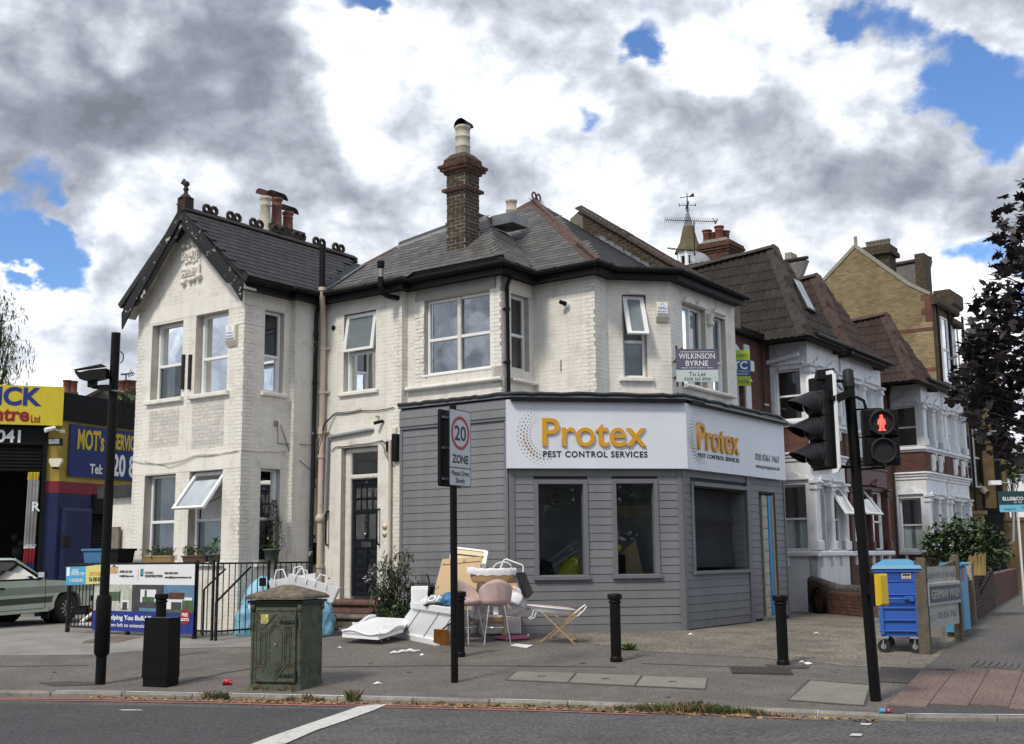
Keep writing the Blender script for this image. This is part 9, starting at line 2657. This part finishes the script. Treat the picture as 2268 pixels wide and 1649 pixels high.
mb=MB();mb.tube([BF.p(.10,z,.02),BF.p(.12,z,.07),BF.p(w-.16,z,.07),BF.p(w-.14,z,.02)],.016,8);mb.bevbox(BF,w-.22,w-.08,z-.04,z+.04,.0,.06,.01);mb.build('handle_bar',M['bin_blue'],bn_)
mb=MB();A=[BF.p(-.06,zt_+.01,.07),BF.p(w+.05,zt_+.01,.07),BF.p(w+.05,zt_+.01,Dp_-.05),BF.p(-.06,zt_+.01,Dp_-.05)];B=[BF.p(-.04,zt_+.06,.05),BF.p(w+.03,zt_+.06,.05),BF.p(w+.03,zt_+.07,Dp_-.03),BF.p(-.04,zt_+.07,Dp_-.03)];C_=[BF.p(.12,zt_+.14,-.15),BF.p(w-.14,zt_+.14,-.15),BF.p(w-.14,zt_+.15,Dp_+.15),BF.p(.12,zt_+.15,Dp_+.15)]
mb.hexa(A+B);mb.hexa(B+C_);mb.build('lid',M['bin_lid'],bn_)
mb=MB();s=w-.24;mb.fbox(BF,s,s+.13,zt_-.14,zt_-.06,.028,.031);lb_=mb.build('bin_sticker',M['cream_plastic'],bn_)
mb=MB()
for k in range(3):mb.fbox(BF,s+.01,s+.12,zt_-.135+k*.012,zt_-.130+k*.012,.031,.0315)
mb.fbox(BF,s+.01,s+.12,zt_-.095,zt_-.066,.031,.0315);mb.build('small_print',M['ink'],lb_)
mb=MB();pts=[BF.p(w*.5-.05+.14*math.cos(2*math.pi*k/20),zt_-.12+.05*math.sin(2*math.pi*k/20),.022)for k in range(20)];mb.tube(pts,.006,5,closed=True);mb.build('maker_emblem',M['bin_blue'],bn_)
ftext('TAYLOR',BF,w*.5-.05,zt_-.14,.045,M['bin_blue'],bn_,d=.022,ext=.004)
for(s,d)in((.06,-.06),(w-.10,-.06),(.10,Dp_+.1),(w-.1,Dp_+.1)):
 c=BF.p(s,g0+.095,d);ax=BF.S*.6+BF.N*.2;ax.normalize();ax=BF.N.lerp(BF.S,.35).normalized()if False else(BF.S*.35-BF.N*.94).normalized()
 mb=MB();mb.cyl(c-ax*.025,c+ax*.025,.095,n=18);cst=mb.build('castor_wheel',M['rubber'],bn_)
 mb=MB();mb.cyl(c-ax*.03,c+ax*.03,.04,n=12);mb.build('hub',M['pipe_grey'],cst)
 mb=MB();mb.bar(c-ax*.04,c-ax*.04+V((0,0,.14)),.05,.01);mb.bar(c+ax*.04,c+ax*.04+V((0,0,.14)),.05,.01);mb.fbox(BF,s-.07,s+.07,zb_-.03,zb_,d-.07,d+.07);mb.build('castor_fork',M['pipe_grey'],cst)
c=at(2131,1300,19.2);BF2=Fr(V((c.x,c.y,0)),BD,NB)
o=thing('second_bin','pale turquoise bin with an orange panel half hidden behind the wooden sign','bin',(c.x,c.y,gz(c.y)))
z0,z1_=at(2131,1350,19.2).z,at(2131,1246,19.2).z
mb=MB();mb.bevbox(BF2,-.02,.40,gz(19)+.1,z1_-.06,-.3,.0,.04);mb.build('tub',M['bin_lid'],o)
mb=MB();mb.bevbox(BF2,-.04,.43,z1_-.058,z1_,-.33,.03,.02);mb.build('lid',M['bin_lid'],o)
mb=MB();mb.fbox(BF2,.0,.15,z1_-.30,z1_-.1,.0,.004);mb.build('orange_panel',M['letter_red'],o)
M['old_timber']=mat('grey_weathered_timber',(.13,.108,.082),.9,var=.25,vs=9,bump=.8,bs=40,streak=.2)
M['sign_grey']=mat('faded_white_sign',(.42,.42,.39),.6,var=.12,vs=6,streak=.15)
M['plaque_blue']=mat('dark_blue_plaque',(.045,.05,.085),.5,var=.06)
p0=gpt(2060,1451);SF=Fr(p0,BD,NB);s1=SF.hit(2124,1300)[0]
ws=thing('wooden_notice','weathered wooden two post notice board about German wasps beside the blue bin','notice board',tuple(SF.p(s1/2,p0.z)))
def zh(x,y):return SF.hit(x,y)[1]
zt0=zh(2060,1235);zt1=SF.hit(2122,1228)[1]
for s,z,wd_ in((0,zt0,.14),(s1,zt1,.11)):
 mb=MB();mb.fbox(SF,s-.04,s+.05,gz(SF.p(s,0).y)-.1,z-.04,-wd_,.02);mb.prism([SF.p(s-.04,z-.04,.02),SF.p(s+.05,z-.04,.02),SF.p(s+.04,z,-.01),SF.p(s-.03,z,-.01)],SF.N*-(wd_-.03));mb.build('post',M['old_timber'],ws)
mb=MB();n=8
A=[SF.p(.05+(s1-.09)*k/n,zt0-.10-.06*math.sin(math.pi*k/n)+.05*k/n,-.02)for k in range(n+1)]
mb.prism(A+[a-V((0,0,.09))for a in A[::-1]],SF.N*-.06);mb.build('curved_rail',M['old_timber'],ws)
zb0,zb1_=zh(2069,1392),zh(2069,1256)
mb=MB();mb.fbox(SF,.06,s1-.05,zb0,zb1_,-.04,-.015);mb.build('board',M['sign_grey'],ws)
zp0,zp1=zb0+(zb1_-zb0)*.36,zb0+(zb1_-zb0)*.74
mb=MB();mb.bevbox(SF,.03,s1-.02,zp0,zp1,-.015,.03,.01);mb.build('plaque_frame',M['sign_grey'],ws)
mb=MB();mb.fbox(SF,.09,s1-.06,zp0+.05,zp1-.05,.03,.034);mb.build('plaque',M['plaque_blue'],ws)
SFt=SF.shift(d=.035);cm=s1/2+.01;W_=s1-.15
ftext('GERMAN WASP',SFt,cm,(zp0+zp1)/2-.065,.13,M['sign_grey'],ws,fit=W_*.92,d=.002,bold=.02,ext=.001)
SFt=SF.shift(d=-.014)
ftext('QUEEN PEST OF THE WEEK',SFt,cm,zb1_-.17,.085,M['grey_ink'],ws,fit=W_*.95,d=.001,ext=.001)
ftext('020 8361 7467',SFt,cm+W_*.12,zb0+.12,.10,M['grey_ink'],ws,fit=W_*.62,d=.001,ext=.001)
for k in range(3):
 mb=MB();mb.fbox(SFt,.12,.40+.05*k,zb0+.10+k*.035,zb0+.112+k*.035,0,.002);mb.build('small_print',M['grey_ink'],ws)
def gwall(P,Q,h,lab,m='brown_brick',mj='brown_joint',cop=True,hcurve=None,th=.22,cm_='wall_cop',n=300):
 D=Q-P;D.z=0;L=D.length;D.normalize();F=Fr(P,D,V((D.y,-D.x,0)));g=gz(P.y)
 g2=gz(Q.y);hh=hcurve or(lambda u:h)
 o=thing('garden_wall',lab,'wall',tuple(F.p(L/2,g,-th/2)));k=14
 mb=MB();mb.prism([F.p(0,min(g,g2)-.2),F.p(L,min(g,g2)-.2)]+[F.p(L*(1-i/k),g+hh(1-i/k))for i in range(k+1)],F.N*-th);w_=mb.build('core',M[mj],o)
 Pc=Pieces('brick',M[m],n,'brickwork');bricks(Pc,F,0,L,g-.05,g+max(hh(0),hh(.5),hh(1)),[],w_,gap=.012,proud=.008,inside=lambda s,z:z<g+hh(max(0,min(1,s/L)))-.03);Pc.finish(o)
 if cop:
  s=0
  while s<L-.05:
   u=(s+.05)/L;a,b=F.p(s+.004,g+hh(s/L)+.03,-th/2),F.p(min(s+.105,L)-.004,g+hh(min(1,(s+.105)/L))+.03,-th/2)
   mb=MB();mb.cyl(a,b,.115,n=10);mb.build('coping_brick',M[cm_],o);s+=.105
 return o,F
M['wall_cop']=mat('sooty_rounded_coping',(.085,.08,.076),.7,var=.35,vs=6,col2=(.35,.34,.32),c2s=3,c2w=.05,c2t=.66,isl=.2,bump=.4)
M['dark_brick']=mat('dark_sooty_brick',(.05,.032,.026),.9,var=.4,vs=5,isl=.25,bump=.8)
M['old_red']=mat('old_red_brown_brick',(.095,.048,.036),.9,var=.35,vs=4,isl=.3,bump=.8)
wl0,wl1=gpt(1745,1352),gpt(1925,1369)
zf=lambda y,p:CAM.z-(y-1224)*p.y/2600-gz(p.y)
h0_,h1_=zf(1250,wl0),zf(1296,wl1)
o,GWF=gwall(wl0,wl1,1,'old red brown brick garden wall sweeping down towards the blue bin','old_red','brick_joint',hcurve=lambda u:h0_-.12-(h0_-h1_)*min(1,u/.62)**.8)
c=GWF.p(GWF.hit(1812,1330,.12)[0],GWF.hit(1812,1330,.12)[1],.10)
o=thing('hose_coil','coil of dark hose hanging on the garden wall beside the shop','hose',tuple(c))
for k in range(5):
 mb=MB();r=.26+.018*k;mb.tube([c+GWF.S*(r*math.cos(2*math.pi*j/28))+V((0,0,r*math.sin(2*math.pi*j/28)-.01*k))+GWF.N*(.02*(k%3)+.008*math.sin(j))for j in range(28)],.016,6,closed=True);mb.build('hose_loop',M['plastic_black'],o)
sp0_=gpt(2150,1400);
def spt(x,y):return gpt(x,y)
w1,w2,w3,w4,w5=gpt(2128,1412),gpt(2158,1384),gpt(2166,1374),gpt(2206,1345),gpt(2256,1315)
gwall(w1,w2,zf(1290,w1),'short dark rounded garden wall beside the turquoise bin','dark_brick','mortar_dark',th=.28)
o,F=gwall(w2+V((.0,-.05,0)),w2+(w3-w2)*.7,zf(1246,w2),'narrow brick gate pier with whitened top courses','brown_brick','mortar',cop=False,th=.35)
gwall(w3,w4,zf(1262,w3)-.1,'long dark ivy stained garden wall with rounded grey coping','dark_brick','mortar_dark',th=.28)
gwall(w4,w5,zf(1262,w4)-.1,'low red brick garden wall at the end of the pavement','red_brickwall','brick_joint',cop=False)
M['cane']=mat('bamboo_cane',(.30,.215,.09),.7,var=.2,isl=.3)
c=at(2164,1262,23);o=thing('bamboo_screen','torn yellow bamboo screening behind the whitened gate pier','screen',tuple(c))
for k in range(30):
 x=2146+37*k/29;a=at(x,1275,23);b=at(x+random.uniform(-1,1),1234+random.uniform(-6,4)-k*.15,23);mb=MB();mb.cyl(a,b,.008,n=5);mb.build('cane',M['cane'],o)
for(x0,x1,y0,y1,Y,m,nm,lab)in((2165,2400,1155,1300,40,'brown_brick','boundary_wall','long grey brown wall closing the view beyond the gardens'),(2157,2184,1140,1200,39,'yellow_brick','gate_pier','yellow brick gate pier below the arch'),(2186,2226,1134,1200,39.5,'plastic_black','dark_gate','dark panelled gate between the brick pier and the estate board')):
 a,b=at(x0,y0,Y),at(x1,y1,Y);mb=MB();mb.box((a.x,Y,.3),(b.x,Y+.35,a.z));mb.box((a.x-.1,Y-.05,a.z),(b.x+.1,Y+.4,a.z+.12));o=mb.build(nm,M[m],org=(a.x,Y,.4));tag(o,lab,nm.split('_')[-1])
p=at(2205,1098,38);o=thing('street_lamp','thin distant street lamp with a white head above the estate board','street lamp',(p.x,p.y,.4))
mb=MB();mb.tube([at(2245,1200,38),at(2245,1072,38),at(2210,1069,38)],.04,6);mb.build('column',M['pipe_grey'],o)
mb=MB();q=at(2205,1069,38);mb.box(q-V((.2,.1,.08)),q+V((.15,.1,.06)));mb.build('lantern',M['white_print'],o)
# ------------------------------------------------------------------ plants and trees
M['leaf_green']=mat('shrub_leaf',(.06,.105,.032),.5,var=.3,vs=3,isl=.35,spec=.4)
M['leaf_light']=mat('light_leaf',(.10,.14,.045),.5,var=.3,vs=3,isl=.35)
M['leaf_grey']=mat('grey_green_leaf',(.075,.095,.06),.6,var=.3,vs=3,isl=.3)
M['leaf_purple']=mat('copper_maple_leaf',(.020,.015,.017),.42,var=.35,vs=2,isl=.45,spec=.5)
M['leaf_far']=mat('far_tree_leaf',(.045,.062,.024),.7,var=.3,vs=1.5,isl=.35)
M['dead_twig']=mat('dead_conifer',(.052,.042,.036),.9,var=.3,isl=.3)
M['bark']=mat('dark_bark',(.04,.033,.028),.9,var=.3,bump=.6)
M['straw']=mat('dry_leaf_litter',(.30,.20,.10),.9,var=.3,isl=.5)
M['dry_grass']=mat('dry_grass',(.22,.18,.09),.9,var=.2,isl=.3)
M['grass']=mat('fresh_grass',(.065,.10,.03),.7,var=.2,isl=.35)
M['lilac']=mat('faded_lilac_flower',(.42,.38,.42),.9,var=.2,isl=.2)
MAPLE=[(0,-.5),(.10,-.18),(.42,-.30),(.36,-.05),(.52,.16),(.24,.20),(.22,.40),(0,.58),(-.22,.40),(-.24,.20),(-.52,.16),(-.36,-.05),(-.42,-.30),(-.10,-.18)]
OVAL=[(0,-.5),(.2,-.2),(.24,.1),(0,.55),(-.24,.1),(-.2,-.2)]
LANCE=[(0,-.5),(.09,-.1),(.07,.25),(0,.6),(-.07,.25),(-.09,-.1)]
QUAD=[(-.3,-.4),(.3,-.4),(.25,.4),(-.25,.4)]
def leaf(mb,p,s,shape,droop=.5,fold=.12,d=None):
 a=random.uniform(0,6.28);tl=random.uniform(-.2,1.3)*droop
 up_=d or V((math.cos(a)*math.cos(tl),math.sin(a)*math.cos(tl),-math.sin(tl)))
 sd=up_.cross(V((random.uniform(-.5,.5),random.uniform(-.5,.5),1))).normalized();n=up_.cross(sd)
 vs_=[p+(sd*x+up_*y+n*(abs(x)*fold))*s for x,y in shape];i0=len(mb.v)
 mb.v.extend(vs_);mb.f.append(tuple(range(i0,i0+len(shape))));mb.m.append(0);mb.sm.append(False)
def foliage(name,clumps,per,size,shape,m,parent=None,droop=.5,label=None,cat=None,kind=None,org=None):
 mb=MB()
 for c,r in clumps:
  n=max(3,int(per*r*r))
  for _ in range(n):
   v=V((random.gauss(0,1),random.gauss(0,1),random.gauss(0,1))).normalized()*(random.random()**.45)
   leaf(mb,V(c)+V((v.x*r,v.y*r,v.z*r*.85)),size*random.uniform(.5,1.4),shape,droop)
 return mb.build(name,M[m],parent,org=org,recalc=False)
mt_=thing('copper_maple','dark purple leaved maple reaching into the picture from the right','tree',(8.4,15.6,gz(15.6)))
T0=V((8.4,15.6,gz(15.6)))
CL=[(2262,432,15,.30),(2248,478,16,.34),(2258,520,15.5,.42),(2232,556,15,.34),(2262,590,16,.5),(2222,612,15.2,.34),(2252,648,15.5,.55),(2206,672,15,.38),(2240,705,16,.6),(2192,728,15.4,.38),(2225,752,15,.6),(2160,768,15,.26),(2180,792,15.6,.42),(2260,768,16,.7),(2146,802,14.8,.22),(2205,822,15.2,.6),(2165,846,15,.34),(2245,836,16,.75),(2136,862,15,.24),(2178,884,15.4,.42),(2222,892,15.6,.6),(2260,900,16,.7),(2152,902,15,.22),(2188,936,15,.34),(2230,950,15.5,.5),(2262,975,15.8,.5),(2206,975,15.2,.26),(2238,1002,15.4,.26),(2214,770,15,.5),(2268,680,15,.6)]
cl=[(at(x,y,Y),r*1.02)for x,y,Y,r in CL]
for _ in range(26):
 v=V((random.gauss(0,1),random.gauss(0,1),random.gauss(0,.8))).normalized()*random.uniform(.3,1)
 cl.append((V((9.2+v.x*2.3,15.8+v.y*2.2,5.4+v.z*2.6)),.8))
foliage('crown',cl,260,.15,MAPLE,'leaf_purple',mt_,droop=.9)
mb=MB();mb.tube([T0,T0+V((.05,0,1.5)),T0+V((0,.1,3)),T0+V((-.1,0,5.5)),T0+V((-.2,0,7))],[.16,.13,.11,.07,.03],10);mb.build('trunk',M['bark'],mt_)
mb=MB()
for i,(c,r)in enumerate(cl[:30]):
 b=T0+V((-.05,0,max(2.2,min(6.5,c.z-T0.z-.9))));mid=b.lerp(c,.5)+V((0,0,.15));mb.tube([b,mid,c],[.035,.018,.006],5)
mb.build('limbs',M['bark'],mt_)
def tree(pts,lab,m,size,per,shape=OVAL,trunk=None,name='tree',droop=.6,far=0):
 cl=[(at(x,y,Y),r)for x,y,Y,r in pts];b=cl[0][0];base=V((trunk or b.x,b.y,gz(b.y)))
 o=thing(name,lab,'tree',tuple(base));foliage('crown',cl,per,size,shape,m,o,droop)
 mb=MB();top=V((sum(c.x for c,r in cl)/len(cl),b.y,max(c.z for c,r in cl)));mb.tube([base,base.lerp(top,.5),top],[.22,.14,.03],8);mb.build('trunk',M['bark'],o)
 mb=MB()
 for c,r in cl:mb.tube([base.lerp(top,.6),c],[.05,.01],4)
 mb.build('limbs',M['bark'],o);return o
tree([(-30,800,33,1.4),(-10,750,33,.5),(8,770,33,.36),(12,820,33,.4),(0,845,33,.5),(18,790,33,.22),(-20,700,33,1.0),(22,760,33,.14)],'fine leaved birch with drooping twigs at the left edge above the yellow sign','leaf_light',.15,900,LANCE,None,'birch_tree',1.4)
tree([(275,905,40,.7),(290,890,40,.7),(262,915,40,.5),(305,885,40,.7),(292,915,40,.8)],'bushy green tree top between the garage roof and the gabled wing','leaf_light',.22,160)
tree([(2232,1028,66,1.1),(2250,1020,66,1.2),(2222,1035,66,.8),(2262,1035,66,1.2)],'pale green tree far off under the purple maple','leaf_light',.5,60)
bs=[(2062,1205,24,.30),(2085,1190,24,.38),(2110,1172,24,.40),(2135,1175,24.4,.42),(2160,1180,24.4,.40),(2185,1190,24.4,.36),(2205,1205,24.5,.34),(2100,1215,24,.45),(2135,1215,24,.45),(2170,1222,24.2,.42),(2195,1235,24.2,.36),(2075,1232,24,.35),(2115,1245,24,.4),(2150,1250,24,.4),(2218,1230,24.5,.25)]
bo_=thing('garden_bush','broad leafy green bush in the front garden behind the bins','bush',(at(2130,1250,24).x,24,gz(24)))
foliage('foliage',[(at(x,y,Y),r)for x,y,Y,r in bs],1300,.12,OVAL,'leaf_green',bo_,.7)
mb=MB()
for x,y,Y,r in bs:mb.tube([V((at(2135,1250,24).x,24,gz(24))),at(x,y,Y)],[.03,.008],4)
mb.build('stems',M['bark'],bo_)
sh=thing('buddleia','straggly buddleia with faded lilac flowers between the front door and the grey boards','shrub',(at(870,1372,20.6).x,20.6,gz(20.6)))
B0=V((at(868,1395,21.0).x,21.0,.444));mb=MB();ml=MB();mf=MB()
tips=[(824,1262),(838,1250),(850,1236),(862,1256),(872,1236),(884,1222),(896,1228),(905,1216),(908,1246),(892,1262),(918,1290),(900,1300),(848,1290),(860,1310),(878,1300),(832,1300),(890,1330),(926,1318)]
for x,y in tips:
 b=B0+V((random.uniform(-.35,.35),random.uniform(-.15,.15),0));t=at(x,y,20.9+random.uniform(-.3,.3));m_=b.lerp(t,.6)+V((random.uniform(-.1,.1),0,.12))
 mb.tube([b,m_,t],[.014,.009,.004],5)
 for k in range(85):
  u=random.uniform(.15,1);p=(b.lerp(m_,u/.6)if u<.6 else m_.lerp(t,(u-.6)/.4))+V((random.gauss(0,.07),random.gauss(0,.07),random.gauss(0,.05)))
  leaf(ml,p,random.uniform(.10,.20),LANCE,1.0)
mb.build('stems',M['bark'],sh);ml.build('foliage',M['leaf_grey'],sh,recalc=False)
for x,y in((822,1262),(818,1272),(828,1258),(812,1280),(876,1348),(905,1268),(893,1318)):
 p=at(x,y,20.7)
 for k in range(14):leaf(mf,p+V((random.gauss(0,.03),random.gauss(0,.03),random.uniform(-.10,.06))),.06,OVAL,.5)
mf.build('flower_heads',M['lilac'],sh,recalc=False)
lo=thing('low_shrub','dense low green shrub under the buddleia beside the door steps','shrub',tuple(gpt(870,1378)))
foliage('foliage',[(V((at(x,1390,20.7).x,20.7,.444+z)),r)for x,y,z,r in((826,1378,.15,.22),(850,1380,.25,.3),(880,1382,.30,.32),(905,1384,.2,.28),(868,1380,.5,.25),(838,1376,.4,.2),(893,1382,.45,.2))],1100,.065,OVAL,'leaf_green',lo,.8)
M['tan_plastic']=mat('tan_window_box',(.36,.27,.13),.6,var=.08);M['brown_plastic']=mat('brown_window_box',(.10,.055,.04),.6,var=.08);M['olive_pot']=mat('olive_green_pot',(.07,.09,.07),.6,var=.1)
def planter(fr,x0,x1,y0,y1,d,m,lab,leaves,r=.13,rib=False):
 a,b=fr.hit(x0,y1,d),fr.hit(x1,y0,d);s0,s1,z0,z1_=a[0],b[0],a[1],b[1];c=(s0+s1)/2
 o=thing('window_box',lab,'planter',tuple(fr.p(c,z0,d-.1)),None)
 mb=MB();mb.hexa([fr.p(s0+.03,z0,d-.02),fr.p(s1-.03,z0,d-.02),fr.p(s1-.03,z0,d-.2),fr.p(s0+.03,z0,d-.2),fr.p(s0,z1_,d),fr.p(s1,z1_,d),fr.p(s1,z1_,d-.22),fr.p(s0,z1_,d-.22)])
 mb.bevbox(fr,s0-.01,s1+.01,z1_-.02,z1_+.01,d-.23,d+.012,.006)
 if rib:
  for k in range(16):s=s0+.04+(s1-s0-.08)*k/15;mb.bar(fr.p(s,z0+.01,d-.012),fr.p(s,z1_-.02,d+.002),.012,.01)
 mb.build('trough',M[m],o)
 n=int((s1-s0)/.09);foliage('foliage',[(fr.p(s0+(s1-s0)*(k+.5)/n,z1_+.08+random.uniform(0,.05),d-.1+random.uniform(0,.08)),r)for k in range(n)],leaves,.075,OVAL,'leaf_light',o,.7)
 return o
ZSL=1.66
planter(WF,318,378,1232,1248,.10,'tan_plastic','tan ribbed window box with leafy plants on the left ground floor sill',1300,rib=True)
planter(WF,402,455,1232,1248,.10,'brown_plastic','brown window box of trailing leaves on the right ground floor sill',1300)
def potplant(c,r,h,m,lab,name='plant_pot',leaves=None,size=.07,lm='leaf_green',cl=None,shape=OVAL):
 o=thing(name,lab,'potted plant',tuple(c));mb=MB();mb.lathe([(r*.72,0),(r*.95,h*.85),(r*1.08,h*.86),(r*1.08,h),(r*.9,h)],c,18);mb.build('pot',M[m],o)
 foliage('foliage',cl,leaves,size,shape,lm,o,.7);return o
s,z=WF.hit(471,1248,.05);c=WF.p(s,1.70,.03);potplant(c,.12,.17,'olive_pot','round pot of grassy leaves at the end of the right ground floor sill',cl=[(c+V((0,0,.28)),.14),(c+V((.02,0,.42)),.10)],leaves=1500,shape=LANCE,size=.16)
s,z=WR.hit(598,1240,.08);c=WR.p(s,1.70,.12);o=potplant(c,.16,.26,'olive_pot','green pot with a dead brown conifer on the side window sill of the wing',cl=[(c+V((0,0,.34)),.17),(c+V((.05,0,.30)),.14)],leaves=1300)
mb=MB();tp_=c+V((.0,.1,.25))
for k in range(900):
 u=random.random();z_=u*.95;r_=.24*(1-u)**.7+.03;a=random.uniform(0,6.28);q=tp_+V((r_*math.cos(a)*random.random()**.4,r_*math.sin(a)*.6,z_));leaf(mb,q,random.uniform(.05,.09),LANCE,-.9)
mb.build('dead_conifer',M['dead_twig'],o,recalc=False)
mb=MB();mb.tube([c+V((0,0,.1)),tp_+V((0,0,.9))],[.015,.004],5);mb.build('stem',M['bark'],o)
c=V((at(722,1380,22.0).x,22.0,.444));potplant(c,.17,.28,'olive_pot','tall leafy plant in a pot at the left of the door steps',cl=[(c+V((0,0,.4)),.22),(c+V((.03,0,.65)),.2),(c+V((0,0,.85)),.13)],leaves=700,size=.09,lm='leaf_grey')
def tuft(mb,p,n,h,spread=.5,w=.006):
 for _ in range(n):
  a=random.uniform(0,6.28);s=random.uniform(.1,1)*spread;l=h*random.uniform(.5,1.1);d=V((math.cos(a)*s,math.sin(a)*s,1)).normalized()
  q=p+V((random.gauss(0,.03),random.gauss(0,.03),0));sd=V((-math.sin(a),math.cos(a),0))*w
  mb.add([q-sd,q+sd,q+d*l*.6+sd*.7,q+d*l+V((math.cos(a),math.sin(a),-.4))*l*.2,q+d*l*.6-sd*.7],[(0,1,2,3,4)])
rp=lambda X,o:V((X,kerb_y(X)-o,rz(X,kerb_y(X)-o)+.004))
mg=MB();md=MB()
xk=lambda x:G(x,1560).x
for x,n,h,dry in[(430,30,.10,.5),(445,30,.12,.4),(472,30,.10,.5),(640,16,.08,1),(655,26,.10,.8),(690,20,.07,.9),(620,14,.06,.5)]:
 for _ in range(2):p=rp(xk(x)+random.uniform(-.08,.08),.03);tuft(md if random.random()<dry else mg,p,n,h)
p=rp(xk(770),.02);tuft(md,p,60,.17,.5);tuft(mg,p,40,.16,.5)
for k in range(110):
 x=random.gauss(1530,85)if k%3 else random.uniform(1330,1700)
 if not 1330<x<1720:continue
 f=1-abs(x-1530)/200;p=rp(xk(x),random.uniform(.0,.16));tuft(mg if random.random()<(.6 if x>1460 else .2)else md,p,9,.05+.10*f,.8)
for x in(1100,1180,1260,910,980,1300):tuft(md,rp(xk(x)+random.uniform(-.1,.1),.04),14,.06,.9);tuft(mg,rp(xk(x),.03),6,.05,.9)
for x,y in((560,1529),(590,1530),(620,1531),(650,1532),(690,1518),(700,1515)):tuft(md,gpt(x,y),18,.07,1.2)
g_=mg.build('kerb_grass',M['grass'],org=(0,13.6,0),recalc=False);g_['kind']='stuff';tag(g_,'green grass sprouting in the gutter along the kerb','grass')
g_=md.build('dry_grass',M['dry_grass'],org=(0,13.6,0),recalc=False);g_['kind']='stuff';tag(g_,'dry straw coloured weeds along the kerb','dry grass')
mb=MB()
for k in range(4200):
 x=random.choice([random.uniform(150,1900),random.uniform(880,1750),random.gauss(600,90),random.gauss(1420,120)]);p=rp(xk(x),abs(random.gauss(.0,.13)))+V((0,0,random.uniform(0,.012)))
 leaf(mb,p,random.uniform(.03,.085),random.choice([QUAD,OVAL,LANCE]),.35,.3)
o=mb.build('leaf_litter',M['straw'],org=(0,13.6,0),recalc=False);o['kind']='stuff';tag(o,'dead leaves and twigs swept into the gutter','leaf litter')
mb=MB()
for k in range(900):
 x,y=random.uniform(1180,2100),random.uniform(1355,1475);p=gpt(x,y)
 if p.y<17.2+(x-1180)*-.0004:continue
 leaf(mb,p+V((0,0,.008)),random.uniform(.015,.035),QUAD,.2,.3)
o=mb.build('gravel_debris',M['gravel'],org=(3,19,.4),recalc=False);o['kind']='stuff';tag(o,'loose stones and dry bits scattered over the gravel yard','debris')
p=gpt(1393,1440);o=thing('weed','pale flat rosette of weed leaves beside the middle bollard','weed',tuple(p));mb=MB()
for k in range(34):
 a=random.uniform(0,6.28);d=V((math.cos(a),math.sin(a),random.uniform(.15,1.1))).normalized();leaf(mb,p+d*.08,random.uniform(.14,.24),LANCE,0,.1,d)
mb.build('foliage',M['leaf_light'],o,recalc=False)
for x,y,lab in((1835,1352,'green weeds at the foot of the garden wall beside the shop door step'),(1770,1345,'ivy and weeds in the corner behind the right hand bollard')):
 p=gpt(x,y);o=thing('weed',lab,'weed',tuple(p));foliage('foliage',[(p+V((random.uniform(-.4,.4),0,.06)),.12)for _ in range(6)],1500,.06,OVAL,'leaf_green',o,.8)
cl=[]
for k in range(34):
 X=-26+k*1.6+random.uniform(-.8,.8);hh=random.choice([6,8,9,7,10,5])
 for j in range(5):cl.append((V((X+random.gauss(0,1),-22+random.gauss(0,1.2),1+hh*(j+.5)/5)),1.5))
o=foliage('roadside_trees',cl,60,.8,OVAL,'leaf_far',org=(0,-22,0));o['kind']='stuff';tag(o,'belt of trees across the road','trees')
cw=V((20.6,-19.2,0));o=thing('car_wash_sign','yellow and black hand car wash sign across the road','sign',(20.6,-19.2,3.3))
mb=MB();mb.box((18.6,-19.3,3.9),(22.8,-19.2,4.5));mb.build('board',M['yellow_sign'],o)
text('HAND CAR WASH',.55,(20.7,-19.19,4.02),(-1,0,0),(0,0,1),M['ink'],o,bold=.02)
mb=MB();mb.box((18.6,-19.3,3.2),(22.8,-19.2,3.89));mb.build('board',M['ink'],o)
text('ENTRANCE >>>',.5,(20.7,-19.19,3.4),(-1,0,0),(0,0,1),M['yellow_sign'],o,bold=.02)
for x in(18.9,22.4):
 mb=MB();mb.box((x,-19.38,0),(x+.1,-19.31,4.4));mb.build('post',M['plastic_grey'],o)
